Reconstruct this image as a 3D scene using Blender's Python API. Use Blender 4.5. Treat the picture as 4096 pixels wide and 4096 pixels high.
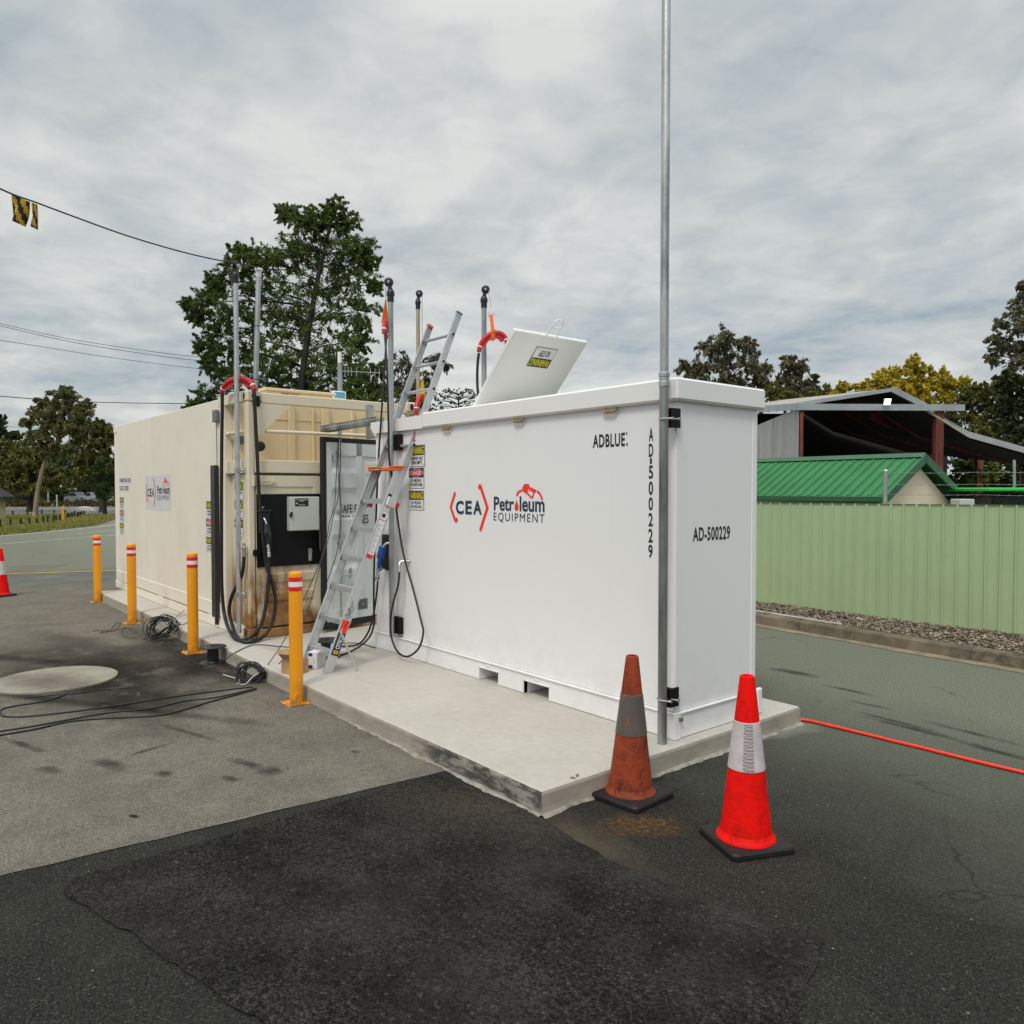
import bpy, math, random
from mathutils import Vector, Matrix, noise as mnoise
R = math.radians
random.seed(7)
for o in list(bpy.data.objects): bpy.data.objects.remove(o)
scene = bpy.context.scene
col = scene.collection

# ------------------------------------------------------------------ camera
CAM = Vector((3.073, -3.843, 1.703)); YAW = R(50.561); PIT = R(-1.6374); F = 3111.8
FWD = Vector((-math.sin(YAW)*math.cos(PIT), math.cos(YAW)*math.cos(PIT), math.sin(PIT)))
RGT = Vector((math.cos(YAW), math.sin(YAW), 0)); UPV = RGT.cross(FWD)
cd = bpy.data.cameras.new('camera'); cam = bpy.data.objects.new('camera', cd); col.objects.link(cam)
cam.matrix_world = Matrix(((RGT.x, UPV.x, -FWD.x, CAM.x), (RGT.y, UPV.y, -FWD.y, CAM.y), (RGT.z, UPV.z, -FWD.z, CAM.z), (0, 0, 0, 1)))
cd.sensor_width = 36; cd.lens = 36*F/4096; cd.clip_start = .05; cd.clip_end = 2000
scene.camera = cam
scene.render.resolution_x = 1024; scene.render.resolution_y = 1024

# ------------------------------------------------------------------ sky, sun, exposure
SUN_EL, SUN_AZ = R(52), math.atan2(-1.0, .62)      # high behind the camera's left shoulder
w = bpy.data.worlds.new('World'); scene.world = w; w.use_nodes = True
nt = w.node_tree; nt.nodes.clear(); N = nt.nodes.new; LK = nt.links.new
def wmath(op, a, b=None, c=None, clamp=False):
    n = N('ShaderNodeMath'); n.operation = op; n.use_clamp = clamp
    for i, x in enumerate((a, b, c)):
        if x is None: continue
        if isinstance(x, (int, float)): n.inputs[i].default_value = x
        else: LK(x, n.inputs[i])
    return n.outputs[0]
out = N('ShaderNodeOutputWorld'); bg = N('ShaderNodeBackground'); bg.inputs[1].default_value = .1
LK(bg.outputs[0], out.inputs[0])
sky = N('ShaderNodeTexSky'); sky.sky_type = 'NISHITA'; sky.sun_disc = False
sky.sun_elevation = SUN_EL; sky.sun_rotation = math.pi/2 - SUN_AZ; sky.air_density = 1.2; sky.dust_density = 1.5
tc = N('ShaderNodeTexCoord'); sp = N('ShaderNodeSeparateXYZ'); LK(tc.outputs['Generated'], sp.inputs[0])
zc = wmath('ADD', wmath('MAXIMUM', sp.outputs[2], 0.0), .16)
cmb = N('ShaderNodeCombineXYZ'); LK(wmath('DIVIDE', sp.outputs[0], zc), cmb.inputs[0]); LK(wmath('DIVIDE', sp.outputs[1], zc), cmb.inputs[1])
cmb.inputs[2].default_value = 3.7
n1 = N('ShaderNodeTexNoise'); n1.inputs['Scale'].default_value = 1.5; n1.inputs['Detail'].default_value = 6; n1.inputs['Roughness'].default_value = .52; n1.inputs['Distortion'].default_value = .35
n2 = N('ShaderNodeTexNoise'); n2.inputs['Scale'].default_value = .38; n2.inputs['Detail'].default_value = 3; n2.inputs['Roughness'].default_value = .5
n3 = N('ShaderNodeTexNoise'); n3.inputs['Scale'].default_value = 5.6; n3.inputs['Detail'].default_value = 7; n3.inputs['Roughness'].default_value = .55; n3.inputs['Distortion'].default_value = .5
for n in (n1, n2, n3): LK(cmb.outputs[0], n.inputs['Vector'])
cl = wmath('ADD', wmath('ADD', wmath('MULTIPLY', n1.outputs[0], .70), wmath('MULTIPLY', n2.outputs[0], .26)), wmath('MULTIPLY', n3.outputs[0], .31))
# side of the sky away from the sun is the bluer one
side = wmath('ADD', wmath('MULTIPLY', sp.outputs[0], .10), wmath('MULTIPLY', sp.outputs[1], -.05))
low = wmath('MULTIPLY', wmath('SUBTRACT', .48, sp.outputs[2], clamp=True), .20)
cl = wmath('SUBTRACT', wmath('SUBTRACT', cl, side), wmath('ADD', low, .092))
ramp = N('ShaderNodeValToRGB'); LK(cl, ramp.inputs[0])
e = ramp.color_ramp.elements
e[0].position = .355; e[0].color = (.25, .33, .41, 1)
e[1].position = .70; e[1].color = (.80, .81, .785, 1)
m = ramp.color_ramp.elements.new(.43); m.color = (.385, .46, .52, 1)
m = ramp.color_ramp.elements.new(.50); m.color = (.505, .56, .59, 1)
m = ramp.color_ramp.elements.new(.58); m.color = (.62, .65, .65, 1)
# overcast sky grows brighter overhead and round the hidden sun
zen = wmath('ADD', .94, wmath('MULTIPLY', wmath('SUBTRACT', sp.outputs[2], .50, clamp=True), 2.0))
vd = N('ShaderNodeVectorMath'); vd.operation = 'DOT_PRODUCT'; LK(tc.outputs['Generated'], vd.inputs[0])
vd.inputs[1].default_value = (math.cos(SUN_AZ)*math.cos(SUN_EL), math.sin(SUN_AZ)*math.cos(SUN_EL), math.sin(SUN_EL))
glow = wmath('MULTIPLY', wmath('POWER', wmath('MAXIMUM', vd.outputs['Value'], 0.0), 2.5), 1.0)
vs = N('ShaderNodeVectorMath'); vs.operation = 'SCALE'; LK(ramp.outputs[0], vs.inputs[0]); LK(wmath('MULTIPLY', zen, 10.0), vs.inputs['Scale'])
gv = N('ShaderNodeVectorMath'); gv.operation = 'SCALE'; gv.inputs[0].default_value = (7.4, 6.75, 5.9); LK(glow, gv.inputs['Scale'])
va = N('ShaderNodeVectorMath'); va.operation = 'ADD'; LK(vs.outputs[0], va.inputs[0]); LK(gv.outputs[0], va.inputs[1])
mx = N('ShaderNodeMix'); mx.data_type = 'RGBA'; mx.inputs[0].default_value = .93
LK(sky.outputs[0], mx.inputs[6]); LK(va.outputs[0], mx.inputs[7]); LK(mx.outputs[2], bg.inputs[0])
sl = bpy.data.lights.new('sun', 'SUN'); sl.energy = 1.5; sl.angle = R(14); sl.color = (1, .94, .86)
so = bpy.data.objects.new('sun', sl); col.objects.link(so)
so.rotation_euler = Vector((math.cos(SUN_AZ)*math.cos(SUN_EL), math.sin(SUN_AZ)*math.cos(SUN_EL), math.sin(SUN_EL))).to_track_quat('Z', 'Y').to_euler()
so.location = (0, -20, 30)
vs_ = scene.view_settings; vs_.view_transform = 'Standard'; vs_.look = 'None'; vs_.exposure = 0.0; vs_.gamma = 1

# ------------------------------------------------------------------ picture point -> place
def ray(u, v): return FWD + RGT*((u-2048)/F) + UPV*((2048-v)/F)
def onX(u, v, x): d = ray(u, v); return CAM + d*((x-CAM.x)/d.x)
def onY(u, v, y): d = ray(u, v); return CAM + d*((y-CAM.y)/d.y)
def onZ(u, v, z): d = ray(u, v); return CAM + d*((z-CAM.z)/d.z)
def atD(u, v, d): return CAM + ray(u, v)*d

# ------------------------------------------------------------------ materials
MATS = {}
class NT:
    def __init__(s, name):
        s.m = bpy.data.materials.new(name); s.m.use_nodes = True; s.t = s.m.node_tree
        s.b = s.t.nodes['Principled BSDF']; s.tc = s.t.nodes.new('ShaderNodeTexCoord'); s.P = s.tc.outputs['Object']
    def n(s, t): return s.t.nodes.new(t)
    def l(s, a, b): s.t.links.new(a, b)
    def math(s, op, a, b=None, c=None, clamp=False):
        n = s.n('ShaderNodeMath'); n.operation = op; n.use_clamp = clamp
        for i, x in enumerate((a, b, c)):
            if x is None: continue
            if isinstance(x, (int, float)): n.inputs[i].default_value = x
            else: s.l(x, n.inputs[i])
        return n.outputs[0]
    def noise(s, scale, detail=4, rough=.55, dist=0, vec=None, stretch=None, off=None):
        n = s.n('ShaderNodeTexNoise'); n.inputs['Scale'].default_value = scale; n.inputs['Detail'].default_value = detail
        n.inputs['Roughness'].default_value = rough; n.inputs['Distortion'].default_value = dist
        v = vec or s.P
        if stretch or off:
            mp = s.n('ShaderNodeMapping'); mp.inputs['Scale'].default_value = stretch or (1, 1, 1); mp.inputs['Location'].default_value = off or (0, 0, 0); s.l(v, mp.inputs[0]); v = mp.outputs[0]
        s.l(v, n.inputs['Vector']); return n.outputs[0]
    def voro(s, scale, feat='F1', out='Distance', vec=None, rnd=1):
        n = s.n('ShaderNodeTexVoronoi'); n.feature = feat; n.inputs['Scale'].default_value = scale; n.inputs['Randomness'].default_value = rnd; s.l(vec or s.P, n.inputs['Vector']); return n.outputs[out]
    def ramp(s, fac, *st):
        n = s.n('ShaderNodeValToRGB'); s.l(fac, n.inputs[0]); el = n.color_ramp.elements
        for i, (p, c) in enumerate(st):
            x = el[i] if i < 2 else el.new(p); x.position = p
            x.color = (c, c, c, 1) if isinstance(c, (int, float)) else (*c, 1)
        return n.outputs[0]
    def mix(s, fac, a, b, mode='MIX'):
        n = s.n('ShaderNodeMix'); n.data_type = 'RGBA'; n.blend_type = mode; n.clamp_factor = True
        for i, x in ((0, fac), (6, a), (7, b)):
            if isinstance(x, (int, float)): n.inputs[i].default_value = x
            elif isinstance(x, tuple): n.inputs[i].default_value = (*x, 1)
            else: s.l(x, n.inputs[i])
        return n.outputs[2]
    def xyz(s):
        n = s.n('ShaderNodeSeparateXYZ'); s.l(s.P, n.inputs[0]); return n.outputs
    def spot(s, x, y, rx, ry, ang=0, soft=.35, wob=.35, ws=3.0):
        """soft-edged blot on the ground plane, 0..1"""
        o = s.xyz(); c, si = math.cos(ang), math.sin(ang)
        dx = s.math('SUBTRACT', o[0], x); dy = s.math('SUBTRACT', o[1], y)
        a = s.math('DIVIDE', s.math('ADD', s.math('MULTIPLY', dx, c), s.math('MULTIPLY', dy, si)), rx)
        b = s.math('DIVIDE', s.math('SUBTRACT', s.math('MULTIPLY', dy, c), s.math('MULTIPLY', dx, si)), ry)
        d = s.math('SQRT', s.math('ADD', s.math('MULTIPLY', a, a), s.math('MULTIPLY', b, b)))
        d = s.math('ADD', d, s.math('MULTIPLY', s.math('SUBTRACT', s.noise(ws, 5, .6), .5), wob*2))
        return s.math('DIVIDE', s.math('SUBTRACT', 1.0, d), soft, clamp=True)
    def bump(s, h, strength=.3, dist=.01):
        n = s.n('ShaderNodeBump'); n.inputs['Strength'].default_value = strength; n.inputs['Distance'].default_value = dist; s.l(h, n.inputs['Height']); s.l(n.outputs[0], s.b.inputs['Normal'])
    def done(s, base=None, rough=None, metal=None, spec=None):
        for k, x in (('Base Color', base), ('Roughness', rough), ('Metallic', metal), ('Specular IOR Level', spec)):
            if x is None: continue
            if isinstance(x, (int, float)): s.b.inputs[k].default_value = x
            elif isinstance(x, tuple): s.b.inputs[k].default_value = (*x, 1)
            else: s.l(x, s.b.inputs[k])
        return s.m
def pbr(name, c, rough=.5, metal=0, var=.12, scale=3, bump=0, bscale=60, spec=.5, streak=None):
    if name in MATS: return MATS[name]
    t = NT(name)
    n = t.noise(scale, 5, .6, stretch=streak)
    d = tuple(x*(1-var*1.6) for x in c); l = tuple(min(1, x*(1+var*.9)) for x in c)
    base = t.ramp(n, (.3, d), (.68, l))
    rg = t.ramp(t.noise(scale*4, 4, .6), (.3, max(.05, rough-.08)), (.7, min(1, rough+.1)))
    if bump: t.bump(t.noise(bscale, 4, .6), bump, .004)
    MATS[name] = t.done(base, rg, metal, spec); return MATS[name]

white = pbr('white enamel', (.82, .815, .80), .36, var=.008, scale=1.3, bump=.02, bscale=1.2)
whitelid = pbr('white enamel lid', (.83, .825, .80), .40, var=.012, scale=2, bump=.02, bscale=2)
def m_white(name, c):
    t = NT(name); base = t.ramp(t.noise(1.1, 4), (.3, tuple(x*.985 for x in c)), (.7, c)); o = t.xyz()
    # travel dust round the foot, a few scuffs and specks
    ft = t.math('MULTIPLY', t.math('DIVIDE', t.math('SUBTRACT', .62, o[2]), .5, clamp=True), t.ramp(t.noise(5, 6, .7), (.44, 0.0), (.74, .34)))
    base = t.mix(ft, base, (.52, .48, .41))
    base = t.mix(t.ramp(t.noise(60, 2, .6), (.765, 0.0), (.79, .45)), base, (.30, .26, .21))
    run = t.ramp(t.noise(7, 4, .6, stretch=(1, 1, .05)), (.62, 0.0), (.80, .10)); base = t.mix(run, base, (.55, .55, .52))
    t.bump(t.noise(.9, 2), .05, .02)
    return t.done(base, t.ramp(t.noise(3, 4), (.3, .30), (.7, .40)))
white = m_white('white tank enamel', (.82, .82, .815)); whitelid = m_white('white lid enamel', (.83, .825, .80))
whitep = pbr('white plastic', (.75, .75, .74), .5, var=.03)
black = pbr('black rubber', (.012, .012, .013), .5, var=.2)
blackpl = pbr('black plastic', (.013, .014, .016), .38, var=.2)
blackpaint = pbr('black painted steel', (.006, .0065, .0075), .5, var=.25, spec=.25)
galv = pbr('galvanised steel', (.50, .52, .51), .36, .85, var=.30, scale=9, streak=(1, 1, .25), bump=.1, bscale=40)
galvdark = pbr('weathered galvanised steel', (.33, .34, .32), .42, .75, var=.42, scale=6, streak=(1, 1, .15), bump=.15, bscale=30)
alu = pbr('aluminium', (.62, .64, .64), .36, .8, var=.10, scale=6, streak=(1, 1, .2))
alud = pbr('brushed aluminium', (.55, .57, .58), .4, .7, var=.14, scale=7)
chrome = pbr('zinc fitting', (.6, .6, .58), .25, .9, var=.15, scale=30)
tanpole = pbr('tan painted pole', (.42, .36, .25), .5, .2, var=.2, scale=4, streak=(1, 1, .2))
saddle = pbr('red saddle plastic', (.50, .010, .014), .38, var=.15)
orange = pbr('orange webbing', (.75, .13, .012), .8, var=.15, scale=20)
yellowweb = pbr('yellow webbing', (.55, .38, .02), .8, var=.25, scale=25)
bollardy = pbr('bollard yellow paint', (.86, .335, .003), .42, var=.08, scale=2.5, bump=.04, bscale=20)
def m_boll():
    t = NT('bollard paint'); base = t.ramp(t.noise(2.5, 4), (.3, (.80, .30, .003)), (.7, (.88, .35, .004))); o = t.xyz()
    foot = t.math('MULTIPLY', t.math('DIVIDE', t.math('SUBTRACT', .22, o[2]), .22, clamp=True), t.ramp(t.noise(16, 5, .65), (.42, 0.0), (.62, .85)))
    base = t.mix(foot, base, (.13, .075, .03))
    base = t.mix(t.ramp(t.noise(26, 5, .7, stretch=(1, 1, .5)), (.70, 0.0), (.735, .8)), base, (.20, .11, .04))
    return t.done(base, t.ramp(t.noise(12, 4), (.3, .36), (.7, .55)))
bollardy = m_boll()
redband = pbr('red reflective band', (.72, .012, .02), .35, var=.06)
whiteband = pbr('white reflective band', (.78, .77, .74), .35, var=.04)
ladorange = pbr('orange ladder plastic', (.78, .13, .025), .4, var=.08)
blue = pbr('blue nozzle plastic', (.012, .10, .46), .4, var=.15, scale=12)
cab = pbr('pale grey cabinet paint', (.50, .53, .49), .42, var=.04)
card = pbr('cardboard', (.42, .28, .14), .85, var=.15, scale=8)
conduit = pbr('grey conduit', (.45, .46, .44), .6, var=.12)
navy = pbr('navy ink', (.020, .034, .070), .5, var=.05)
ink = pbr('black ink', (.010, .010, .012), .5, var=.05)
redink = pbr('red orange ink', (.92, .035, .004), .5, var=.04)
stick = pbr('white sticker', (.76, .76, .76), .45, var=.03)
stickg = pbr('grey logo sheet', (.64, .645, .66), .45, var=.03)
stickoff = pbr('pale sticker', (.70, .71, .74), .45, var=.03)
yel = pbr('sign yellow ink', (.78, .72, .02), .5, var=.05)
sred = pbr('sign red ink', (.70, .012, .03), .5, var=.05)
greyplate = pbr('grey data plate', (.16, .17, .165), .45, .3, var=.1)
goldring = pbr('gold zinc ring', (.40, .27, .08), .45, .5, var=.25, scale=30)
tractg = pbr('bright green fibreglass', (.03, .55, .07), .35, var=.08)
amber = pbr('amber lens', (.65, .16, .01), .25, var=.1)
darkglass = pbr('dark glass', (.01, .012, .012), .12, var=.1)
rope = pbr('orange red hose', (.92, .045, .012), .45, var=.08, scale=10)
redsteel = pbr('red oxide steel', (.20, .045, .03), .6, .1, var=.4, scale=5, streak=(1, 1, .2))
hutcream = pbr('cream cladding', (.86, .74, .54), .6, var=.05, scale=2)
gaskred = pbr('gasket', (.010, .010, .011), .55, var=.2)
timber = pbr('dark timber', (.025, .022, .02), .85, var=.4, scale=6)
bark = pbr('bark', (.10, .075, .052), .9, var=.45, scale=4, bump=.5, bscale=18, streak=(1, 1, .3))
barkpale = pbr('pale gum bark', (.26, .20, .145), .85, var=.4, scale=2.5, bump=.4, bscale=10, streak=(1, 1, .35))
barkdark = pbr('dark bark', (.035, .03, .025), .9, var=.4, scale=4)
wire = pbr('black wire', (.012, .012, .013), .5, var=.1)
wireg = pbr('fence wire', (.35, .36, .36), .45, .7, var=.2)
roadwhite = pbr('road paint white', (.50, .51, .49), .75, var=.25, scale=3)
roadyel = pbr('road paint yellow', (.50, .30, .05), .75, var=.25, scale=3)
greyroof = pbr('grey metal roof', (.40, .385, .34), .5, .2, var=.12, scale=1.5)
fasciam = pbr('silver fascia', (.36, .39, .40), .4, .3, var=.12, scale=1.5)
shedwall = pbr('corrugated shed wall', (.40, .40, .39), .5, .2, var=.2, scale=1.2, streak=(1, 1, .3))
carwhite = pbr('white car paint', (.26, .27, .27), .3, var=.04)
carsilver = pbr('silver car paint', (.17, .18, .185), .4, .2, var=.05)

def m_beige(name, c, rust):
    t = NT(name); o = t.xyz()
    n = t.noise(1.6, 5, .6); base = t.ramp(n, (.3, tuple(x*.93 for x in c)), (.7, tuple(min(1, x*1.03) for x in c)))
    # washed-down rust and diesel run marks: patches with ragged vertical edges
    st = t.noise(7, 5, .62, stretch=(1, 1.0, .22))
    hz = t.math('DIVIDE', t.math('SUBTRACT', .95, o[2]), .55, clamp=True)
    edge = t.math('DIVIDE', t.math('SUBTRACT', -.28, o[1]), .26, clamp=True)
    foot = t.math('DIVIDE', t.math('SUBTRACT', .30, o[2]), .16, clamp=True)
    f = t.math('ADD', t.math('MULTIPLY', hz, edge), t.math('MULTIPLY', foot, .8))
    f = t.math('MULTIPLY', f, t.ramp(st, (.34, .15), (.58, 1.0)))
    k = t.math('MULTIPLY', f, rust, clamp=True)
    base = t.mix(k, base, t.ramp(t.noise(5, 5, .6), (.3, (.12, .05, .016)), (.7, (.46, .235, .075))))
    # faint drips and chips
    dr = t.ramp(t.noise(10, 3, .5, stretch=(1, 1, .06)), (.66, 0.0), (.74, .22))
    base = t.mix(dr, base, tuple(x*.72 for x in c))
    rg = t.ramp(t.noise(9, 4), (.3, .42), (.7, .56))
    t.bump(t.noise(3, 3), .06, .01)
    return t.done(base, rg)
beige = m_beige('beige paint side', (.80, .745, .625), 0.0)
beigee = m_beige('beige paint end', (.74, .655, .49), 1.6)
beiget = m_beige('beige paint inner tank', (.74, .61, .385), 0.0)

def m_cone(name, c, dirt, dcol):
    t = NT(name); base = t.ramp(t.noise(6, 4), (.3, tuple(x*.9 for x in c)), (.7, c))
    d = t.ramp(t.noise(9, 6, .70, dist=.9), (.47, 0.0), (.66, dirt))
    o = t.xyz(); lowz = t.math('ADD', .45, t.math('MULTIPLY', t.noise(2.2, 3), .9))
    base = t.mix(t.math('MULTIPLY', d, lowz), base, dcol)
    return t.done(base, .62, 0, .15)
conered = m_cone('bright red cone', (.95, .006, .003), .75, (.30, .008, .006))
coneold = m_cone('faded orange cone', (.32, .058, .024), 1.0, (.060, .022, .014))
coneold2 = m_cone('old dull cone', (.36, .07, .04), .6, (.12, .05, .03))
def m_collar(name, c, d):
    t = NT(name); base = t.ramp(t.noise(14, 5, .6), (.35, tuple(x*.8 for x in c)), (.65, c))
    base = t.mix(t.ramp(t.noise(11, 6, .7, stretch=(1.6, 1.6, .7), off=(3, 1, 0)), (.60, 0.0), (.635, d)), base, (.40, .06, .035))
    return t.done(base, .4)
collarw = m_collar('white reflective collar', (.64, .57, .585), .12)
collarold = m_collar('grey worn collar', (.115, .10, .09), .95)
collarcream = m_collar('cream faded collar', (.55, .47, .30), .3)
conebase = pbr('black cone base rubber', (.010, .009, .009), .6, var=.3, scale=8, bump=.15, bscale=30)

# ---- ground materials
def px0(u, v): p = onZ(u, v, 0); return p.x, p.y
def m_asphalt():
    t = NT('old asphalt')
    big = t.noise(.35, 4, .55); mid = t.noise(2.2, 5, .6); fine = t.noise(95, 3, .7); st = t.noise(30, 4, .65)
    base = t.ramp(big, (.30, (.013, .0125, .011)), (.68, (.026, .0258, .0225)))
    base = t.mix(.55, base, t.ramp(mid, (.28, (.012, .0118, .0105)), (.72, (.040, .040, .0345))))
    base = t.mix(.62, base, t.ramp(fine, (.36, (.005, .005, .0046)), (.70, (.062, .060, .051))))
    base = t.mix(t.ramp(st, (.62, 0.0), (.72, .35)), base, (.018, .018, .018))
    dust = t.ramp(t.noise(1.3, 6, .66, off=(7, 3, 0)), (.46, 0.0), (.68, .34))
    base = t.mix(dust, base, t.ramp(t.noise(70, 3, .7), (.35, (.018, .0185, .0155)), (.65, (.105, .105, .088))))
    sg = t.voro(190, 'F1', 'Color'); base = t.mix(t.ramp(sg, (.80, 0.0), (.86, .5)), base, (.12, .12, .108))
    base = t.mix(t.ramp(t.voro(110, 'F1', 'Color'), (.16, .55), (.22, 0.0)), base, (.007, .007, .007))
    # farther yard: greener seal, with grazing-angle and vignette brightening painted into the colour
    o = t.xyz()
    far = t.math('DIVIDE', t.math('SUBTRACT', t.math('ADD', o[1], t.math('MULTIPLY', t.noise(.8, 4), 1.2)), .2), 3.0, clamp=True)
    base = t.mix(t.math('MULTIPLY', far, .85), base, t.ramp(t.noise(60, 4, .7), (.34, (.105, .116, .088)), (.66, (.235, .250, .196))))
    lf = t.math('DIVIDE', t.math('SUBTRACT', t.math('MULTIPLY', t.math('ADD', o[0], 12.0), -1.0), 0), 4.0, clamp=True)
    base = t.mix(t.math('MULTIPLY', lf, .8), base, t.ramp(t.noise(20, 5, .7), (.3, (.165, .175, .132)), (.7, (.250, .258, .198))))
    # pale chips trodden into the seal
    ch = t.voro(26, 'F1', 'Distance'); cm = t.ramp(t.noise(1.6, 3), (.40, 0.0), (.55, 1.0))
    chips = t.math('MULTIPLY', t.ramp(ch, (.08, 1.0), (.13, 0.0)), t.ramp(t.voro(26, 'F1', 'Color'), (.74, 0.0), (.78, 1.0)))
    base = t.mix(t.math('MULTIPLY', t.math('MULTIPLY', chips, cm), .85), base, (.30, .30, .265))
    # hairline cracks
    wv = t.n('ShaderNodeVectorMath'); wv.operation = 'ADD'; nz = t.n('ShaderNodeTexNoise'); nz.inputs['Scale'].default_value = 3; nz.inputs['Detail'].default_value = 5
    t.l(t.P, nz.inputs['Vector']); sc = t.n('ShaderNodeVectorMath'); sc.operation = 'SCALE'; sc.inputs['Scale'].default_value = .5; t.l(nz.outputs['Color'], sc.inputs[0]); t.l(t.P, wv.inputs[0]); t.l(sc.outputs[0], wv.inputs[1])
    cr = t.ramp(t.voro(.85, 'DISTANCE_TO_EDGE', 'Distance', vec=wv.outputs[0]), (.003, 1.0), (.010, 0.0))
    cr = t.math('MULTIPLY', cr, t.ramp(t.noise(.9, 3), (.54, 0.0), (.64, .6)))
    base = t.mix(cr, base, (.010, .010, .010))
    # dark streaks on the drive behind the tank
    for (u, v, rx, ry, a) in ((3390, 2760, .45, .06, -.05), (3650, 2915, .7, .07, -.08), (3180, 2690, .35, .14, 0), (3560, 2880, .5, .05, -.1), (3880, 2930, .6, .06, -.1), (3480, 2820, .3, .05, 0), (4000, 3010, .5, .07, -.1)):
        x, y = px0(u, v); base = t.mix(t.math('MULTIPLY', t.spot(x, y, rx*.75, ry*.8, a, .9, .75, 6), .8), base, (.022, .022, .022))
    # dry soil by the old cone and cement slurry by the slab corner
    x, y = px0(2560, 3300); dm = t.math('MULTIPLY', t.spot(x, y, .25, .16, .9, .6, .6, 9), t.ramp(t.noise(24, 5, .7), (.38, 0.0), (.56, 1.0)))
    base = t.mix(dm, base, t.ramp(t.noise(40, 4), (.3, (.03, .016, .007)), (.7, (.17, .092, .036))))
    x, y = px0(2330, 3360); base = t.mix(t.math('MULTIPLY', t.spot(x, y, .55, .22, -.1, .9, .5, 5), .4), base, (.13, .10, .068))
    x, y = px0(3180, 2920); base = t.mix(t.math('MULTIPLY', t.spot(x-.1, y-.1, .42, .20, 1.3, .7, .5, 5), .6), base, (.32, .31, .275))
    rg = t.ramp(mid, (.3, .72), (.7, .92))
    t.bump(t.math('ADD', t.math('MULTIPLY', fine, 1.0), t.math('MULTIPLY', st, .6)), .55, .006)
    return t.done(base, rg, 0, .06)
def m_patch():
    t = NT('coarse asphalt patch')
    v = t.voro(84, 'F1', 'Distance'); vc = t.voro(84, 'F1', 'Color'); n = t.noise(3, 5, .6); f = t.noise(160, 3, .7)
    base = t.ramp(n, (.3, (.020, .019, .017)), (.7, (.060, .057, .050)))
    worn = t.ramp(t.noise(1.1, 4, .6, off=(2, 8, 0)), (.36, 1.0), (.66, .25))
    base = t.mix(t.math('MULTIPLY', worn, t.ramp(v, (.38, 0.0), (.60, .85))), base, (.008, .008, .0085))
    hole = t.math('MULTIPLY', worn, t.ramp(t.noise(56, 5, .65, dist=.6), (.40, 1.0), (.47, 0.0)))
    base = t.mix(t.math('MULTIPLY', hole, .8), base, (.006, .006, .0065))
    base = t.mix(t.ramp(vc, (.82, 0.0), (.88, .45)), base, (.10, .096, .088))
    base = t.mix(t.math('MULTIPLY', t.ramp(t.voro(85, 'F1', 'Distance'), (.05, .6), (.12, 0.0)), t.ramp(t.noise(2.3, 4), (.42, 0.0), (.6, .8))), base, (.20, .19, .17))
    base = t.mix(t.ramp(f, (.66, 0.0), (.74, .35)), base, (.17, .165, .15))
    x, y = px0(1950, 3230)
    base = t.mix(t.math('MULTIPLY', t.spot(x, y, .8, .4, .6, 1.0, .5, 3), .5), base, (.115, .095, .072))
    h = t.math('SUBTRACT', t.math('MULTIPLY', v, -1.0), t.math('MULTIPLY', hole, .9))
    t.bump(h, .9, .012)
    return t.done(base, .9, 0, .10)
def m_apron():
    t = NT('worn concrete apron')
    big = t.noise(.6, 5, .6); fine = t.noise(110, 3, .7); mid = t.noise(5, 5, .65)
    base = t.ramp(big, (.3, (.100, .091, .073)), (.7, (.185, .171, .140)))
    base = t.mix(.45, base, t.ramp(mid, (.3, (.082, .075, .060)), (.7, (.225, .208, .172))))
    base = t.mix(.5, base, t.ramp(fine, (.36, (.028, .026, .022)), (.66, (.345, .32, .265))))
    D = (.011, .0092, .007)
    for (u, v, rx, ry, a, k) in ((330, 2690, 2.3, .85, .1, .8), (760, 2640, 1.4, .55, -.05, .9), (480, 2740, 1.6, .5, .0, .75), (980, 2690, .9, .35, 0, .75), (200, 2650, 1.5, .14, 0.55, .8), (380, 2820, 1.8, .10, .55, .85), (620, 2560, 1.2, .28, 0, .6), (260, 2560, 1.6, .25, .2, .3)):
        x, y = px0(u, v); base = t.mix(t.math('MULTIPLY', t.spot(x, y, rx*1.1, ry*1.15, a, .7, .45, 1.8), k), base, D)
    for (u, v, rx, ry) in ((200, 3085, .10, .06), (450, 3060, .18, .07), (660, 3100, .10, .05), (925, 3118, .09, .04), (985, 3058, .17, .05), (1095, 3085, .11, .10), (600, 3000, .025, .22), (760, 2935, .35, .035), (1420, 3010, .05, .03), (90, 2980, .3, .04)):
        x, y = px0(u, v); base = t.mix(t.math('MULTIPLY', t.spot(x, y, rx*1.1, ry*1.1, .3, .8, .95, 7), .8), base, (.024, .022, .020))
    x, y = px0(535, 3268); base = t.mix(t.spot(x, y, .035, .018, .3, .2, .2, 20), base, (.008, .008, .008))
    base = t.mix(t.ramp(t.noise(1.7, 6, .7, off=(9, 2, 0)), (.45, 0.0), (.7, .55)), base, t.ramp(t.noise(45, 4, .7), (.3, (.045, .040, .032)), (.7, (.13, .118, .096))))
    base = t.mix(t.ramp(t.noise(2.4, 6, .7, off=(1, 9, 0)), (.56, 0.0), (.74, .5)), base, (.26, .24, .20))
    sc = t.ramp(t.noise(9, 4, .6, stretch=(.12, 1, 1), off=(2, 5, 0)), (.68, 0.0), (.73, .4))
    base = t.mix(sc, base, (.33, .315, .28))
    t.bump(fine, .45, .005)
    return t.done(base, .9, 0, .08)
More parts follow.
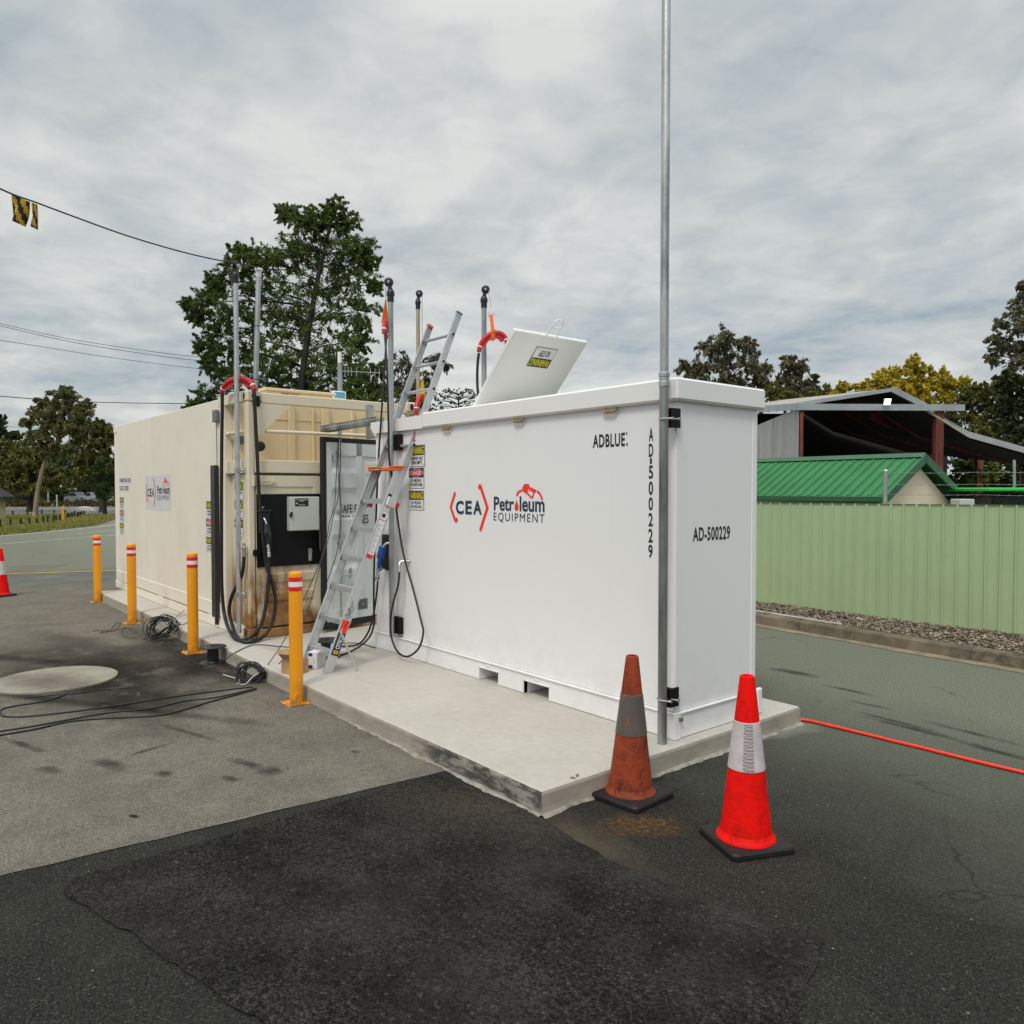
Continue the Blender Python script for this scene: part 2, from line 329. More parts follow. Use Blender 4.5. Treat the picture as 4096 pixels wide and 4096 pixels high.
def m_slab():
    t = NT('pale new concrete'); o = t.xyz()
    base = t.ramp(t.noise(1.1, 5, .6), (.3, (.435, .405, .355)), (.7, (.525, .495, .445)))
    base = t.mix(.3, base, t.ramp(t.noise(18, 5, .65), (.3, (.38, .36, .325)), (.7, (.56, .54, .50))))
    base = t.mix(t.ramp(t.noise(140, 2, .6), (.62, 0.0), (.72, .2)), base, (.28, .26, .23))
    # formed edge: greyer, streaked, and one long tar smear at the front corner
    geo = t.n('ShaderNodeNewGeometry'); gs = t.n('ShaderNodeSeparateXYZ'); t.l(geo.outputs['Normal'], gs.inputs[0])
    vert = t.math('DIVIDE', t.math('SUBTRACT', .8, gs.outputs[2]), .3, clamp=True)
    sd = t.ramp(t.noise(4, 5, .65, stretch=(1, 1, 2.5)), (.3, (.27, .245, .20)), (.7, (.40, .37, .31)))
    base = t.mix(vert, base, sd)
    tar = t.math('MULTIPLY', t.math('DIVIDE', t.math('SUBTRACT', o[0], -1.25), .35, clamp=True), t.ramp(t.noise(5, 6, .7, stretch=(1, 1, 3)), (.42, 0.0), (.56, 1.0)))
    front = t.math('DIVIDE', t.math('SUBTRACT', -.5, gs.outputs[1]), .3, clamp=True)
    base = t.mix(t.math('MULTIPLY', t.math('MULTIPLY', tar, front), .85), base, (.030, .030, .030))
    for (u, v, rx, ry) in ((2290, 3110, .05, .018), (1120, 2600, .5, .12), (700, 2460, .5, .1)):
        p = onZ(u, v, .13); base = t.mix(t.math('MULTIPLY', t.spot(p.x, p.y, rx, ry, .2, .7, .4, 8), .3), base, (.22, .17, .11))
    t.bump(t.noise(60, 4, .6), .22, .004)
    return t.done(base, .85, 0, .3)
def m_lidconc():
    t = NT('round concrete cover'); base = t.ramp(t.noise(3, 5, .6), (.3, (.22, .20, .155)), (.7, (.34, .315, .25)))
    x, y = px0(210, 2735); base = t.mix(t.math('MULTIPLY', t.spot(x, y, .7, .35, .4, 1, .5, 3), .85), base, (.07, .062, .048))
    t.bump(t.noise(70, 4), .3, .004); return t.done(base, .85)
def m_kerb():
    t = NT('weathered kerb concrete'); base = t.ramp(t.noise(3, 6, .65), (.3, (.085, .07, .048)), (.7, (.215, .175, .118)))
    base = t.mix(t.ramp(t.noise(1.7, 5, .7, off=(4, 0, 0)), (.52, 0.0), (.62, .7)), base, (.035, .03, .022))
    t.bump(t.noise(40, 5), .5, .01); return t.done(base, .9)
def m_grass(name, a, b, c):
    t = NT(name); base = t.ramp(t.noise(.25, 5, .6), (.3, a), (.55, b), (.75, c))
    base = t.mix(.4, base, t.ramp(t.noise(4, 5, .7), (.3, tuple(x*.5 for x in a)), (.7, c)))
    t.bump(t.noise(12, 4, .7), .8, .08); return t.done(base, .95, 0, .15)
def m_mulch():
    t = NT('wood chip'); oi = t.n('ShaderNodeNewGeometry'); 
    base = t.ramp(oi.outputs['Random Per Island'], (0.0, (.085, .058, .038)), (.45, (.24, .18, .125)), (1.0, (.44, .37, .29)))
    return t.done(base, .9)
M_asph, M_patch, M_apron, M_slab, M_lid, M_kerb = m_asphalt(), m_patch(), m_apron(), m_slab(), m_lidconc(), m_kerb()
M_grass = m_grass('lawn', (.10, .115, .018), (.18, .185, .030), (.28, .25, .055))
M_verge = m_grass('dry verge', (.09, .085, .02), (.17, .155, .035), (.22, .19, .06))
M_mulch = m_mulch(); M_soil = pbr('mulch soil', (.06, .045, .033), .95, var=.3, scale=9, bump=.6, bscale=40)
M_gutter = pbr('dusty gutter', (.25, .205, .14), .9, var=.25, scale=4)

def m_leaf(name, cols, tr=.25):
    t = NT(name); g = t.n('ShaderNodeNewGeometry')
    a = t.ramp(t.noise(.55, 3, .6), (.32, cols[0]), (.5, cols[1]), (.68, cols[2]))
    b = t.ramp(g.outputs['Random Per Island'], (0.0, cols[0]), (.6, cols[1]), (1.0, cols[2]))
    base = t.mix(.5, a, b)
    t.done(base, .55, 0, .35)
    tl = t.n('ShaderNodeBsdfTranslucent'); t.l(base, tl.inputs[0]); ms = t.n('ShaderNodeMixShader'); ms.inputs[0].default_value = tr
    t.l(t.b.outputs[0], ms.inputs[1]); t.l(tl.outputs[0], ms.inputs[2]); t.l(ms.outputs[0], t.t.nodes['Material Output'].inputs[0])
    return t.m
leaf_main = m_leaf('dark feathery leaves', ((.045, .074, .018), (.095, .145, .030), (.19, .255, .055)), .38)
leaf_gum = m_leaf('gum leaves', ((.06, .07, .024), (.13, .14, .044), (.24, .23, .08)))
leaf_gumg = m_leaf('grey gum leaves', ((.062, .064, .036), (.125, .125, .064), (.22, .205, .11)))
leaf_gold = m_leaf('golden leaves', ((.13, .20, .020), (.46, .36, .020), (.74, .47, .026)))
leaf_dark = m_leaf('dark leaves', ((.020, .031, .010), (.042, .062, .017), (.088, .108, .030)))
leaf_olive = m_leaf('olive leaves', ((.055, .064, .014), (.115, .122, .022), (.21, .195, .042)))
leaf_bright = m_leaf('bright shrub leaves', ((.04, .07, .008), (.12, .18, .015), (.24, .30, .03)))

# ------------------------------------------------------------------ mesh builder
ORG = {}
class MB:
    def __init__(s): s.v = []; s.f = []; s.mi = []; s.sm = []
    def add(s, vs, fs, mat=0, smooth=False):
        b = len(s.v); s.v += [Vector(x) for x in vs]
        for f in fs: s.f.append([b+i for i in f]); s.mi.append(mat); s.sm.append(smooth)
        return s
    def poly(s, pts, mat=0): return s.add(pts, [list(range(len(pts)))], mat)
    def box(s, x0, x1, y0, y1, z0, z1, mat=0, bev=0.0, M=None):
        c = Vector(((x0+x1)/2, (y0+y1)/2, (z0+z1)/2)); h = Vector((abs(x1-x0)/2, abs(y1-y0)/2, abs(z1-z0)/2))
        return s.obox(c, Vector((1, 0, 0)), Vector((0, 1, 0)), Vector((0, 0, 1)), h, mat, bev, M)
    def obox(s, c, ax, ay, az, h, mat=0, bev=0.0, M=None):
        c = Vector(c); b = min(bev, min(h)*.49); vs = []; idx = {}
        def V(x, y, z):
            p = c + ax*x + ay*y + az*z
            if M: p = M @ p
            vs.append(p); return len(vs)-1
        if b <= 0:
            for i, sx in enumerate((-1, 1)):
                for j, sy in enumerate((-1, 1)):
                    for k, sz in enumerate((-1, 1)): idx[i, j, k] = V(sx*h[0], sy*h[1], sz*h[2])
            q = idx
            fs = [[q[0,0,0], q[0,0,1], q[0,1,1], q[0,1,0]], [q[1,0,0], q[1,1,0], q[1,1,1], q[1,0,1]], [q[0,0,0], q[1,0,0], q[1,0,1], q[0,0,1]],
                  [q[0,1,0], q[0,1,1], q[1,1,1], q[1,1,0]], [q[0,0,0], q[0,1,0], q[1,1,0], q[1,0,0]], [q[0,0,1], q[1,0,1], q[1,1,1], q[0,1,1]]]
            return s.add(vs, fs, mat)
        for i, sx in enumerate((-1, 1)):
            for j, sy in enumerate((-1, 1)):
                for k, sz in enumerate((-1, 1)):
                    for a in range(3):
                        d = [sx*(h[0]-b), sy*(h[1]-b), sz*(h[2]-b)]; d[a] = (sx, sy, sz)[a]*h[a]
                        idx[i, j, k, a] = V(*d)
        q = lambda i, j, k, a: idx[i, j, k, a]
        fs = []
        for i in (0, 1):
            f = [q(i,0,0,0), q(i,1,0,0), q(i,1,1,0), q(i,0,1,0)]; fs.append(f if i else f[::-1])
            f = [q(0,i,0,1), q(0,i,1,1), q(1,i,1,1), q(1,i,0,1)]; fs.append(f if i else f[::-1])
            f = [q(0,0,i,2), q(1,0,i,2), q(1,1,i,2), q(0,1,i,2)]; fs.append(f if i else f[::-1])
        for i in (0, 1):
            for j in (0, 1):
                fs.append([q(i,j,0,0), q(i,j,1,0), q(i,j,1,1), q(i,j,0,1)]); fs.append([q(i,0,j,0), q(i,1,j,0), q(i,1,j,2), q(i,0,j,2)]); fs.append([q(0,i,j,1), q(1,i,j,1), q(1,i,j,2), q(0,i,j,2)])
        for i in (0, 1):
            for j in (0, 1):
                for k in (0, 1): fs.append([q(i,j,k,0), q(i,j,k,1), q(i,j,k,2)])
        # make every face look outwards
        cc = M @ c if M else c
        for f in fs:
            p = [vs[i] for i in f]; n = (p[1]-p[0]).cross(p[2]-p[0]); mid = sum(p, Vector())/len(p)
            if n.dot(mid-cc) < 0: f.reverse()
        return s.add(vs, fs, mat)
    def tube(s, pts, r, n=10, mat=0, cap=True, flat=None):
        pts = [Vector(p) for p in pts]; k = len(pts); rs = r if isinstance(r, (list, tuple)) else [r]*k
        vs = []; fs = []; t0 = (pts[1]-pts[0]).normalized()
        up = Vector((0, 0, 1)) if abs(t0.z) < .9 else Vector((0, 1, 0))
        a = t0.cross(up).normalized()
        for i, p in enumerate(pts):
            t = ((pts[min(i+1, k-1)]-pts[max(i-1, 0)])).normalized()
            a = (a - t*a.dot(t)); a = a.normalized() if a.length > 1e-6 else t.orthogonal().normalized()
            b = t.cross(a)
            for j in range(n):
                th = 2*math.pi*j/n; vs.append(p + (a*math.cos(th)+b*math.sin(th)*(flat or 1))*rs[i])
        for i in range(k-1):
            for j in range(n): fs.append([i*n+j, i*n+(j+1) % n, (i+1)*n+(j+1) % n, (i+1)*n+j])
        s.add(vs, fs, mat, True)
        if cap: s.add(vs[:n], [list(range(n))[::-1]], mat); s.add(vs[-n:], [list(range(n))], mat)
        return s
    def lathe(s, prof, c=(0, 0, 0), n=32, mat=0, ax=None, mats=None):
        c = Vector(c); az = Vector(ax).normalized() if ax else Vector((0, 0, 1)); a = az.orthogonal().normalized(); b = az.cross(a)
        vs = []
        for (r, z) in prof:
            for j in range(n): th = 2*math.pi*j/n; vs.append(c + az*z + (a*math.cos(th)+b*math.sin(th))*r)
        for i in range(len(prof)-1):
            bb = len(s.v)
            ring = vs[i*n:(i+2)*n]
            s.add(ring, [[j, (j+1) % n, n+(j+1) % n, n+j] for j in range(n)], mats[i] if mats else mat, True)
        if prof[0][0] > 1e-5: s.add(vs[:n], [list(range(n))[::-1]], mats[0] if mats else mat)
        if prof[-1][0] > 1e-5: s.add(vs[-n:], [list(range(n))], mats[-1] if mats else mat)
        return s
    def prism(s, pts, d, mat=0):
        """polygon pts swept along vector d"""
        pts = [Vector(p) for p in pts]; d = Vector(d); n = len(pts)
        nrm = Vector()
        for i in range(n): nrm += pts[i].cross(pts[(i+1) % n])
        if nrm.dot(d) > 0: pts.reverse()
        vs = pts+[p+d for p in pts]
        fs = [list(range(n)), list(range(n, 2*n))[::-1]] + [[(i+1) % n, i, n+i, n+(i+1) % n] for i in range(n)]
        return s.add(vs, fs, mat)
    def build(s, name, mats, parent=None, org=None, merge=False):
        if not isinstance(mats, (list, tuple)): mats = [mats]
        if org is None: org = ORG.get(parent.name, Vector()) if parent else Vector()
        org = Vector(org)
        me = bpy.data.meshes.new(name); me.from_pydata([v-org for v in s.v], [], s.f)
        for m in mats: me.materials.append(m)
        for p, a, b in zip(me.polygons, s.mi, s.sm): p.material_index = a; p.use_smooth = b
        me.update()
        o = bpy.data.objects.new(name, me); col.objects.link(o)
        if parent: o.parent = parent
        else: o.location = org
        ORG[o.name] = org; return o
def thing(name, loc, label, cat, group=None):
    o = bpy.data.objects.new(name, None); o.empty_display_size = .2; col.objects.link(o); o.location = loc; ORG[o.name] = Vector(loc)
    return tag(o, label, cat, group)
def tag(o, label, cat, group=None):
    o['label'] = label; o['category'] = cat
    if group: o['group'] = group
    return o
def struct(o, kind='structure'): o['kind'] = kind; return o
def copy_tree(o, loc=None, label=None, rz=None, parent=None):
    c = o.copy(); col.objects.link(c)
    if parent: c.parent = parent
    if loc is not None: c.location = loc
    if rz is not None: c.rotation_euler.z = rz
    if label: c['label'] = label
    for ch in list(o.children): copy_tree(ch, parent=c)
    return c
def smooth_path(pts, k=6):
    pts = [Vector(p) for p in pts]; out = []
    for i in range(len(pts)-1):
        p0, p1, p2, p3 = pts[max(i-1, 0)], pts[i], pts[i+1], pts[min(i+2, len(pts)-1)]
        for j in range(k):
            t = j/k; out.append(.5*((2*p1)+(p2-p0)*t+(2*p0-5*p1+4*p2-p3)*t*t+(3*p1-p0-3*p2+p3)*t**3))
    out.append(pts[-1]); return out

# ------------------------------------------------------------------ lettering
TXT = {}
def text_mesh(body, bold=0.0, space=1.0):
    k = (body, bold, space)
    if k in TXT: return TXT[k]
    cu = bpy.data.curves.new('t', 'FONT'); cu.body = body; cu.offset = bold; cu.space_character = space; cu.resolution_u = 4
    ob = bpy.data.objects.new('t', cu); col.objects.link(ob); bpy.context.view_layer.update()
    me = bpy.data.meshes.new_from_object(ob.evaluated_get(bpy.context.evaluated_depsgraph_get()))
    vs = [(v.co.x, v.co.y) for v in me.vertices]; fs = [list(p.vertices) for p in me.polygons]
    bpy.data.objects.remove(ob); bpy.data.curves.remove(cu); bpy.data.meshes.remove(me)
    xs = [a for a, b in vs]; ys = [b for a, b in vs]
    TXT[k] = (vs, fs, min(xs), max(xs), min(ys), max(ys)); return TXT[k]
class Decal:
    """flat printed sheet on a face: O + U*u + V*v, ink lies proud of the face by a hair"""
    def __init__(s, O, U, V, step=.0011):
        s.O, s.U, s.V = Vector(O), Vector(U).normalized(), Vector(V).normalized(); s.n = s.U.cross(s.V); s.mb = MB(); s.mats = []; s.step = step
    def mi(s, m):
        if m not in s.mats: s.mats.append(m)
        return s.mats.index(m)
    def P(s, u, v, lay): return s.O + s.U*u + s.V*v + s.n*(s.step*lay)
    def poly(s, pts, m, lay=1): s.mb.poly([s.P(u, v, lay) for u, v in pts], s.mi(m)); return s
    def rect(s, u0, v0, u1, v1, m, lay=1): return s.poly([(u0, v0), (u1, v0), (u1, v1), (u0, v1)], m, lay)
    def sheet(s, u0, v0, u1, v1, m, lay=1):   # a sheet with its own thickness
        s.mb.prism([s.P(u0, v0, 0), s.P(u1, v0, 0), s.P(u1, v1, 0), s.P(u0, v1, 0)], s.n*(s.step*lay), s.mi(m)); return s
    def ell(s, u, v, a, b, m, lay=1, n=28): return s.poly([(u+a*math.cos(2*math.pi*i/n), v+b*math.sin(2*math.pi*i/n)) for i in range(n)], m, lay)
    def stroke(s, pts, wd, m, lay=1):
        pts = [Vector((a, b)) for a, b in pts]
        L = []; Rr = []
        for i, p in enumerate(pts):
            d0 = (p-pts[i-1]).normalized() if i else (pts[1]-p).normalized(); d1 = (pts[i+1]-p).normalized() if i < len(pts)-1 else d0
            d = (d0+d1).normalized(); nn = Vector((-d.y, d.x)); k = wd/2/max(.4, nn.dot(Vector((-d1.y, d1.x))))
            L.append(p+nn*k); Rr.append(p-nn*k)
        for i in range(len(pts)-1): s.poly([(Rr[i].x, Rr[i].y), (Rr[i+1].x, Rr[i+1].y), (L[i+1].x, L[i+1].y), (L[i].x, L[i].y)], m, lay)
        return s
    def text(s, body, u0, v0, u1, v1, m, lay=1, bold=0.0, space=1.0, rot=0):
        vs, fs, xa, xb_, ya, yb_ = text_mesh(body, bold, space); i = s.mi(m); pts = []
        for a, b in vs:
            p, q = (a-xa)/(xb_-xa), (b-ya)/(yb_-ya)
            if rot == 180: p, q = 1-p, 1-q
            if rot == 90: p, q = 1-q, p
            pts.append(s.P(u0+p*(u1-u0), v0+q*(v1-v0), lay))
        s.mb.add(pts, fs, i); return s
    def build(s, name, parent): return s.mb.build(name, s.mats, parent)
def warn(d, u0, v0, u1, v1, kind, lines, lay=1, rot=0):
    """hazard sticker; rot=180 prints it upside down"""
    W, H = u1-u0, v1-v0
    def X(a): return u0+a*W if rot == 0 else u1-a*W
    def Y(a): return v0+a*H if rot == 0 else v1-a*H
    def rc(a, b, c, e_, m, l): d.rect(min(X(a), X(c)), min(Y(b), Y(e_)), max(X(a), X(c)), max(Y(b), Y(e_)), m, l)
    def tx(t, a, b, c, e_, m, l, bold=0): d.text(t, min(X(a), X(c)), min(Y(b), Y(e_)), max(X(a), X(c)), max(Y(b), Y(e_)), m, l, bold, rot=rot)
    d.sheet(u0, v0, u1, v1, ink, lay); rc(.018, .018, .982, .982, stick, lay+1); rc(.035, .53, .965, .975, ink, lay+2)
    if kind == 'DANGER':
        d.ell((u0+u1)/2, Y(.755), W*.445, H*.19, stick, lay+3); d.ell((u0+u1)/2, Y(.755), W*.425, H*.175, sred, lay+4)
        tx(kind, .15, .655, .85, .855, stick, lay+5, .012)
    else: tx(kind, .065, .575, .935, .93, yel, lay+3, .014)
    k = len(lines)
    for i, t in enumerate(lines):
        h = .40/k; a = .47-h*(i+1)+.02; wd = min(.78, .062*len(t)+.05); tx(t, .5-wd/2, a+h*.12, .5+wd/2, a+h*.88, ink, lay+3, .012)
    rc(.90, .05, .925, .10, ink, lay+3)

# ================================================================== SETTING
ZS = .1324
L_, W_ = 3.764, .923
def sheet(name, pts, z, m, jit=.0, seg=.25, thick=0):
    pts = [Vector((p[0], p[1], 0)) for p in pts]; out = []
    for i in range(len(pts)):
        a, b = pts[i], pts[(i+1) % len(pts)]; n = max(1, int((b-a).length/seg)) if jit else 1
        nn = Vector((-(b-a).y, (b-a).x, 0)).normalized()
        for j in range(n):
            p = a.lerp(b, j/n); 
            if jit and j: p = p + nn*jit*(mnoise.noise(p*6.3)+.6*mnoise.noise(p*23))
            out.append(Vector((p.x, p.y, z)))
    return struct(MB().poly(out).build(name, m))
g = MB(); S = 900; g.poly([(-S, -S, 0), (S, -S, 0), (S, S, 0), (-S, S, 0)]); struct(g.build('ground', M_asph))
P0 = px0
# pale concrete apron on the left of the plinth
a1, a2 = Vector((*P0(1765, 3090), 0)), Vector((*P0(0, 3507), 0)); dr = (a2-a1).normalized()
b1 = Vector((*P0(390, 2420), 0)); ap = [a1, a1+dr*9]
far_l = [P0(620, 2330), P0(0, 2352)]
dl = (Vector((*far_l[1], 0))-Vector((*far_l[0], 0))).normalized(); fl = Vector((*far_l[1], 0))+dl*14
sheet('concrete_apron', [(a1.x, a1.y), (a1.x+dr.x*9, a1.y+dr.y*9), (fl.x, fl.y), far_l[1], far_l[0], (-10.2, -1.0), (a1.x+.02, -1.1)], .004, M_apron, .012, .12)
# coarse dark patch in the foreground
pt = [P0(2150, 3262), P0(2420, 3440), P0(2900, 3625), P0(3302, 3768), P0(3172, 4130), P0(2900, 4700), P0(1500, 4500), P0(1060, 4100), P0(590, 3790), P0(254, 3575), P0(300, 3520), P0(760, 3390), P0(1745, 3100)]
sheet('asphalt_patch', pt, .008, M_patch, .022, .05)
# the far yard: white and yellow painted lines, lawn island, highway
def strip(name, pxs, wd, m, z):
    pp = [Vector((*P0(*q), z)) for q in pxs]; mb = MB(); Ls = []; Rs = []
    for i, p in enumerate(pp):
        d = (pp[min(i+1, len(pp)-1)]-pp[max(i-1, 0)]).normalized(); nn = Vector((-d.y, d.x, 0)); Ls.append(p+nn*wd/2); Rs.append(p-nn*wd/2)
    for i in range(len(pp)-1): mb.poly([Rs[i], Rs[i+1], Ls[i+1], Ls[i]])
    return struct(mb.build(name, m))
def zl(x, y): return (x/3.864, 1950+y/3.864)
strip('road_edge_line', [zl(-500, 800), zl(0, 755), zl(500, 712), zl(1000, 663), zl(1500, 618), zl(1830, 566), zl(2200, 500)], .16, roadwhite, .008)
strip('road_centre_line', [zl(1180, 718), zl(1500, 692), zl(1830, 658), zl(2300, 610)], .13, roadwhite, .008)
strip('road_lane_line', [zl(-500, 915), zl(0, 880), zl(900, 808), zl(1830, 731), zl(2400, 680)], .13, roadwhite, .008)
strip('yard_yellow_line', [zl(-600, 1360), zl(0, 1341), zl(700, 1322), zl(1400, 1300), zl(1830, 1288), zl(2500, 1268)], .15, roadyel, .008)
sheet('asphalt_band', [P0(*zl(-700, 1390)), P0(*zl(0, 1362)), P0(*zl(1500, 1318)), P0(*zl(2300, 1296)), P0(*zl(2300, 1530)), P0(*zl(1500, 1560)), P0(*zl(300, 1610)), P0(*zl(-700, 1650))], .0035, pbr('dark seal band', (.11, .115, .09), .85, var=.2, scale=1.5, bump=.3, bscale=60), .03, .3)
sheet('asphalt_repair', [P0(*zl(110, 1215)), P0(*zl(600, 1205)), P0(*zl(1100, 1175)), P0(*zl(820, 1240)), P0(*zl(700, 1300)), P0(*zl(110, 1318))], .0038, pbr('dark seal repair', (.135, .13, .105), .85, var=.2, scale=1.5), .04, .3)
lawn = MB()
lp = [zl(-900, 800), zl(0, 735), zl(500, 695), zl(900, 655), zl(1180, 622), zl(1450, 590), zl(1640, 545), zl(1830, 470), zl(1830, 420), zl(1500, 415), zl(1300, 420), zl(1000, 398), zl(600, 412), zl(0, 420), zl(-900, 430)]
lawn.poly([Vector((*P0(*q), .012)) for q in lp]); struct(lawn.build('lawn', M_grass))
hw = [zl(-900, 430), zl(0, 418), zl(1000, 396), zl(1300, 418), zl(1900, 420), zl(2600, 420), zl(2600, 285), zl(1000, 300), zl(0, 312), zl(-900, 318)]
MBh = MB(); MBh.poly([Vector((*P0(*q), .006)) for q in hw]); struct(MBh.build('highway', pbr('highway asphalt', (.15, .15, .135), .85, var=.15, scale=.5)))
strip('highway_edge_line', [zl(-500, 330), zl(600, 322), zl(1830, 300), zl(2400, 292)], .18, roadwhite, .012)
strip('highway_lane_line', [zl(1000, 372), zl(1830, 384), zl(2400, 388)], .2, roadwhite, .012)
vg = [zl(-900, 318), zl(0, 312), zl(1000, 300), zl(2600, 285), zl(2600, 190), zl(1000, 200), zl(0, 205), zl(-900, 208)]
MBv = MB(); MBv.poly([Vector((*P0(*q), .010)) for q in vg]); struct(MBv.build('verge', M_verge))
# culvert mouth in the lawn edge
cv = MB(); q = [Vector((*P0(*zl(*p)), .016)) for p in ((1130, 545), (1480, 545), (1400, 590), (1260, 612))]; cv.poly(q); struct(cv.build('drain_ditch', pbr('wet ditch', (.012, .012, .010), .7)))

# kerb, gutter, mulch bed on the right
k0, k1 = Vector((-2.466, 4.782, 0)), Vector((.503, 4.533, 0)); kd = (k1-k0).normalized(); kn = Vector((-kd.y, kd.x, 0))
def kq(t, off, z): return k0 + kd*t + kn*off + Vector((0, 0, z))
kb = MB()
for i in range(-12, 9):
    t0, t1 = i*1.25, i*1.25+1.243
    prof = [(0, -.01), (.02, .105), (.04, .122), (.15, .126), (.15, -.01)]
    a = [kq(t0, o_, z_) for o_, z_ in prof]; b = [kq(t1, o_, z_+.001) for o_, z_ in prof]; n = len(prof)
    kb.add(a+b, [[j, (j+1) % n, n+(j+1) % n, n+j] for j in range(n)]+[list(range(n))[::-1], list(range(n, 2*n))])
struct(kb.build('kerb', M_kerb))
gt = MB(); n = 60
for i in range(n):
    t0, t1 = -15+i*.45, -15+(i+1)*.45
    f = lambda t: -.16-.08*mnoise.noise(Vector((t*1.3, 4, 0)))
    gt.poly([kq(t0, f(t0), .005), kq(t1, f(t1), .005), kq(t1, .004, .005), kq(t0, .004, .005)])
struct(gt.build('gutter', M_gutter))
bed = MB(); bed.poly([kq(-15, .149, .105), kq(11, .149, .105), kq(11, 2.6, .12), kq(-15, 1.0, .12)]); struct(bed.build('mulch_soil', M_soil))
ch = MB(); rnd = random.Random(3)
for i in range(15000):
    x = rnd.uniform(-3.6, 3.2); t = (x-k0.x)/kd.x; y0 = kq(t, .13, 0).y; y = y0+(5.80-y0)*rnd.random()
    s = rnd.uniform(.016, .05); wd = s*rnd.uniform(.18, .4); a = rnd.random()*math.pi; pt_ = rnd.uniform(-.35, .35)
    d = Vector((math.cos(a), math.sin(a), pt_)).normalized()*s/2; e_ = Vector((-math.sin(a), math.cos(a), rnd.uniform(-.5, .5)))*wd/2
    c = Vector((x, y, .118+rnd.random()*.022+.012*mnoise.noise(Vector((x*3, y*3, 0)))))
    ch.poly([c-d-e_, c+d-e_*.6, c+d*.9+e_, c-d*.8+e_])
struct(ch.build('wood_chips', M_mulch), 'stuff')
cp = MB(); cp.tube(smooth_path([kq(t, .16+.03*mnoise.noise(Vector((t, 0, 2))), .135) for t in (-6, -4, -2, -1, 0, .55, 1.0)], 4), .013, 8)
tag(cp.build('conduit_pipe', conduit), 'thin grey conduit pipe lying along the kerb at the edge of the mulch', 'pipe')

# concrete plinth
SF, SR, SL, SB = -1.1765, .074, -10.263, 1.34
sb = MB()
def plinth(x0, x1, y0, y1):
    # rounded arris, slightly wavy trowelled edge
    nx, ny = int((x1-x0)/.12), int((y1-y0)/.12)
    ring = [(x0+(x1-x0)*i/nx, y0) for i in range(nx)]+[(x1, y0+(y1-y0)*i/ny) for i in range(ny)]+[(x1-(x1-x0)*i/nx, y1) for i in range(nx)]+[(x0, y1-(y1-y0)*i/ny) for i in range(ny)]
    cx, cy = (x0+x1)/2, (y0+y1)/2; rows = []
    for ins, z in ((-.004, -.02), (.0, .04), (.0, ZS-.022), (.006, ZS-.007), (.022, ZS)):
        row = []
        for (x, y) in ring:
            wv = .004*mnoise.noise(Vector((x*5, y*5, z*9))) if z < ZS-.001 else 0
            dx = (ins+wv) if abs(x-x0) < 1e-6 else (-(ins+wv) if abs(x-x1) < 1e-6 else 0); dy = (ins+wv) if abs(y-y0) < 1e-6 else (-(ins+wv) if abs(y-y1) < 1e-6 else 0)
            row.append((x+dx, y+dy, z))
        rows.append(row)
    m_ = len(ring)
    vs = [p for r_ in rows for p in r_]
    fs = [[i*m_+j, i*m_+(j+1) % m_, (i+1)*m_+(j+1) % m_, (i+1)*m_+j] for i in range(len(rows)-1) for j in range(m_)]
    sb.add(vs, fs, 0, False); sb.add(rows[-1], [list(range(m_))])
plinth(-7.075, SR, SF, SB); plinth(SL, -7.083, SF-.0, SB)
struct(sb.build('concrete_slab', M_slab))
sk = MB(); rnd = random.Random(9)
def skirt(a, b, wmax, m=0):
    a, b = Vector(a), Vector(b); n = int((b-a).length/.025); d = (b-a).normalized(); nn = Vector((d.y, -d.x, 0)); rows = []
    for i in range(n+1):
        p = a.lerp(b, i/n); ww = max(.006, wmax*(.55+.7*mnoise.noise(p*4)+.5*mnoise.noise(p*17))); hh = .014+.012*mnoise.noise(p*9)
        rows.append((p-nn*.004+Vector((0, 0, max(.012, hh))), p+nn*ww*.6+Vector((0, 0, .011+.004*rnd.random())), p+nn*ww+Vector((0, 0, .0012))))
    for r0, r1 in zip(rows, rows[1:]):
        for j in (0, 1): sk.add([r0[j], r0[j+1], r1[j+1], r1[j]], [[0, 1, 2, 3]])
skirt((-2.2, SF, 0), (SR+.01, SF, 0), .035); skirt((SR, SF-.01, 0), (SR, SB, 0), .035)
struct(sk.build('mortar_skirt', pbr('spilled mortar', (.33, .31, .265), .92, var=.25, scale=12, bump=.6, bscale=50)))

# round concrete cover
c0 = onZ(222, 2722, 0); ml = MB(); rx = (onZ(452, 2722, 0)-onZ(-8, 2722, 0)).length/2*.97
ml.lathe([(rx, 0), (rx, .016), (rx-.02, .022), (0, .023)], (c0.x, c0.y, .002), 56)
tag(ml.build('manhole_cover', M_lid), 'large round pale concrete cover set in the oil stained apron', 'manhole cover')
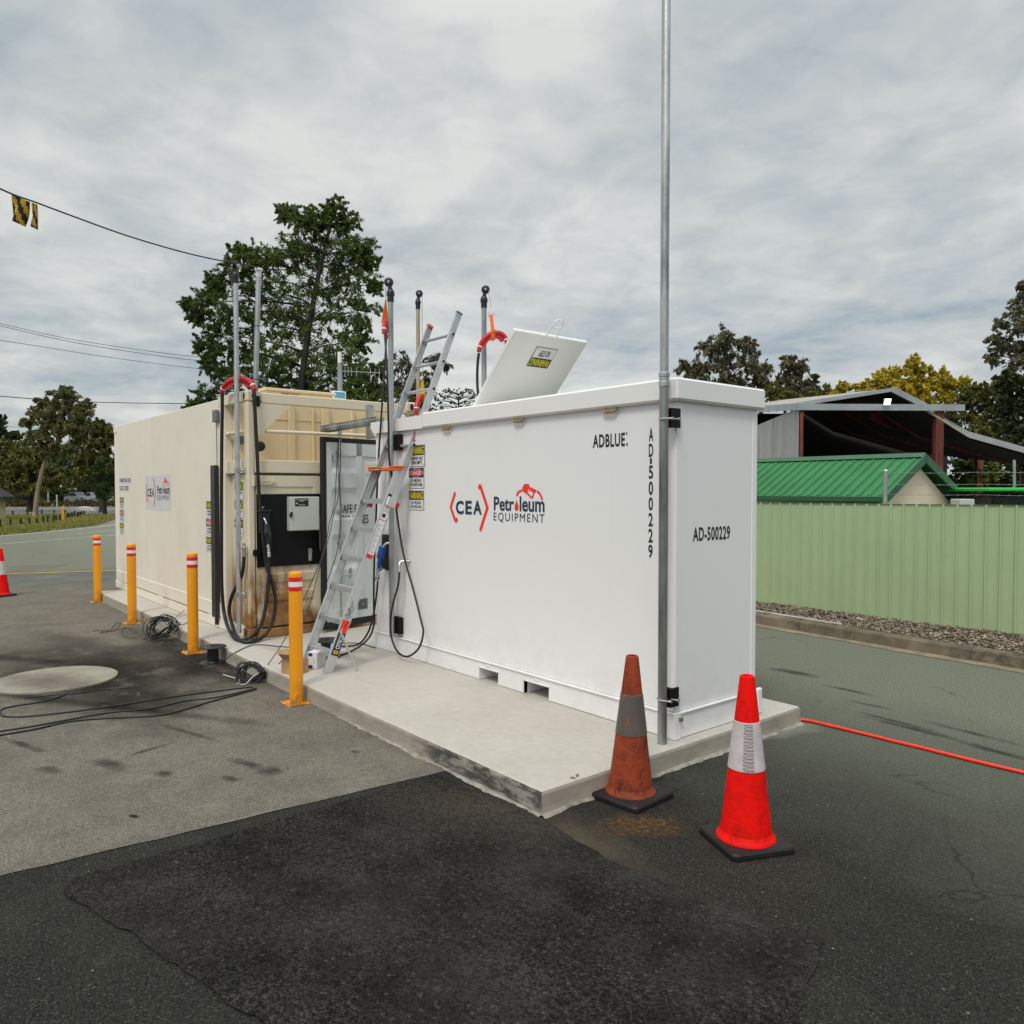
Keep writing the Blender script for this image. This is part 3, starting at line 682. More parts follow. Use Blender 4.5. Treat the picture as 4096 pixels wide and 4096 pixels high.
# ================================================================== WHITE TANK
TZ = ZS+2.264; TB = ZS+2.122; HB = .302
wt = thing('tank_container', (-L_/2, W_/2, ZS), 'white enamelled tank container with red and navy logo on the new concrete plinth', 'tank container')
b = MB()
b.box(-L_+.022, -.022, .022, W_-.022, HB, TB+.004, 0, .006)
for (x0, x1, y0, y1) in ((-.085, -.017, .017, .085), (-.085, -.017, W_-.085, W_-.017), (-L_+.017, -L_+.085, .017, .085)): b.box(x0, x1, y0, y1, HB, TB+.002, 0, .010)
b.box(-L_+.10, -L_+.30, .018, .03, HB+.02, TB-.04, 0, .004)          # cover panel at the service end
b.build('body', white, wt)
f = MB(); bw = .012
fx = [(-2.035, -1.782), (-1.469, -1.177)]
xs = [-L_+.06, fx[0][0], fx[0][1], fx[1][0], fx[1][1], -.06]
for i in range(0, 6, 2):
    f.box(xs[i], xs[i+1], bw, .05, ZS+.004, HB-.010, 0, .002)
    f.box(xs[i], xs[i+1], W_-.05, W_-bw, ZS+.004, HB-.010, 0, .002)
for a, c in fx:
    f.box(a, c, bw, .05, .238, HB-.010, 0, .001); f.box(a, c, W_-.05, W_-bw, .238, HB-.010)
    f.box(a-.006, a, .006, W_-.006, ZS+.004, .240); f.box(c, c+.006, .006, W_-.006, ZS+.004, .240)     # pocket cheeks
    f.box(a-.006, c+.006, .006, W_-.006, .236, .244)
    for k in (.0, ): f.prism([((a+c)/2-.03, bw, .262), ((a+c)/2+.03, bw, .262), ((a+c)/2, bw, HB-.012)], (0, -.006, 0))
f.box(-.06+.008, -.012, .05, W_-.05, ZS+.004, HB-.010, 0, .002)
f.box(-L_+.012, -L_+.05, .05, W_-.05, ZS+.004, HB-.010, 0, .002)
f.box(-L_, 0, -.002, W_+.002, HB-.012, HB, 0, .003)                     # ledge flange
for (x, y) in ((0, 0), (-L_, 0), (0, W_), (-L_, W_)):
    sx = -1 if x == 0 else 1; sy = 1 if y == 0 else -1
    f.box(min(x, x+sx*.062), max(x, x+sx*.062), min(y+sy*.0005, y+sy*.062), max(y+sy*.0005, y+sy*.062), ZS+.002, HB-.012, 0, .004)
f.build('base_frame', white, wt)
lg = MB(); lg.box(-.02, .010, W_-.03, W_+.026, ZS+.01, HB+.016, 0, .012); lg.build('lifting_lug', white, wt)
bo = MB(); p = onX(2600+333/2.76, 2600+765/2.76, 0); bo.lathe([(.014, 0), (.014, .016), (.010, .019)], (0, p.y, p.z), 6, 0, (1, 0, 0)); bo.build('bolt', greyplate, wt)
# lid: lower over the service end, chamfered lower corner there
xs_ = onY(1686, 1644, -.02).x
ld = MB()
ld.box(xs_, .02, -.02, W_+.02, TB, TZ, 0, .014)
ld.prism([(-L_-.02, -.016, TZ-.03), (xs_-.001, -.016, TZ-.022), (xs_-.001, -.016, TB+.001), (-L_+.035, -.016, TB+.001), (-L_-.02, -.016, TB+.055)], (0, W_+.032, 0))
ld.build('lid', whitelid, wt)
vt = MB(); p = onY(3110/1.61*0+1500+1545/1.61, 1500+52/1.61, .35); vt.lathe([(.07, 0), (.07, .02), (.05, .045), (.02, .05)], (p.x, .35, TZ-.002), 20); vt.build('vent_cap', whitelid, wt)
for x in (-2.491, -1.519, -.56):
    r_ = MB(); r_.tube(smooth_path([(x-.06, .0, TB+.01), (x-.058, -.003, TB-.012), (x-.04, -.006, TB-.027), (x+.04, -.006, TB-.027), (x+.058, -.003, TB-.012), (x+.06, 0, TB+.01)], 4), .0085, 8); r_.build('lifting_ring', goldring, wt)
# hatch lid standing open
ya = .17; h1 = onY(2063, 1322, ya); h0 = onY(1905, 1615, ya); h2 = onX(2352, 1378, h1.x)
wv = Vector((0, h2.y-ya, 0)); up = (h1-h0); k_ = (h1.z-TZ-.012)/up.z; h0 = h1-up*k_; un = up.normalized(); hn = wv.normalized().cross(un)*-1
if hn.x < 0: hn = -hn
ht = MB(); cen = (h0+h1+wv)/2-hn*.02; ht.obox(cen, wv.normalized(), un, hn, Vector((wv.length/2, (h1-h0).length/2, .02)), 0, .007)
hatch = ht.build('hatch', whitelid, wt)
hd = MB(); q = h1+wv*.45
hd.tube(smooth_path([q-wv*.05-un*.04, q-wv*.045+un*.07, q-wv*.03+un*.15, q+wv*.07+un*.15, q+wv*.085+un*.07, q+wv*.09-un*.04], 3), .007, 8); hd.tube([q-wv*.045+un*.085, q+wv*.085+un*.085], .006, 8)
hd.build('handle', whitelid, hatch)
d = Decal(h0+hn*.002, wv, un); ww, hh = wv.length, (h1-h0).length
if d.n.dot(hn) < 0: d = Decal(h0+wv+hn*.002, -wv, un)
def hp(u, v):     # picture point on the hatch face
    rr = ray(u, v); t = (h0+hn*.002-CAM).dot(hn)/rr.dot(hn); qq = CAM+rr*t-d.O; return qq.dot(d.U), qq.dot(d.V)
c4 = [hp(1480+x/2.1, 1080+y/2.1) for x, y in ((1405, 642), (1583, 670), (1485, 830), (1312, 803))]
u0 = (c4[0][0]+c4[3][0])/2; u1 = (c4[1][0]+c4[2][0])/2; v0 = (c4[2][1]+c4[3][1])/2; v1 = (c4[0][1]+c4[1][1])/2
warn(d, min(u0, u1), min(v0, v1), max(u0, u1), max(v0, v1), 'WARNING', ['NO STEP'], 1, 180); d.build('warning_sticker', hatch)
# printing on the long face
FY = .0205
def LD(): return Decal((0, FY, 0), (1, 0, 0), (0, 0, 1))
def lp2(u, v, y=FY): p = onY(u, v, y); return p.x, p.z
def z4(x, y): return 1200+x/2.76, 1400+y/2.76
for (xa, ya_, xb_, yb_, kd_, ln) in ((1203, 1050, 1380, 1285, 'WARNING', ['TRANSPORT ONLY', 'WHEN EMPTY']), (1202, 1297, 1371, 1528, 'DANGER', ['NO SMOKING', 'NO NAKED FLAME']), (1202, 1545, 1369, 1772, 'WARNING', ['NO WELDING', 'OR DRILLING'])):
    a = lp2(*z4(xa, (ya_+8))); c = lp2(*z4(xb_, yb_)); d = LD(); warn(d, a[0], c[1], c[0], a[1], kd_, ln); d.build('warning_sticker', wt)
d = LD(); z6 = lambda x, y: (1500+x/1.61, 1500+y/1.61)
a = lp2(*z6(1403, 470)); c = lp2(*z6(1610, 370)); d.text('ADBLUE', a[0], a[1], c[0], c[1], ink, 1, .022, 1.12)
a = lp2(*z6(1626, 445)); d.ell(a[0]-.004, a[1], .008, .012, ink, 1, 4); a = lp2(*z6(1621, 376)); d.rect(a[0]-.005, a[1]-.008, a[0]+.004, a[1]+.008, ink)
d.build('lettering', wt)
d = LD(); xl, xr = lp2(*z6(1762, 800))[0], lp2(*z6(1790, 800))[0]
for chh, (y0, y1) in zip('AD-500229', ((340, 427), (442, 527), (536, 572), (583, 668), (685, 772), (787, 872), (888, 974), (990, 1078), (1092, 1178))):
    zt, zb = lp2(*z6(1776, y0))[1], lp2(*z6(1776, y1))[1]
    if chh == '-': d.rect((xl+xr)/2-.008, zb, (xl+xr)/2+.008, zt, ink)
    else: d.text(chh, xl, zb, xr, zt, ink, 1, .018)
d.build('lettering', wt)
# number on the short face
p0, p1 = onX(2600+207/1.207, 1100+1287/1.207, -.0205), onX(2600+386/1.207, 1100+1210/1.207, -.0205)
d = Decal((-.0205, 0, 0), (0, 1, 0), (0, 0, 1)); d.text('AD-500229', p0.y, p0.z, p1.y, p1.z, ink, 1, .020, 1.1); d.build('lettering', wt)

# the company mark, drawn once in its own flat coordinates from the picture of the long face
Z8 = lambda x, y: lp2(1750+x/3.864, 1850+y/3.864)
LX0, LZ0 = Z8(190, 1050)[0], Z8(660, 1052)[1]; LX1, LZ1 = Z8(1660, 700)[0], Z8(1380, 330)[1]
def logo(d, ou, ov, su, sv, lay):
    def X(x, y): a, c = Z8(x, y); return ou+(a-LX0)*su, ov+(c-LZ0)*sv
    wd = .030*(su+sv)/2
    d.stroke([X(268, 480), X(205, 690), X(272, 892), X(300, 890)], wd, redink, lay); d.ell(*X(268, 480), wd/2, wd/2, redink, lay+.25, 14); d.ell(*X(293, 890), wd*.75, wd*.75, redink, lay+.25, 14)
    d.stroke([X(645, 377), X(668, 377), X(772, 700), X(666, 1035)], wd*1.08, redink, lay); d.ell(*X(655, 377), wd*.8, wd*.75, redink, lay+.25, 14); d.ell(*X(666, 1035), wd*.54, wd*.54, redink, lay+.25, 14)
    def T(t, a, b_, m, bold, sp=1.0): p_, q_ = X(*a), X(*b_); d.text(t, p_[0], p_[1], q_[0], q_[1], m, lay, bold, sp)
    T('C', (284, 797), (406, 592), navy, .035); T('E', (432, 800), (530, 592), navy, .035); T('A', (552, 803), (685, 592), navy, .035)
    T('Petr', (872, 742), (1184, 530), navy, .022); T('leum', (1270, 758), (1655, 524), navy, .022)
    T('EQUIPMENT', (868, 918), (1652, 800), navy, 0, 1.25)
    dp = [(1222, 570), (1236, 620), (1250, 665), (1254, 700), (1245, 735), (1222, 750), (1199, 735), (1190, 700), (1195, 665), (1209, 620)]
    d.poly([X(x, y) for x, y in dp][::-1], redink, lay)
    d.stroke([X(1222, 516), X(1250, 455), X(1302, 432)], wd*.62, redink, lay)
    gun = [(1342, 330), (1416, 333), (1422, 375), (1530, 422), (1520, 466), (1492, 460), (1468, 430), (1420, 405), (1396, 420), (1390, 495), (1308, 438), (1308, 400)]
    d.poly([X(x, y) for x, y in gun][::-1], redink, lay)
    d.stroke([X(1392, 480), X(1450, 540), (X(1470, 540)), X(1492, 455)], wd*.5, redink, lay+.25); d.stroke([X(1410, 440), X(1432, 425), X(1482, 455)], wd*.3, redink, lay+.5)
    d.stroke([X(1538, 442), X(1580, 478), X(1600, 520), X(1622, 578)], wd*.6, redink, lay)
d = LD(); logo(d, LX0, LZ0, 1, 1, 1); d.build('logo', wt)
# nozzle boot on the service end of the long face
nb = MB(); zz5 = lambda x, y: (1200+x/2.76, 2050+y/2.76)
a = onY(*zz5(955, 240), .018); c = onY(*zz5(1000, 635), .018)
nb.prism([(a.x, .018, a.z), (c.x+.02, .018, a.z), (c.x+.02, .018, c.z), (a.x-.02, .018, c.z+.02)], (0, -.05, 0))
nb.build('nozzle_boot', blackpl, wt)
for (u, v, w_, h_) in ((1590, 1770, .075, .15), (1592, 2500, .085, .16)):
    m_ = MB(); p = onY(u, v, 0); m_.box(p.x-.07, p.x+.07, -.03, .02, p.z-h_/2, p.z+h_/2, 0, .006); m_.build('mounting_bracket', blackpaint, wt)
for (u, v, s_) in ((2692, 1672, 1), (2690, 2790, 1)):
    m_ = MB(); p = onY(u, v, -.03); m_.box(-.045, .016, -.062, -.03, p.z-.06, p.z+.06, 0, .004); m_.box(.004, .016, -.03, .022, p.z-.06, p.z+.06, 0, .003); m_.build('mounting_bracket', blackpaint, wt)

# tall steel pole by the near corner
tp = onZ(2655, 2972, ZS); TX, TY = tp.x, tp.y; TY = -.092
pl = thing('steel_pole', (TX, TY, ZS), 'tall galvanised steel pole at the near corner of the white tank', 'pole')
m_ = MB(); m_.tube([(TX, TY, ZS), (TX, TY, 2.36)], .0285, 20); m_.build('lower_tube', galvdark, pl)
m_ = MB(); m_.tube([(TX, TY, 2.361), (TX, TY, 7.2)], .0262, 20); m_.build('upper_tube', galv, pl)
m_ = MB(); m_.lathe([(.030, 0), (.034, .004), (.034, .03), (.031, .034), (.031, .06), (.034, .064), (.034, .085), (.030, .09)], (TX, TY, 2.33), 24); m_.build('coupling', galv, pl)
for z in (2.145-.01, .43-.02):
    m_ = MB(); cxy = Vector((TX, TY, z)); arc = [cxy+Vector((.032*math.cos(t), .032*math.sin(t), 0)) for t in [R(-35-i*20) for i in range(10)]]
    pts = [arc[0]+Vector((.055, .05, 0))]+arc+[arc[-1]+Vector((.055, .05, 0))]
    pts = [Vector((TX+.075, TY-.008, z)), Vector((TX+.03, TY-.03, z)), Vector((TX-.005, TY-.034, z)), Vector((TX-.031, TY-.012, z)), Vector((TX-.028, TY+.018, z)), Vector((TX+.02, TY+.034, z)), Vector((TX+.085, TY+.05, z))]
    m_.tube(smooth_path(pts, 4), .005, 8)
    for e_ in (pts[0], pts[-1]): m_.tube([e_-Vector((.012, 0, 0)), e_+Vector((.004, 0, 0))], .009, 6)
    m_.build('clamp', chrome, pl)

# ------------------------------------------------------------------ hose poles with pulley heads
def hose_pole(x, y, z0, z1, r, mt, side, label, wheel=Vector((1, 0, 0))):
    t = thing('hose_pole', (x, y, z0), label, 'pole', 'hose support poles')
    m_ = MB(); m_.tube([(x, y, z0), (x, y, z1)], r, 16); m_.build('tube', mt, t)
    h = MB(); wv_ = wheel.normalized(); ax_ = Vector((-wv_.y, wv_.x, 0))
    h.lathe([(r*1.18, -.005), (r*1.18, .05), (r*1.42, .053), (r*1.42, .085), (r*1.05, .108), (r*.8, .112), (r*.8, .12)], (x, y, z1), 20)
    o = Vector((x, y, z1)); h.obox(o+wv_*side*.006+Vector((0, 0, .138)), wv_, ax_, Vector((0, 0, 1)), Vector((.018, .016, .035)), 0, .006)
    wc = o+wv_*side*.016+Vector((0, 0, .180)); h.lathe([(.026, -.020), (.041, -.016), (.043, -.006), (.034, 0), (.043, .006), (.041, .016), (.026, .020)], wc, 24, 0, ax_)
    hd_ = h.build('pulley_head', blackpl, t)
    q_ = MB(); q_.lathe([(.011, -.028), (.011, .028)], wc, 6, 0, ax_); q_.build('axle_bolt', chrome, hd_)
    return t, wc
VIEW = Vector((math.cos(YAW), math.sin(YAW), 0))
def clampz(t, x, y, z, to, m=chrome):
    c = MB(); p = Vector((x, y, z)); c.lathe([(.034, -.02), (.034, .02)], p, 14); dv = Vector(to)-p; c.tube([p, Vector(to)], .012, 8); c.box(to[0]-.02, to[0]+.02, to[1]-.02, to[1]+.02, z-.03, z+.03, 0, .004); c.build('clamp', m, t)
pw = onY(1569, 2540, -.06)
pole_w, wc_w = hose_pole(pw.x, -.062, onY(1569, 2545, -.062).z, onY(1566, 1205, -.062).z, .026, galv, -1, 'galvanised hose pole with black pulley head on the white tank behind the ladder', VIEW)
yb = -.822; xb = -4.922
pb = onY(954, 2530, yb-.07)
pole_b, wc_b = hose_pole(pb.x+.02, yb-.07, pb.z, onY(945, 1130, yb-.07).z, .0245, alud, .6, 'dull aluminium hose pole with black pulley head on the corner post of the beige tank', Vector((VIEW.y, -VIEW.x, 0)))
for z_ in (onY(975, 2375, yb-.03).z, onY(965, 1880, yb-.03).z): clampz(pole_b, pb.x+.02, yb-.07, z_, (pb.x+.05, yb+.0, z_))
# two more behind
pt_ = onY(1672, 1235, 1.25)
pole_t, wc_t = hose_pole(pt_.x, 1.25, ZS, pt_.z, .024, tanpole, 1, 'tan weathered hose pole with black pulley head seen between the ladder rails', VIEW)
pr_ = onY(1936, 1230, .99)
pole_r, wc_r = hose_pole(pr_.x, .99, ZS, pr_.z, .026, galv, 1, 'galvanised hose pole with black pulley head behind the open white hatch', VIEW)

# ------------------------------------------------------------------ hose hangers
def hanger(A, B, rise, top, strapm, label, r=.030, slen=.22):
    A, B, top = Vector(A), Vector(B), Vector(top); n_ = 18; pts = []
    for i in range(n_+1):
        a = math.pi*i/n_; mid = (A+B)/2; pts.append(mid+(A-mid)*math.cos(a)+Vector((0, 0, rise*math.sin(a))))
    apex = pts[n_//2]
    t = thing('hose_hanger', apex, label, 'hose hanger', 'red hose hangers')
    m_ = MB(); m_.tube(pts, r, 10, flat=.9)
    side = (B-A).normalized(); nrm = side.cross(Vector((0, 0, 1))).normalized()
    inner = [p-Vector((0, 0, r*.5)) for p in pts]; low = [(p*.55+((A+B)/2+Vector((0, 0, rise*.20)))*.45) for p in pts]
    for i in range(2, n_-2): m_.prism([inner[i]-nrm*.008, inner[i+1]-nrm*.008, low[i+1]-nrm*.008, low[i]-nrm*.008], nrm*.016)
    sd = m_.build('saddle', saddle, t)
    for k in (2, n_-2):
        s = MB(); tt = (pts[k+1]-pts[k-1]).normalized(); s.lathe([(r*1.05, -.007), (r*1.05, .007)], pts[k], 14, 0, tt); s.build('clip', whitep, sd)
    st = MB(); s0 = apex; dv = top-apex; s1 = apex+dv.normalized()*min(slen, dv.length-.1); dv = (s1-s0); wv_ = side*.016
    st.add([s0-wv_-nrm*.034, s0+wv_-nrm*.034, s0+wv_+nrm*.034, s0-wv_+nrm*.034, s1-wv_, s1+wv_], [[0, 1, 5, 4], [2, 3, 4, 5], [1, 2, 5], [0, 4, 3]])
    for dz in (0, ): st.obox(s0+Vector((0, 0, -.02)), side, nrm, Vector((0, 0, 1)), Vector((.022, r*1.12, .05)), 0, .004)
    st.build('strap', strapm, t)
    c = MB(); tri = [s1+Vector((0, 0, -.01))-side*.03, s1+Vector((0, 0, -.01))+side*.03, s1+Vector((0, 0, .07)), s1+Vector((0, 0, -.01))-side*.03]; c.tube(tri, .004, 6); c.build('shackle', chrome, t); c = MB(); c.tube([s1+Vector((0, 0, .068)), top], .003, 6); c.build('cable', galvdark, t)
    return apex
# beige side
HA, HBb = onY(889, 1572, yb-.09), onX(1016, 1560, xb+.05)
hanger(HA, HBb, .135, wc_b+Vector((.0, -.05, -.02)), yellowweb, 'red hose hanger on a long yellow strap at the corner of the beige tank')
# white side: seen end on
hA, hB = onY(1536, 1350, -.17), onY(1546, 1330, .02)
rw_ = ray(1541, 1345); rw_ = Vector((rw_.x, rw_.y, 0)).normalized(); cw_ = onY(1541, 1345, -.06); WA, WB = cw_-rw_*.125+VIEW*-.012, cw_+rw_*.125+VIEW*.012
hanger(WA, WB, .13, wc_w+Vector((-.05, 0, -.02)), orange, 'red hose hanger seen edge on beside the pole at the ladder', .022)
RA, RB = onY(1916, 1408, .80), onY(2028, 1378, 1.02)
hanger(RA, RB, .15, wc_r+Vector((.05, -.0, -.02)), orange, 'red hose hanger on an orange strap beside the open hatch', .024)
TA, TB_ = onY(1642, 1740, 1.05), onY(1722, 1640, 1.2)
hanger(onY(1664, 1660, 1.0), onY(1716, 1655, 1.3), .22, wc_t+Vector((.06, 0, -.02)), yellowweb, 'dark red hose hanger low behind the ladder above the white lid')

# ------------------------------------------------------------------ hoses
def nozzle(t, tip, body, tail, m, mb_sp=alu):
    """spout tip, grip top, swivel"""
    tip, body, tail = Vector(tip), Vector(body), Vector(tail)
    b_ = MB(); ax_ = (tail-body).normalized(); b_.tube(smooth_path([body-ax_*.02, body+ax_*.03, body+ax_*.09, body.lerp(tail, .7), tail], 3), [.030]*4+[.034]*3+[.022]*3+[.017]*2+[.016], 12, flat=1.15)
    nz_ = b_.build('nozzle', m, t)
    s = MB(); s.tube(smooth_path([body, body.lerp(tip, .5)+Vector((0, 0, .02)), tip], 4), .011, 10); s.build('spout', mb_sp, nz_)
    g_ = MB(); sd = ax_.cross(Vector((0, 1, 0))).normalized(); g_.tube(smooth_path([body+ax_*.06+sd*.03, body+ax_*.09+sd*.075, body.lerp(tail, .75)+sd*.07, tail-ax_*.01+sd*.016], 4), .007, 8); g_.build('trigger_guard', blackpl, nz_)
    w_ = MB(); w_.lathe([(.017, -.03), (.020, -.02), (.020, .0), (.016, .01), (.016, .05), (.019, .055), (.019, .10)], tail, 12, 0, ax_); w_.build('swivel', chrome, nz_)
def zz3(x, y): return 700+x/2.415, 1900+y/2.415
# white side hose: elbow > loop > hanger > ground coil > nozzle
rw = .0095; yy = -.075
Ps = [(1612, 2246, .0), (1600, 2250, -.05), (1597, 2275, -.075), (1597, 2300, -.08), (1591, 2347, -.09), (1573, 2412, -.11), (1562, 2485, -.115), (1566, 2550, -.115), (1591, 2608, -.115), (1631, 2626, -.11), (1675, 2593, -.10), (1693, 2532, -.09), (1685, 2485, -.08), (1653, 2358, -.07), (1613, 2213, -.07), (1587, 2050, -.08), (1577, 1960, -.10), (1557, 1835, -.14), (1554, 1700, -.16), (1547, 1450, -.18)]
pp = [onY(*q) for q in Ps]
arc = []
for i in range(9):
    a = math.pi*(.12+.76*i/8); mid = (WA+WB)/2; arc.append(mid+(WA-mid)*math.cos(a)+Vector((0, 0, .13*math.sin(a))))
dn = [onY(*q) for q in [(1540, 1450, .02), (1527, 1640, -.03), (1513, 1850, -.05), (1505, 2050, -.06), (1497, 2250, -.06), (1495, 2400, -.06), (1497, 2470, -.05), (1494, 2508, -.06), (1478, 2548, -.10), (1446, 2580, -.2)]]
gr = [onZ(1402, 2606, ZS+.012), onZ(1350, 2622, ZS+.012), onZ(1290, 2612, ZS+.012), onZ(1270, 2590, ZS+.012), onZ(1320, 2588, ZS+.012), onZ(1392, 2584, ZS+.014)]
upn = [onY(*q) for q in [(1432, 2578, -.16), (1462, 2548, -.10), (1484, 2500, -.08), (1499, 2430, -.08), (1507, 2370, -.08), (1511, 2325, -.08)]]
t = thing('fuel_hose', pp[0], 'slim black hose with blue nozzle looping down the service end of the white tank', 'hose', 'fuel hoses')
m_ = MB(); m_.tube(smooth_path(pp+arc+dn+gr+upn, 5), rw, 10); m_.build('hose', black, t)
m_ = MB(); m_.tube(smooth_path([onY(1640, 2244, .02), onY(1620, 2246, -.02), onY(1604, 2247, -.05), onY(1597, 2262, -.072), onY(1597, 2290, -.08)], 4), .016, 12); m_.build('elbow', chrome, t)
nzb = onY(1528, 2195, -.085); nozzle(t, onY(1558, 2172, -.03), nzb, onY(1513, 2283, -.085), blue)
c = MB(); c.lathe([(.014, 0), (.014, .07), (.012, .08)], onY(1512, 2318, -.08), 12); c.build('cuff', blue, t)
# beige side hose
rb = .0185
A_ = [onY(u, v, yb-.09) for u, v in [(889, 1590), (889, 1648), (887, 1780), (886, 1990), (886, 2150), (886, 2273), (889, 2376), (900, 2471)]]
A2 = [onZ(926, 2537, ZS+.05), onZ(957, 2560, ZS+.022), onZ(1000, 2550, ZS+.04)]
A3 = [onX(u, v, xb+.13) for u, v in [(1036, 2516), (1056, 2459), (1070, 2376), (1075, 2293), (1074, 2225)]]
Bd = [onX(u, v, xb+.06) for u, v in [(1017, 1575), (1020, 1648), (1028, 1804), (1034, 1940), (1044, 2066), (1054, 2169), (1064, 2252)]]+[onX(u, v, xb+.12) for u, v in [(1081, 2306), (1095, 2355), (1102, 2405), (1096, 2463), (1082, 2506)]]
B2 = [onZ(1052, 2548, ZS+.04), onZ(1010, 2566, ZS+.022), onZ(975, 2566, ZS+.024), onZ(944, 2543, ZS+.05)]
B3 = [onY(u, v, yb-.045) for u, v in [(925, 2486), (917, 2438), (926, 2389), (944, 2350), (964, 2310), (974, 2265), (976, 2215)]]
mid = (HA+HBb)/2; arcb = [mid+(HA-mid)*math.cos(math.pi*i/10)+Vector((0, 0, .125*math.sin(math.pi*i/10))) for i in range(1, 10)]
t = thing('fuel_hose', B3[-1], 'thick black hose with black nozzle draped in loops round the corner of the beige tank', 'hose', 'fuel hoses')
m_ = MB(); m_.tube(smooth_path(list(reversed(B3))+list(reversed(B2))+list(reversed(Bd))+list(reversed(arcb))+A_+A2+A3, 5), rb, 12); m_.build('hose', black, t)
m_ = MB(); m_.lathe([(.021, 0), (.021, .07), (.026, .075), (.026, .10), (.016, .105), (.016, .14)], B3[-1]-Vector((0, 0, .03)), 12); m_.build('coupling', chrome, t)
nozzle(t, onX(1052, 2070, xb+.05), onX(1068, 2105, xb+.10), onX(1074, 2190, xb+.13), blackpl, chrome)
# hose behind the hatch
hp_ = [RA+Vector((0, 0, -.01)), onY(1911, 1450, .80), onY(1909, 1520, .80), onY(1914, 1590, .80), onY(1930, 1690, .82)]
tag(MB().tube(smooth_path(hp_, 5), .014, 10).build('fuel_hose', black), 'black hose hanging from the red hanger behind the open hatch', 'hose', 'fuel hoses')

# ================================================================== BEIGE TANK
xf = -10.65; yB = 1.25; zt = 2.722; x1 = -5.62
bt = thing('tank_container', ((xf+xb)/2, (yb+yB)/2, ZS), 'beige shipping container tank with open service bay, rusty corner and black dispenser door', 'tank container')
b = MB()
b.box(xf+.02, x1, yb+.004, yB, .262, zt-.004, 0, .006)
b.box(xf+.10, x1-.10, yb-.004, yb+.02, .262, .415, 0, .004)                    # skirt fold
b.box(xf+.16, x1, yb+.03, yB-.03, ZS+.02, .27)                                # underframe in shade
b.build('body', beige, bt)
f = MB()
f.box(xf+.15, -5.03, yb, yb+.10, ZS+.003, .236, 0, .004)                       # bottom rail
for a, c in ((xf+.1, -10.08), (-8.297, -8.045), (-6.198, x1-.001)): f.box(a, c, yb+.002, yb+.028, .236, .264)
f.box(xf, xf+.12, yb-.002, yb+.12, ZS+.1, zt-.11, 0, .008)                      # far corner post
f.box(xf-.02, xf+.16, yb-.010, yb+.15, zt-.118, zt+.004, 0, .012); f.box(xf-.02, xf+.16, yb-.010, yb+.15, ZS+.001, ZS+.119, 0, .012)
f.box(-5.74, -5.605, yb-.003, yb+.09, .237, zt, 0, .006)                       # post before the bay
f.build('side_frame', beige, bt)
f = MB()
f.box(-5.025, xb, yb-.001, yb+.078, ZS+.11, zt-.10, 0, .014)                    # near corner post
f.box(-5.80, -5.08, yb-.002, yb+.07, 2.628, zt+.02, 0, .006)                    # short top beam
f.box(-5.01, xb+.001, yb+.155, yB, 2.612, zt, 0, .008)                          # end top beam
f.box(-5.60, -5.02, yb+.002, yb+.07, 1.878, 2.020, 0, .006)                     # mid beam, side
f.box(-5.01, xb+.003, yb+.078, yB, 1.882, 2.017, 0, .006)                       # mid beam, end
f.box(-5.02, xb+.002, yb+.10, yB, ZS+.003, .228, 0, .006)                       # sill
f.prism([(xb-.012, yb+.08, 2.612), (xb-.012, -.331, 2.612), (xb-.012, yb+.08, 2.232)], (.008, 0, 0))
f.tube([(-5.60, yb+.03, 2.318), (-5.02, yb+.03, 2.318)], .021, 12); f.tube([(xb-.03, -.62, 2.320), (xb-.03, yB, 2.332)], .0205, 12)
f.box(-5.04, -4.97, yB-.08, yB, ZS+.1, zt, 0, .01)
f.build('end_frame', beigee, bt)
def casting(x0, y0, z0):
    c = MB(); c.box(x0, x0+.165, y0, y0+.155, z0, z0+.118, 0, .016); o = c.build('corner_casting', beigee, bt)
    if True:
        for (cx_, cy_, u_, n_) in ((x0+.085, y0-.0015, Vector((1, 0, 0)), Vector((0, -1, 0))), (x0+.1665, y0+.078, Vector((0, 1, 0)), Vector((1, 0, 0)))):
            h = MB(); h.poly([Vector((cx_, cy_, z0+.059))+u_*.026*math.cos(k*math.pi/10)+Vector((0, 0, .040*math.sin(k*math.pi/10))) for k in range(20)])
            h.build('casting_hole', pbr('dark hollow', (.03, .026, .02), .8), o)
casting(xb-.160, yb-.006, ZS+.002); casting(xb-.160, yb-.006, zt-.10); casting(xb-.150, yB-.16, zt-.09)
# walls behind the open bay, ribs, floor shelf
w_ = MB(); w_.box(-5.50, -5.44, yb+.11, yB-.01, 1.95, zt-.05)
for y0, wd in ((-.16, .075), (.125, .022), (.245, .10), (.62, .05), (.90, .07)): q_ = MB(); q_.box(-5.439, -5.395, y0, y0+wd, 1.953, zt-.05, 0, .008); q_.build('bay_rib', beiget, bt)
w_.box(-5.445, -5.43, yb+.30, yB-.01, 2.50, 2.506)
w_.box(-5.61, -5.03, yb+.08, yB-.01, 1.94, 1.952); w_.box(-5.61, -5.50, yb+.09, yb+.2, 1.95, zt-.06)
w_.build('bay_wall', beiget, bt)
r_ = MB(); r_.box(-5.61, -5.025, yb+.075, yb+.10, .238, 1.878)
for x0 in (-5.54, -5.30): r_.prism([(x0, yb+.0751, .24), (x0+.05, yb+.05, .24), (x0+.14, yb+.05, .24), (x0+.17, yb+.0751, .24)], (0, 0, 1.63))
r_.build('recessed_panel', beigee, bt)
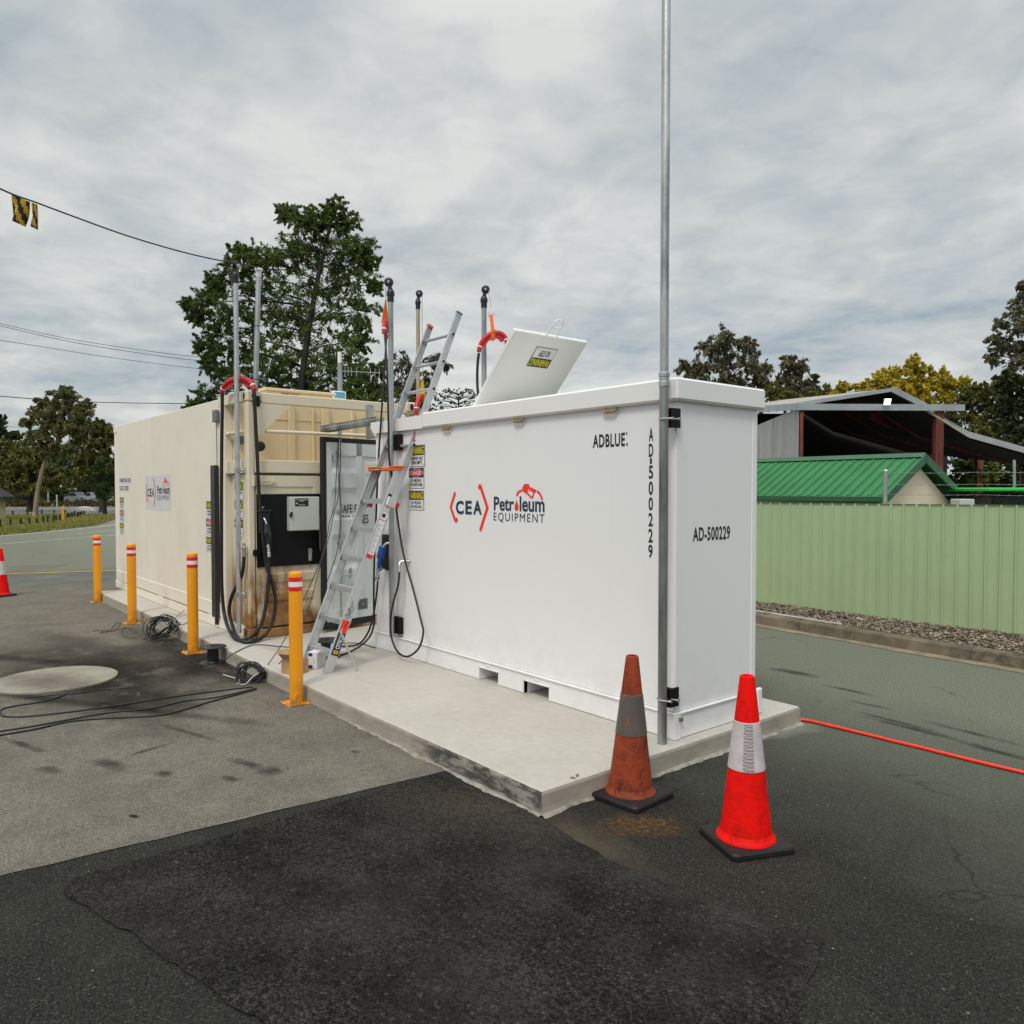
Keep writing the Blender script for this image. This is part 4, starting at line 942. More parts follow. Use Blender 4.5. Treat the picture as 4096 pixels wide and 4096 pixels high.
# tank hatch turret above the bay
tr = MB(); tr.box(-6.75, -5.95, -.20, .66, 2.70, 2.885, 0, .006); tr.box(-6.78, -5.915, -.23, .69, 2.885, 2.918, 0, .008); tr.build('manhole_turret', beiget, bt)
d = Decal((-5.9485, -.20, 2.70), (0, 1, 0), (0, 0, 1)); d.text('PRIME POINT', .18, .135, .42, .172, pbr('plum ink', (.35, .03, .12), .5), 1, .01); d.build('lettering', bt)
# door with its fittings
dr_ = MB(); X = xb-.03
dr_.box(X-.03, X+.012, -.738, .0, .242, 1.862, 0, .006)
dr_.box(X+.012, X+.024, -.738, -.640, .252, 1.852, 0, .006); dr_.box(X+.012, X+.024, -.09, -.004, .252, 1.852, 0, .006)
dr_.box(X+.012, X+.024, -.640, -.09, 1.735, 1.852, 0, .006); dr_.box(X+.012, X+.024, -.640, -.09, .252, .40, 0, .006)
for z0 in (.50, .70): dr_.prism([(X+.0121, -.640, z0), (X+.026, -.640, z0+.02), (X+.026, -.640, z0+.10), (X+.0121, -.640, z0+.12)], (0, .55, 0))
door = dr_.build('door', beigee, bt)
gk = MB(); gk.box(X+.0, X+.018, -.748, -.739, .238, 1.868); gk.box(X, X+.018, -.748, .004, 1.8625, 1.870); gk.box(X, X+.016, -.748, .9, .230, .2415); gk.build('gasket', gaskred, door)
pa = MB(); pa.prism([(X+.0245, -.733, .886), (X+.0245, -.735, 1.657), (X+.0245, -.004, 1.660), (X+.0245, .004, 1.50), (X+.0245, -.03, 1.40), (X+.0245, -.035, 1.22), (X+.0245, -.03, 1.05), (X+.0245, -.012, .99), (X+.0245, -.008, .884)], (.012, 0, 0)); panel = pa.build('dispenser_panel', blackpaint, door)
cb = MB(); cb.box(X+.036, X+.115, -.405, -.065, 1.262, 1.628, 0, .006); cabo = cb.build('control_cabinet', cab, door)
cf = MB(); cf.box(X+.115, X+.123, -.392, -.070, 1.270, 1.622, 0, .005); cf.build('cabinet_door', cab, cabo)
lt = MB(); q = onX(*zz3(1122, 382), X+.13); lt.obox(q, Vector((1, 0, 0)), Vector((0, .94, -.34)), Vector((0, .34, .94)), Vector((.012, .014, .028)), 0, .009); lt.build('latch', blackpl, cabo)
d = Decal((X+.1235, 0, 0), (0, 1, 0), (0, 0, 1)); q0 = onX(*zz3(1160, 303), X+.124); q1 = onX(*zz3(1288, 225), X+.124)
U0, V0, U1, V1 = q0.y, q0.z, q1.y, q1.z; uw, vh = U1-U0, V1-V0; d.sheet(U0, V0, U1, V1, ink, 1)
d.text('FUEL MANAGEMENT', U0+uw*.06, V0+vh*.76, U0+uw*.94, V0+vh*.88, stick, 2, .01); d.text('CABINET', U0+uw*.30, V0+vh*.60, U0+uw*.70, V0+vh*.72, stick, 2, .01)
d.ell(U0+uw*.14, V0+vh*.38, uw*.06, vh*.13, stick, 2, 4); d.text('OPEN DOOR', U0+uw*.25, V0+vh*.12, U0+uw*.77, V0+vh*.24, stick, 2, .01); d.build('label', cabo)
hn_ = MB(); q = onX(*zz3(1305, 770), X+.045); hn_.obox(q, Vector((1, 0, 0)), Vector((0, 1, 0)), Vector((0, 0, 1)), Vector((.006, .020, .065)), 0, .005); hn_.tube([q+Vector((.012, .018, .03)), q+Vector((.018, .0, .07)), q+Vector((.018, -.03, .06))], .007, 8); hn_.lathe([(.012, 0), (.012, .014)], q+Vector((.005, 0, -.04)), 8, 0, (1, 0, 0)); hn_.build('handle', chrome, door)
bt_ = MB(); q0 = onX(*zz3(800, 355), X+.04); q1 = onX(*zz3(900, 560), X+.04)
bt_.box(X+.036, X+.10, q0.y, q1.y, q1.z, q0.z, 0, .01); bt_.box(X+.036, X+.115, q0.y-.012, q1.y+.012, q0.z, q0.z+.02, 0, .004); bt_.build('nozzle_boot', blackpl, door)
d = Decal((X+.0368, 0, 0), (0, 1, 0), (0, 0, 1)); q0 = onX(*zz3(836, 303), X+.037); d.rect(q0.y, q0.z-.012, q0.y+.028, q0.z-.004, stick); d.rect(q0.y, q0.z-.058, q0.y+.010, q0.z-.018, stick); d.rect(q0.y+.016, q0.z-.058, q0.y+.022, q0.z-.046, stick); d.build('lettering', panel)
def strap_hinge(z, m, y1):
    h = MB(); xx = xb+.004
    h.lathe([(.016, -.055), (.016, .055)], (xx+.012, yb+.055, z), 10)
    h.prism([(X+.025, yb+.06, z-.045), (X+.025, y1-.05, z-.035), (X+.025, y1, z-.008), (X+.025, y1, z+.012), (X+.025, y1-.10, z+.032), (X+.025, yb+.06, z+.042)], (.02, 0, 0))
    h.prism([(X+.045, yb+.07, z-.012), (X+.045, y1-.06, z-.006), (X+.045, y1-.06, z+.006), (X+.045, yb+.07, z+.012)], (.006, 0, 0))
    h.build('hinge', m, door)
strap_hinge(1.795, beigee, -.535); strap_hinge(.335, beigee, -.55)
mh = MB(); q = onX(*zz3(745, 750), xb); mh.box(xb-.01, xb+.02, yb+.045, -.70, q.z-.035, q.z+.03, 0, .005); mh.build('hinge', blackpaint, door)
# gauge, lamp, box and conduit in the bay
gg = MB(); q = onX(*((700+1095/3.22), (1400+1240/3.22)), xb-.02); gg.lathe([(.045, -.03), (.055, 0), (.052, .012), (.03, .02)], q, 20, 0, (.9, -.3, 0)); gg.build('gauge', blackpl, bt)
eb = MB(); q = onY(700+735/3.22, 1400+1100/3.22, yb+.2); eb.box(q.x-.01, q.x+.03, yb+.14, yb+.28, 2.02, 2.55, 0, .004); eb.build('electrical_box', pbr('dark grey enclosure', (.14, .145, .14), .5), bt)
lm = MB(); q = onY(700+853/3.22, 1400+1155/3.22, yb+.10); lm.box(q.x-.035, q.x+.03, yb+.07, yb+.14, q.z-.05, q.z+.05, 0, .012); lm.build('bay_lamp', greyplate, bt)
jb = MB(); jb.box(-5.87, -5.745, yb-.045, yb-.004, 2.462, 2.598, 0, .008); jb.build('junction_box', greyplate, bt)
cw = MB(); cw.tube([(-5.832, yb-.010, 2.46), (-5.825, yb-.010, 1.98)], .004, 6); cw.build('gauge_wire', greyplate, bt)
bs = MB(); bs.box(-5.935, -5.795, yb-.05, yb-.004, .255, 1.98, 0, .006); bs.box(-5.865, -5.845, yb-.04, yb-.004, .17, .255); bs.build('sight_gauge_cover', blackpl, bt)
# printing on the long side
def SD(): return Decal((0, yb+.0035, 0), (1, 0, 0), (0, 0, 1))
d = SD(); d.rect(-8.86, 1.423, -7.655, 1.895, stickg, 1.0); s_ = 1.17/(LX1-LX0); logo(d, -8.845, 1.475, s_, .385/(LZ1-LZ0), 2.2); d.build('logo', bt)
d = SD(); d.rect(-10.37, 1.80, -9.66, 1.888, stickg, 1); d.text('COMBUSTIBLE LIQUID', -10.355, 1.81, -9.67, 1.880, navy, 2, .008); d.rect(-10.37, 1.686, -9.80, 1.77, stickg, 1); d.text('CLASS C1  DIESEL', -10.355, 1.696, -9.81, 1.762, navy, 2, .008); d.build('lettering', bt)
KS = (('WARNING', ['TRANSPORT ONLY', 'WHEN EMPTY']), ('DANGER', ['NO SMOKING', 'NO NAKED FLAME']), ('WARNING', ['NO WELDING', 'OR DRILLING']))
def z1_(x, y): return x/1.756, 1400+y/1.756
for (xa, xb2, ys) in ((840, 868, ((1035, 1118), (1123, 1208), (1213, 1298))), (1446, 1506, ((1062, 1180), (1185, 1305), (1310, 1425)))):
    for (y0, y1), (kd_, ln) in zip(ys, KS):
        a = onY(*z1_(xa, y0), yb); c = onY(*z1_(xb2, y1), yb); d = SD(); warn(d, a.x, c.z, min(c.x, -5.945), a.z, kd_, ln); d.build('warning_sticker', bt)
for (y0, y1), (kd_, ln) in zip(((68, 240), (248, 418), (425, 600)), (('WARNING', ['NO UNAUTHORISED', 'ENTRY']), ('WARNING', ['STAND CLEAR', 'OF DOORS']), ('DANGER', ['AUTHORISED', 'PERSONS ONLY']))):
    a = onY(*zz3(575, y0), yb+.049); c = onY(*zz3(660, y1), yb+.049); d = Decal((0, yb+.0495, 0), (1, 0, 0), (0, 0, 1)); warn(d, a.x, c.z, c.x, a.z, kd_, ln); d.build('warning_sticker', bt)
# white door ajar at the right of the end wall
xa_ = -4.70; P_ = onZ(1293.7, 2520, ZS+.035); Pt = onX(1289, 1746, P_.x); hgt = Pt.z-P_.z
du = Vector((-.195, .98, 0)).normalized(); dn_ = Vector((du.y, -du.x, 0)); W2 = 1.10; O_ = Vector((P_.x, P_.y, P_.z))
wd_ = MB(); th = .045
def wbox(u0, u1, v0, v1, n0, n1, m=0, bev=.004): wd_.obox(O_+du*(u0+u1)/2+Vector((0, 0, (v0+v1)/2))+dn_*(n0+n1)/2, du, Vector((0, 0, 1)), dn_, Vector(((u1-u0)/2, (v1-v0)/2, (n1-n0)/2)), m, bev)
wbox(.055, W2, .075, hgt-.055, -th, -.012)
wbox(.055, .13, .075, hgt-.055, -.012, .0); wbox(.13, W2, hgt-.20, hgt-.055, -.012, 0); wbox(.13, W2, .075, .20, -.012, 0)
wbox(.47, .56, .075, hgt-.055, -.012, .0)
for v0 in (.42, .98, 1.50): 
    a = [O_+du*.13+Vector((0, 0, v0+dz))+dn_*nn for dz, nn in ((0, -.012), (.06, .012), (.22, .012), (.28, -.012))]; wd_.prism(a, du*.34)
wd = wd_.build('white_door', pbr('white door enamel', (.68, .70, .70), .35, var=.03), bt)
gk = MB()
def gbox(u0, u1, v0, v1, n0, n1): gk.obox(O_+du*(u0+u1)/2+Vector((0, 0, (v0+v1)/2))+dn_*(n0+n1)/2, du, Vector((0, 0, 1)), dn_, Vector(((u1-u0)/2, (v1-v0)/2, (n1-n0)/2)), 0, .006)
gbox(0, .055, 0, hgt, -.05, .004); gbox(.055, W2, hgt-.055, hgt, -.05, .003); gbox(.055, W2, .0, .075, -.05, .003); gk.build('gasket', gaskred, wd)
lr = MB(); q = lambda u, v, n_: O_+du*u+Vector((0, 0, v))+dn_*n_
def dpx(u, v, n_=.0):
    rr = ray(u, v); t_ = (O_+dn_*n_-CAM).dot(dn_)/rr.dot(dn_); k = CAM+rr*t_-O_; return k.dot(du), k.z
ur = dpx(*z4(425, 1500))[0]
lr.tube([q(ur, .02, .03), q(ur, hgt+.05, .03)], .013, 10); lbar = lr.build('locking_bar', chrome, wd)
for v in (.10, .62, .95, 1.30, hgt-.16): lr = MB(); lr.obox(q(ur, v, .018), du, Vector((0, 0, 1)), dn_, Vector((.03, .022, .02)), 0, .004); lr.build('bar_bracket', chrome, lbar)
lr = MB(); lr.obox(q(ur, hgt+.06, .03), du, Vector((0, 0, 1)), dn_, Vector((.022, .03, .02)), 0, .006); lr.build('bar_bracket', chrome, lbar); lr = MB(); lr.obox(q(ur-.06, hgt-.22, .01), du, Vector((0, 0, 1)), dn_, Vector((.018, .055, .008)), 0, .006); lr.build('keeper', chrome, wd)
uh, vh_ = dpx(*zz5(545, 660)); lr = MB(); lr.obox(q(uh, vh_, .01), du, Vector((0, 0, 1)), dn_, Vector((.018, .055, .01)), 0, .008)
lr.tube([q(ur+.01, vh_-.02, .04), q(uh, vh_-.03, .045)], .009, 8)
lr.build('handle', chrome, wd)
d = Decal(O_+dn_*.0005, du, (0, 0, 1))
a = dpx(*z4(445, 1800)); c = dpx(*z4(700, 1702)); d.text('SAFE FILL', a[0], a[1], a[0]+(c[0]-a[0])*1.02, c[1], ink, 1, .006)
a = dpx(*z4(448, 1925)); c = dpx(*z4(755, 1815)); d.text('1000 LITRES', a[0]-.01, a[1], c[0], c[1], ink, 1, .006); d.build('lettering', wd)
d = Decal(O_+dn_*.0005, du, (0, 0, 1)); a = dpx(*zz5(640, 1075)); c = dpx(*zz5(745, 945)); d.sheet(a[0], a[1], c[0], c[1], greyplate, 1)
for i in range(4): vv = a[1]+(c[1]-a[1])*(.2+.2*i); d.rect(a[0]+.01, vv, a[0]+(c[0]-a[0])*(.75-.1*(i % 2)), vv+.004, ink, 2)
d.ell((a[0]+c[0])/2, (a[1]+c[1])/2, .006, .008, stick, 3, 10); d.build('data_plate', wd)

# slotted cable tray bridging the two tanks
ct = thing('cable_tray', (-4.6, .3, 2.2), 'slotted galvanised cable tray bridging the gap from the beige tank to the white lid', 'cable tray')
tA, tB = onX(1298, 1715, -4.86), Vector((-3.70, .25, 0)); tB = onY(1520, 1665, .20)
tA = onX(1298, 1717, -4.80); tv = (tB-tA); tv.z *= .6; tl_ = tv.length; tn = tv.normalized(); ts = tn.cross(Vector((0, 0, 1))).normalized()
m_ = MB()
for k in (-1, 1):
    m_.obox(tA+tv/2+ts*.06*k, tn, ts, Vector((0, 0, 1)), Vector((tl_/2, .002, .032)))
m_.obox(tA+tv/2-Vector((0, 0, .032)), tn, ts, Vector((0, 0, 1)), Vector((tl_/2, .06, .002)))
m_.build('tray', galvdark, ct)
m_ = MB(); n_ = 24
for i in range(n_):
    c = tA+tv*((i+.5)/n_)+Vector((0, 0, .006)); m_.obox(c-ts*-.0625, tn, ts, Vector((0, 0, 1)), Vector((.007, .0008, .007))); 
m_.build('slot', pbr('light slot', (.55, .53, .45), .7), ct)
m_ = MB(); q_ = onY(1476, 1663, .30); m_.box(q_.x-.04, q_.x+.04, .28, .34, 2.25, 2.62, 0, .004); m_.build('bracket', galv, ct)

# weather box and aerial pole over the beige roof
ap_ = onX(1360, 1600, -6.6)
at_ = thing('aerial_pole', (ap_.x, ap_.y, zt), 'slim grey aerial pole with white tip and small yagi arm above the beige tank', 'aerial')
m_ = MB(); top = onX(1360, 1452, -6.6).z; m_.tube([(ap_.x, ap_.y, 2.3), (ap_.x, ap_.y, top)], .034, 12); m_.build('mast', galv, at_)
m_ = MB(); m_.tube([(ap_.x, ap_.y, top), (ap_.x, ap_.y, onX(1360, 1408, -6.6).z)], .028, 12); m_.build('tip', whitep, at_)
m_ = MB(); ya0 = Vector((ap_.x, ap_.y, onX(1360, 1484, -6.6).z)); ya1 = onX(1522, 1492, -6.6); m_.tube([ya0, ya1], .006, 6)
for k in (.12, .2, .28, .4, .75, .86, .97): p = ya0.lerp(ya1, k); m_.tube([p-Vector((0, 0, .06)), p+Vector((0, 0, .06))], .004, 6)
m_.build('yagi_arm', chrome, at_)
wb = onX(1359, 1582, -6.4); m_ = MB(); m_.box(wb.x-.05, wb.x, wb.y-.10, wb.y+.10, wb.z-.06, wb.z+.06, 0, .012)
wbx = m_.build('display_unit', whitep); tag(wbx, 'small white display unit with blue screen on the beige roof by the aerial', 'display unit')
m_ = MB(); m_.box(wb.x, wb.x+.004, wb.y-.075, wb.y+.075, wb.z-.03, wb.z+.045); m_.build('screen', pbr('pale blue screen', (.12, .35, .55), .25), wbx)

# ================================================================== LADDER
FX = -3.041; WL = .47
lad = thing('ladder', (FX-WL/2, -.855, ZS), 'aluminium step ladder leaning on the edge of the white tank lid', 'ladder')
base, topR = Vector((FX, -.855, ZS)), Vector((FX, .496, 3.406)); topL = Vector((FX-WL, .406, 3.386))
dl_ = (topR-base).normalized(); nl = Vector((0, dl_.z, -dl_.y))       # nl points to the tank
midz = 1.87; kmid = (midz-ZS)/dl_.z
def rail(p0, p1, h, w2, name, m):
    r__ = MB(); d_ = (p1-p0).normalized(); c = (p0+p1)/2; L2 = (p1-p0).length/2; n2 = Vector((0, d_.z, -d_.y))
    r__.obox(c, d_, Vector((1, 0, 0)), n2, Vector((L2, .0015, h/2)), 0, .0)
    sg = 1 if w2 > 0 else -1
    for e_ in (-1, 1): r__.obox(c+n2*e_*(h/2-.0015)-Vector((sg*.012, 0, 0)), d_, Vector((1, 0, 0)), n2, Vector((L2, .0125, .0017)), 0, .0)
    for e_ in (-.5, 0, .5): r__.obox(c+n2*e_*h*.5+Vector((sg*.0022, 0, 0)), d_, Vector((1, 0, 0)), n2, Vector((L2, .0009, .0022)), 0)
    return r__.build(name, m, lad)
foot_l = base-Vector((WL, 0, 0))
rail(base, base+dl_*(kmid+.03), .078, 1, 'front_rail', alu); rail(foot_l, foot_l+dl_*(kmid+.03), .078, -1, 'front_rail', alu)
u0 = base+dl_*(kmid-.33)+nl*.035+Vector((.012, 0, 0)); u0l = u0-Vector((WL+.02, 0, 0)); topR2 = topR+Vector((.012, 0, 0))
L_tot = (topR-base).length
r1 = rail(u0, base+dl_*L_tot+nl*.035+Vector((.012, 0, 0)), .060, 1, 'upper_rail', alud); r2 = rail(u0l, base+dl_*(L_tot-.06)+nl*.035-Vector((WL+.008, 0, 0)), .060, -1, 'upper_rail', alud)
for i in range(6):
    k = ((.298, .567, .835, 1.094, 1.359, 1.616)[i]-ZS)/dl_.z; p = base+dl_*k
    s = MB(); cx_ = p.x-WL/2; s.box(cx_-WL/2, cx_+WL/2, p.y-.034, p.y+.040, p.z-.003, p.z+.003); s.box(cx_-WL/2, cx_+WL/2, p.y-.036, p.y-.033, p.z-.040, p.z+.0035, 0); s.box(cx_-WL/2, cx_+WL/2, p.y+.038, p.y+.041, p.z-.03, p.z+.003)
    for e_ in range(4): s.box(cx_-WL/2, cx_+WL/2, p.y-.025+e_*.016, p.y-.021+e_*.016, p.z+.003, p.z+.005)
    st_ = s.build('tread', alu, lad)
    for e_ in (.3, .7): rv = MB(); rv.lathe([(.007, -.003), (.006, .0), (.003, .003)], (p.x-WL*e_, p.y-.037, p.z-.018), 8, 0, (0, -1, 0)); rv.build('rivet', chrome, st_)
    if i % 1 == 0:
        for sg in (0, 1):
            br = MB(); xx = p.x-.015-sg*(WL-.03); br.tube([(xx-(.10 if sg == 0 else -.10), p.y-.0, p.z-.006), Vector((xx, p.y, p.z))-dl_*.15], .006, 6); br.build('brace', alu, lad)
for zz in (3.191, 2.923, 2.658, 2.392, 2.127):
    k = (zz-ZS)/dl_.z; p = base+dl_*k+nl*.035
    s = MB(); s.tube([p+Vector((.03, 0, 0)), p-Vector((WL+.02, 0, 0))], .0155, 12); rg_ = s.build('rung', alud, lad)
    s = MB(); s.lathe([(.026, 0), (.026, .006), (.019, .008)], p+Vector((.0135, 0, 0)), 16, 0, (1, 0, 0)); s.build('rung_collar', alu, rg_)
    s = MB(); s.lathe([(.0145, 0), (.0, .0005)], p+Vector((.0304, 0, 0)), 12, 0, (1, 0, 0)); s.build('rung_end', black, rg_)
p = base+dl_*(kmid+.02); s = MB(); s.box(p.x-WL-.03, p.x+.015, p.y-.055, p.y+.04, p.z-.012, p.z+.022, 0, .006); s.box(p.x-.10, p.x+.02, p.y-.06, p.y+.06, p.z+.02, p.z+.03, 0, .004); s.box(p.x-WL-.03, p.x-WL+.10, p.y-.06, p.y+.06, p.z+.02, p.z+.03, 0, .004)
hgz = s.build('hinge_cap', ladorange, lad); d = Decal(Vector((p.x-WL+.08, p.y-.0555, p.z-.008)), (1, 0, 0), (0, 0, 1)); d.sheet(0, 0, .13, .026, ink, 1); d.rect(.012, .008, .118, .016, stick, 2); d.build('label', hgz)
for sg in (0, 1):
    p = base+dl_*(kmid-.30)+nl*.02-Vector((sg*WL, 0, 0)); s = MB(); s.obox(p+Vector((.02 if sg == 0 else -.02, 0, 0)), dl_, Vector((1, 0, 0)), nl, Vector((.04, .010, .05)), 0, .004); s.build('joint_plate', alu, lad)
    s = MB(); s.obox(p+nl*.06+Vector((.02 if sg == 0 else -.0, 0, 0)), dl_, Vector((1, 0, 0)), nl, Vector((.024, .014, .022)), 0, .006); s.build('lock', saddle, lad)
s = MB(); pA = base+dl_*L_tot+nl*.035; s.obox(pA+Vector((.004, 0, 0)), dl_, Vector((1, 0, 0)), nl, Vector((.008, .018, .034)), 0, .004); s.build('end_cap', greyplate, lad)
s = MB(); pA = base+dl_*(L_tot-.055)+nl*.035-Vector((WL, 0, 0)); s.obox(pA, dl_, Vector((1, 0, 0)), nl, Vector((.012, .02, .034)), 0, .004); s.build('end_cap', ladorange, lad)
# rear leg bars folded behind the steps
for zz in (.62, 1.28): s = MB(); k = (zz-ZS)/dl_.z; p = base+dl_*k+nl*.10; s.tube([p-dl_*.32-Vector((.14, 0, 0)), p+dl_*.22-Vector((.10, 0, 0))], .010, 8); s.build('rear_brace', alu, lad)
s = MB(); s.tube([base+Vector((-.12, .06, 0))+dl_*.03, base+Vector((-.14, .02, 0))+dl_*.24], .011, 8); s.build('rear_brace', alu, lad); s = MB(); s.tube([base+Vector((.03, .10, .36)), base+Vector((.09, .22, .02)) ], .010, 8); s.build('rear_brace', alu, lad)
# labels on the near rails
def rail_decal(off): return Decal(base+Vector((.0052, 0, 0))+nl*off, nl, dl_)
d = rail_decal(0.0); d.U = nl; d.n = Vector((1, 0, 0))
def rc_(v0, v1, m, lay, w0=-.034, w1=.034): d.rect(w0, v0, w1, v1, m, lay)
d.step = .0007
rc_(.155, .36, navy, 1); rc_(.362, .47, redink, 1); d.text('CITECO', -.016, .21, .02, .345, stick, 2, .02, rot=0) if False else None
def vtext(body, v0, v1, w0, w1, m, lay, bold=.02):
    vs, fs, xa, xb_, ya, yb_ = text_mesh(body, bold); i = d.mi(m)
    d.mb.add([d.P(w1-(b_-ya)/(yb_-ya)*(w1-w0), v0+(a-xa)/(xb_-xa)*(v1-v0), lay) for a, b_ in vs], fs, i)
vtext('CITECO', .215, .345, -.018, .022, stick, 2, .035)
d.poly([(-.02, .172), (.018, .172), (.022, .186), (.018, .200), (-.02, .200)], yel, 2); d.poly([(-.012, .178), (.010, .178), (.014, .186), (.010, .194), (-.012, .194)], redink, 3)
vtext('IS DUTY', .372, .40, -.025, -.012, stick, 2, .01); vtext('120kg', .40, .46, -.006, .018, ink, 2, .01)
d.build('maker_label', lad)
d = rail_decal(0.0); d.U = nl; d.n = Vector((1, 0, 0)); d.step = .0007
rc_(1.08, 1.48, stickoff, 1, -.03, .03); rc_(1.045, 1.08, sred, 1, -.03, .03)
for i in range(16): rc_(1.10+i*.017, 1.104+i*.017, sred if i % 4 == 0 else greyplate, 2, -.024, .022-.012*(i % 3))
rc_(1.40, 1.41, orange, 2, -.028, .028); rc_(1.43, 1.465, ink, 2, -.02, .014)
d.build('safety_label', lad); d = rail_decal(0.0); d.U = nl; d.n = Vector((1, 0, 0)); d.step = .0007; rc_(1.50, 1.66, stick, 1, -.028, .028); rc_(1.63, 1.655, ink, 2, -.028, .028)
for i in range(8): rc_(1.51+i*.013, 1.514+i*.013, orange if i in (1, 5) else greyplate, 2, -.022, .02)
d.build('safety_label', lad); d = rail_decal(0.0); d.U = nl; d.n = Vector((1, 0, 0)); d.step = .0007; rng_ = random.Random(5)
for i in range(60):     # black scuffs
    a = rng_.gauss(.545, .035); b_ = rng_.gauss(-.002, .014); l_ = rng_.uniform(.004, .022); an = rng_.uniform(0, 3.1)
    if abs(b_) < .03: d.stroke([(b_, a), (max(-.034, min(.034, b_+l_*math.cos(an))), a+l_*math.sin(an))], .003, ink, 1+.02*i/60)
d.build('scuff_mark', lad)
d = Decal(base+nl*.035+Vector((.0172, 0, 0)), nl, dl_); d.U = nl; d.n = Vector((1, 0, 0)); d.step = .0007
kc0, kc1 = (2.13-ZS)/dl_.z+.035, (2.392-ZS)/dl_.z-.03
d.rect(-.026, kc0, .004, kc1, sred, 1); vtext('CAUTION', kc0+.012, kc1-.008, -.021, -.001, stick, 2, .03); d.rect(.006, kc0, .024, kc1, stickoff, 1)
for i in range(2): d.rect(.009+i*.007, kc0+.02, .012+i*.007, kc1-.015, greyplate, 2)
d.build('caution_label', lad)

# ================================================================== BOLLARDS
def bollard(x, y, h, label):
    t = thing('bollard', (x, y, 0), label, 'bollard', 'yellow bollards along the plinth'); r = .0535
    m_ = MB(); m_.lathe([(r, .014), (r, h-.13), (r, h-.028), (r*.96, h-.012), (r*.72, h-.003), (0, h)], (x, y, 0), 32); m_.build('post', bollardy, t)
    p = MB(); p.box(x-.095, x+.095, y-.095, y+.095, .002, .016, 0, .004); pl_ = p.build('base_plate', bollardy, t)
    for sx in (-1, 1):
        for sy in (-1, 1): q = MB(); q.lathe([(.013, 0), (.013, .009), (.007, .010), (.007, .022), (0, .023)], (x+sx*.074, y+sy*.074, .016), 6); q.build('bolt', chrome, pl_)
    s = MB(); rr = r+.0007; e_ = h-.155
    s.lathe([(rr, e_), (rr, e_+.035), (rr, e_+.074), (rr, e_+.110)], (x, y, 0), 32, mats=[0, 1, 0]); s.build('reflective_band', [redband, whiteband], t)
    return t
bollard(-2.767, -1.262, 1.058, 'nearest yellow bollard, in front of the ladder and cardboard box')
bollard(-5.269, -1.285, 1.05, 'yellow bollard between the cable spool and the rusty container corner')
bollard(-7.60, -1.315, 1.02, 'yellow bollard beside the tangled black cable, in front of the beige tank')
bollard(-9.95, -1.235, 1.02, 'farthest yellow bollard, at the far left end of the plinth')

# ================================================================== CONES
def m_pr():
    t = NT('prismatic sheeting'); b_ = t.n('ShaderNodeTexChecker'); b_.inputs['Scale'].default_value = 130; t.l(t.P, b_.inputs['Vector'])
    b_.inputs['Color1'].default_value = (.20, .18, .18, 1); b_.inputs['Color2'].default_value = (.52, .47, .48, 1); return t.done(b_.outputs[0], .35)
M_prism = m_pr()
def cone(x, y, h, rz, mb_, mc, label, bs=.19, z=0, lean=0, strip=0):
    t = thing('traffic_cone', (x, y, z), label, 'traffic cone'); t.rotation_euler.z = 0
    c, s = math.cos(rz), math.sin(rz); ax, ay = Vector((c, s, 0)), Vector((-s, c, 0)); az = Vector((0, 0, 1))
    b_ = MB(); o = Vector((x, y, z)); n = 10; ring = []
    for (qx, qy) in ((1, 1), (-1, 1), (-1, -1), (1, -1)):
        a0 = math.atan2(qy, qx)-math.pi/4
        for i in range(5): a = a0+math.pi/2*i/4; ring.append((qx*(bs-.03)+.03*math.cos(a), qy*(bs-.03)+.03*math.sin(a)))
    m_ = len(ring); rows = [[o+ax*(u*k)+ay*(v*k)+az*zz for u, v in ring] for k, zz in ((.985, .0), (1.0, .008), (1.0, .026), (.965, .036))]
    b_.add([p for r_ in rows for p in r_], [[i*m_+j, i*m_+(j+1) % m_, (i+1)*m_+(j+1) % m_, (i+1)*m_+j] for i in range(3) for j in range(m_)]+[[3*m_+j for j in range(m_)]], 0)
    b_.build('base', conebase, t)
    R0, R1 = .124, .034; f = lambda zz: R0+(R1-R0)*((zz-.036)/(h-.036)); lz = az+ax*lean
    B = MB(); B.lathe([(R0+.016, .036), (R0+.013, .044), (R0+.004, .055), (f(.07), .07), (f(.37), .37), (f(h-.004), h-.004), (R1-.006, h), (R1-.012, h-.003), (R1-.014, h-.09)], o, 40, 0, lz); B.build('cone_body', mb_, t)
    S_ = MB(); z0, z1 = h*.455, h*.735; S_.lathe([(f(z0)+.0006, z0), (f(z0)+.0028, z0+.002), (f(z1)+.0028, z1-.002), (f(z1)+.0006, z1)], o, 40, 0, lz); co = S_.build('reflective_collar', mc, t)
    if strip:
        a0 = math.atan2(CAM.y-y, CAM.x-x)+strip; g_ = MB(); n = 6
        for i in range(n):
            p4 = []
            for (aa, zz) in ((i, z0+.004), (i+1, z0+.004), (i+1, z1-.004), (i, z1-.004)):
                th = a0+(aa/n-.5)*.62; rr = f(zz)+.0036; p4.append(o+lz*zz+Vector((math.cos(th)*rr, math.sin(th)*rr, 0)))
            g_.poly(p4)
        g_.build('prismatic_strip', M_prism, co)
    return t
cone(.189, -.62, .79, R(4), coneold, collarold, 'dirty faded orange traffic cone with a worn grey collar, against the plinth edge', .178, 0, .012)
cr_ = onZ(2983, 3372, 0); cone(cr_.x, cr_.y, .815, R(-24), conered, collarw, 'bright red traffic cone with a white reflective collar, standing nearest the camera', .168, strip=.12)
cone(-11.70, -2.28, .765, R(20), conered, collarw, 'bright red traffic cone with a white collar, cut by the left edge', .17)
q = onZ(468, 2345, 0); cone(q.x-1.3, q.y+.62, .77, R(10), coneold2, collarcream, 'dull old cone with a cream collar half hidden behind the beige tank', .17)

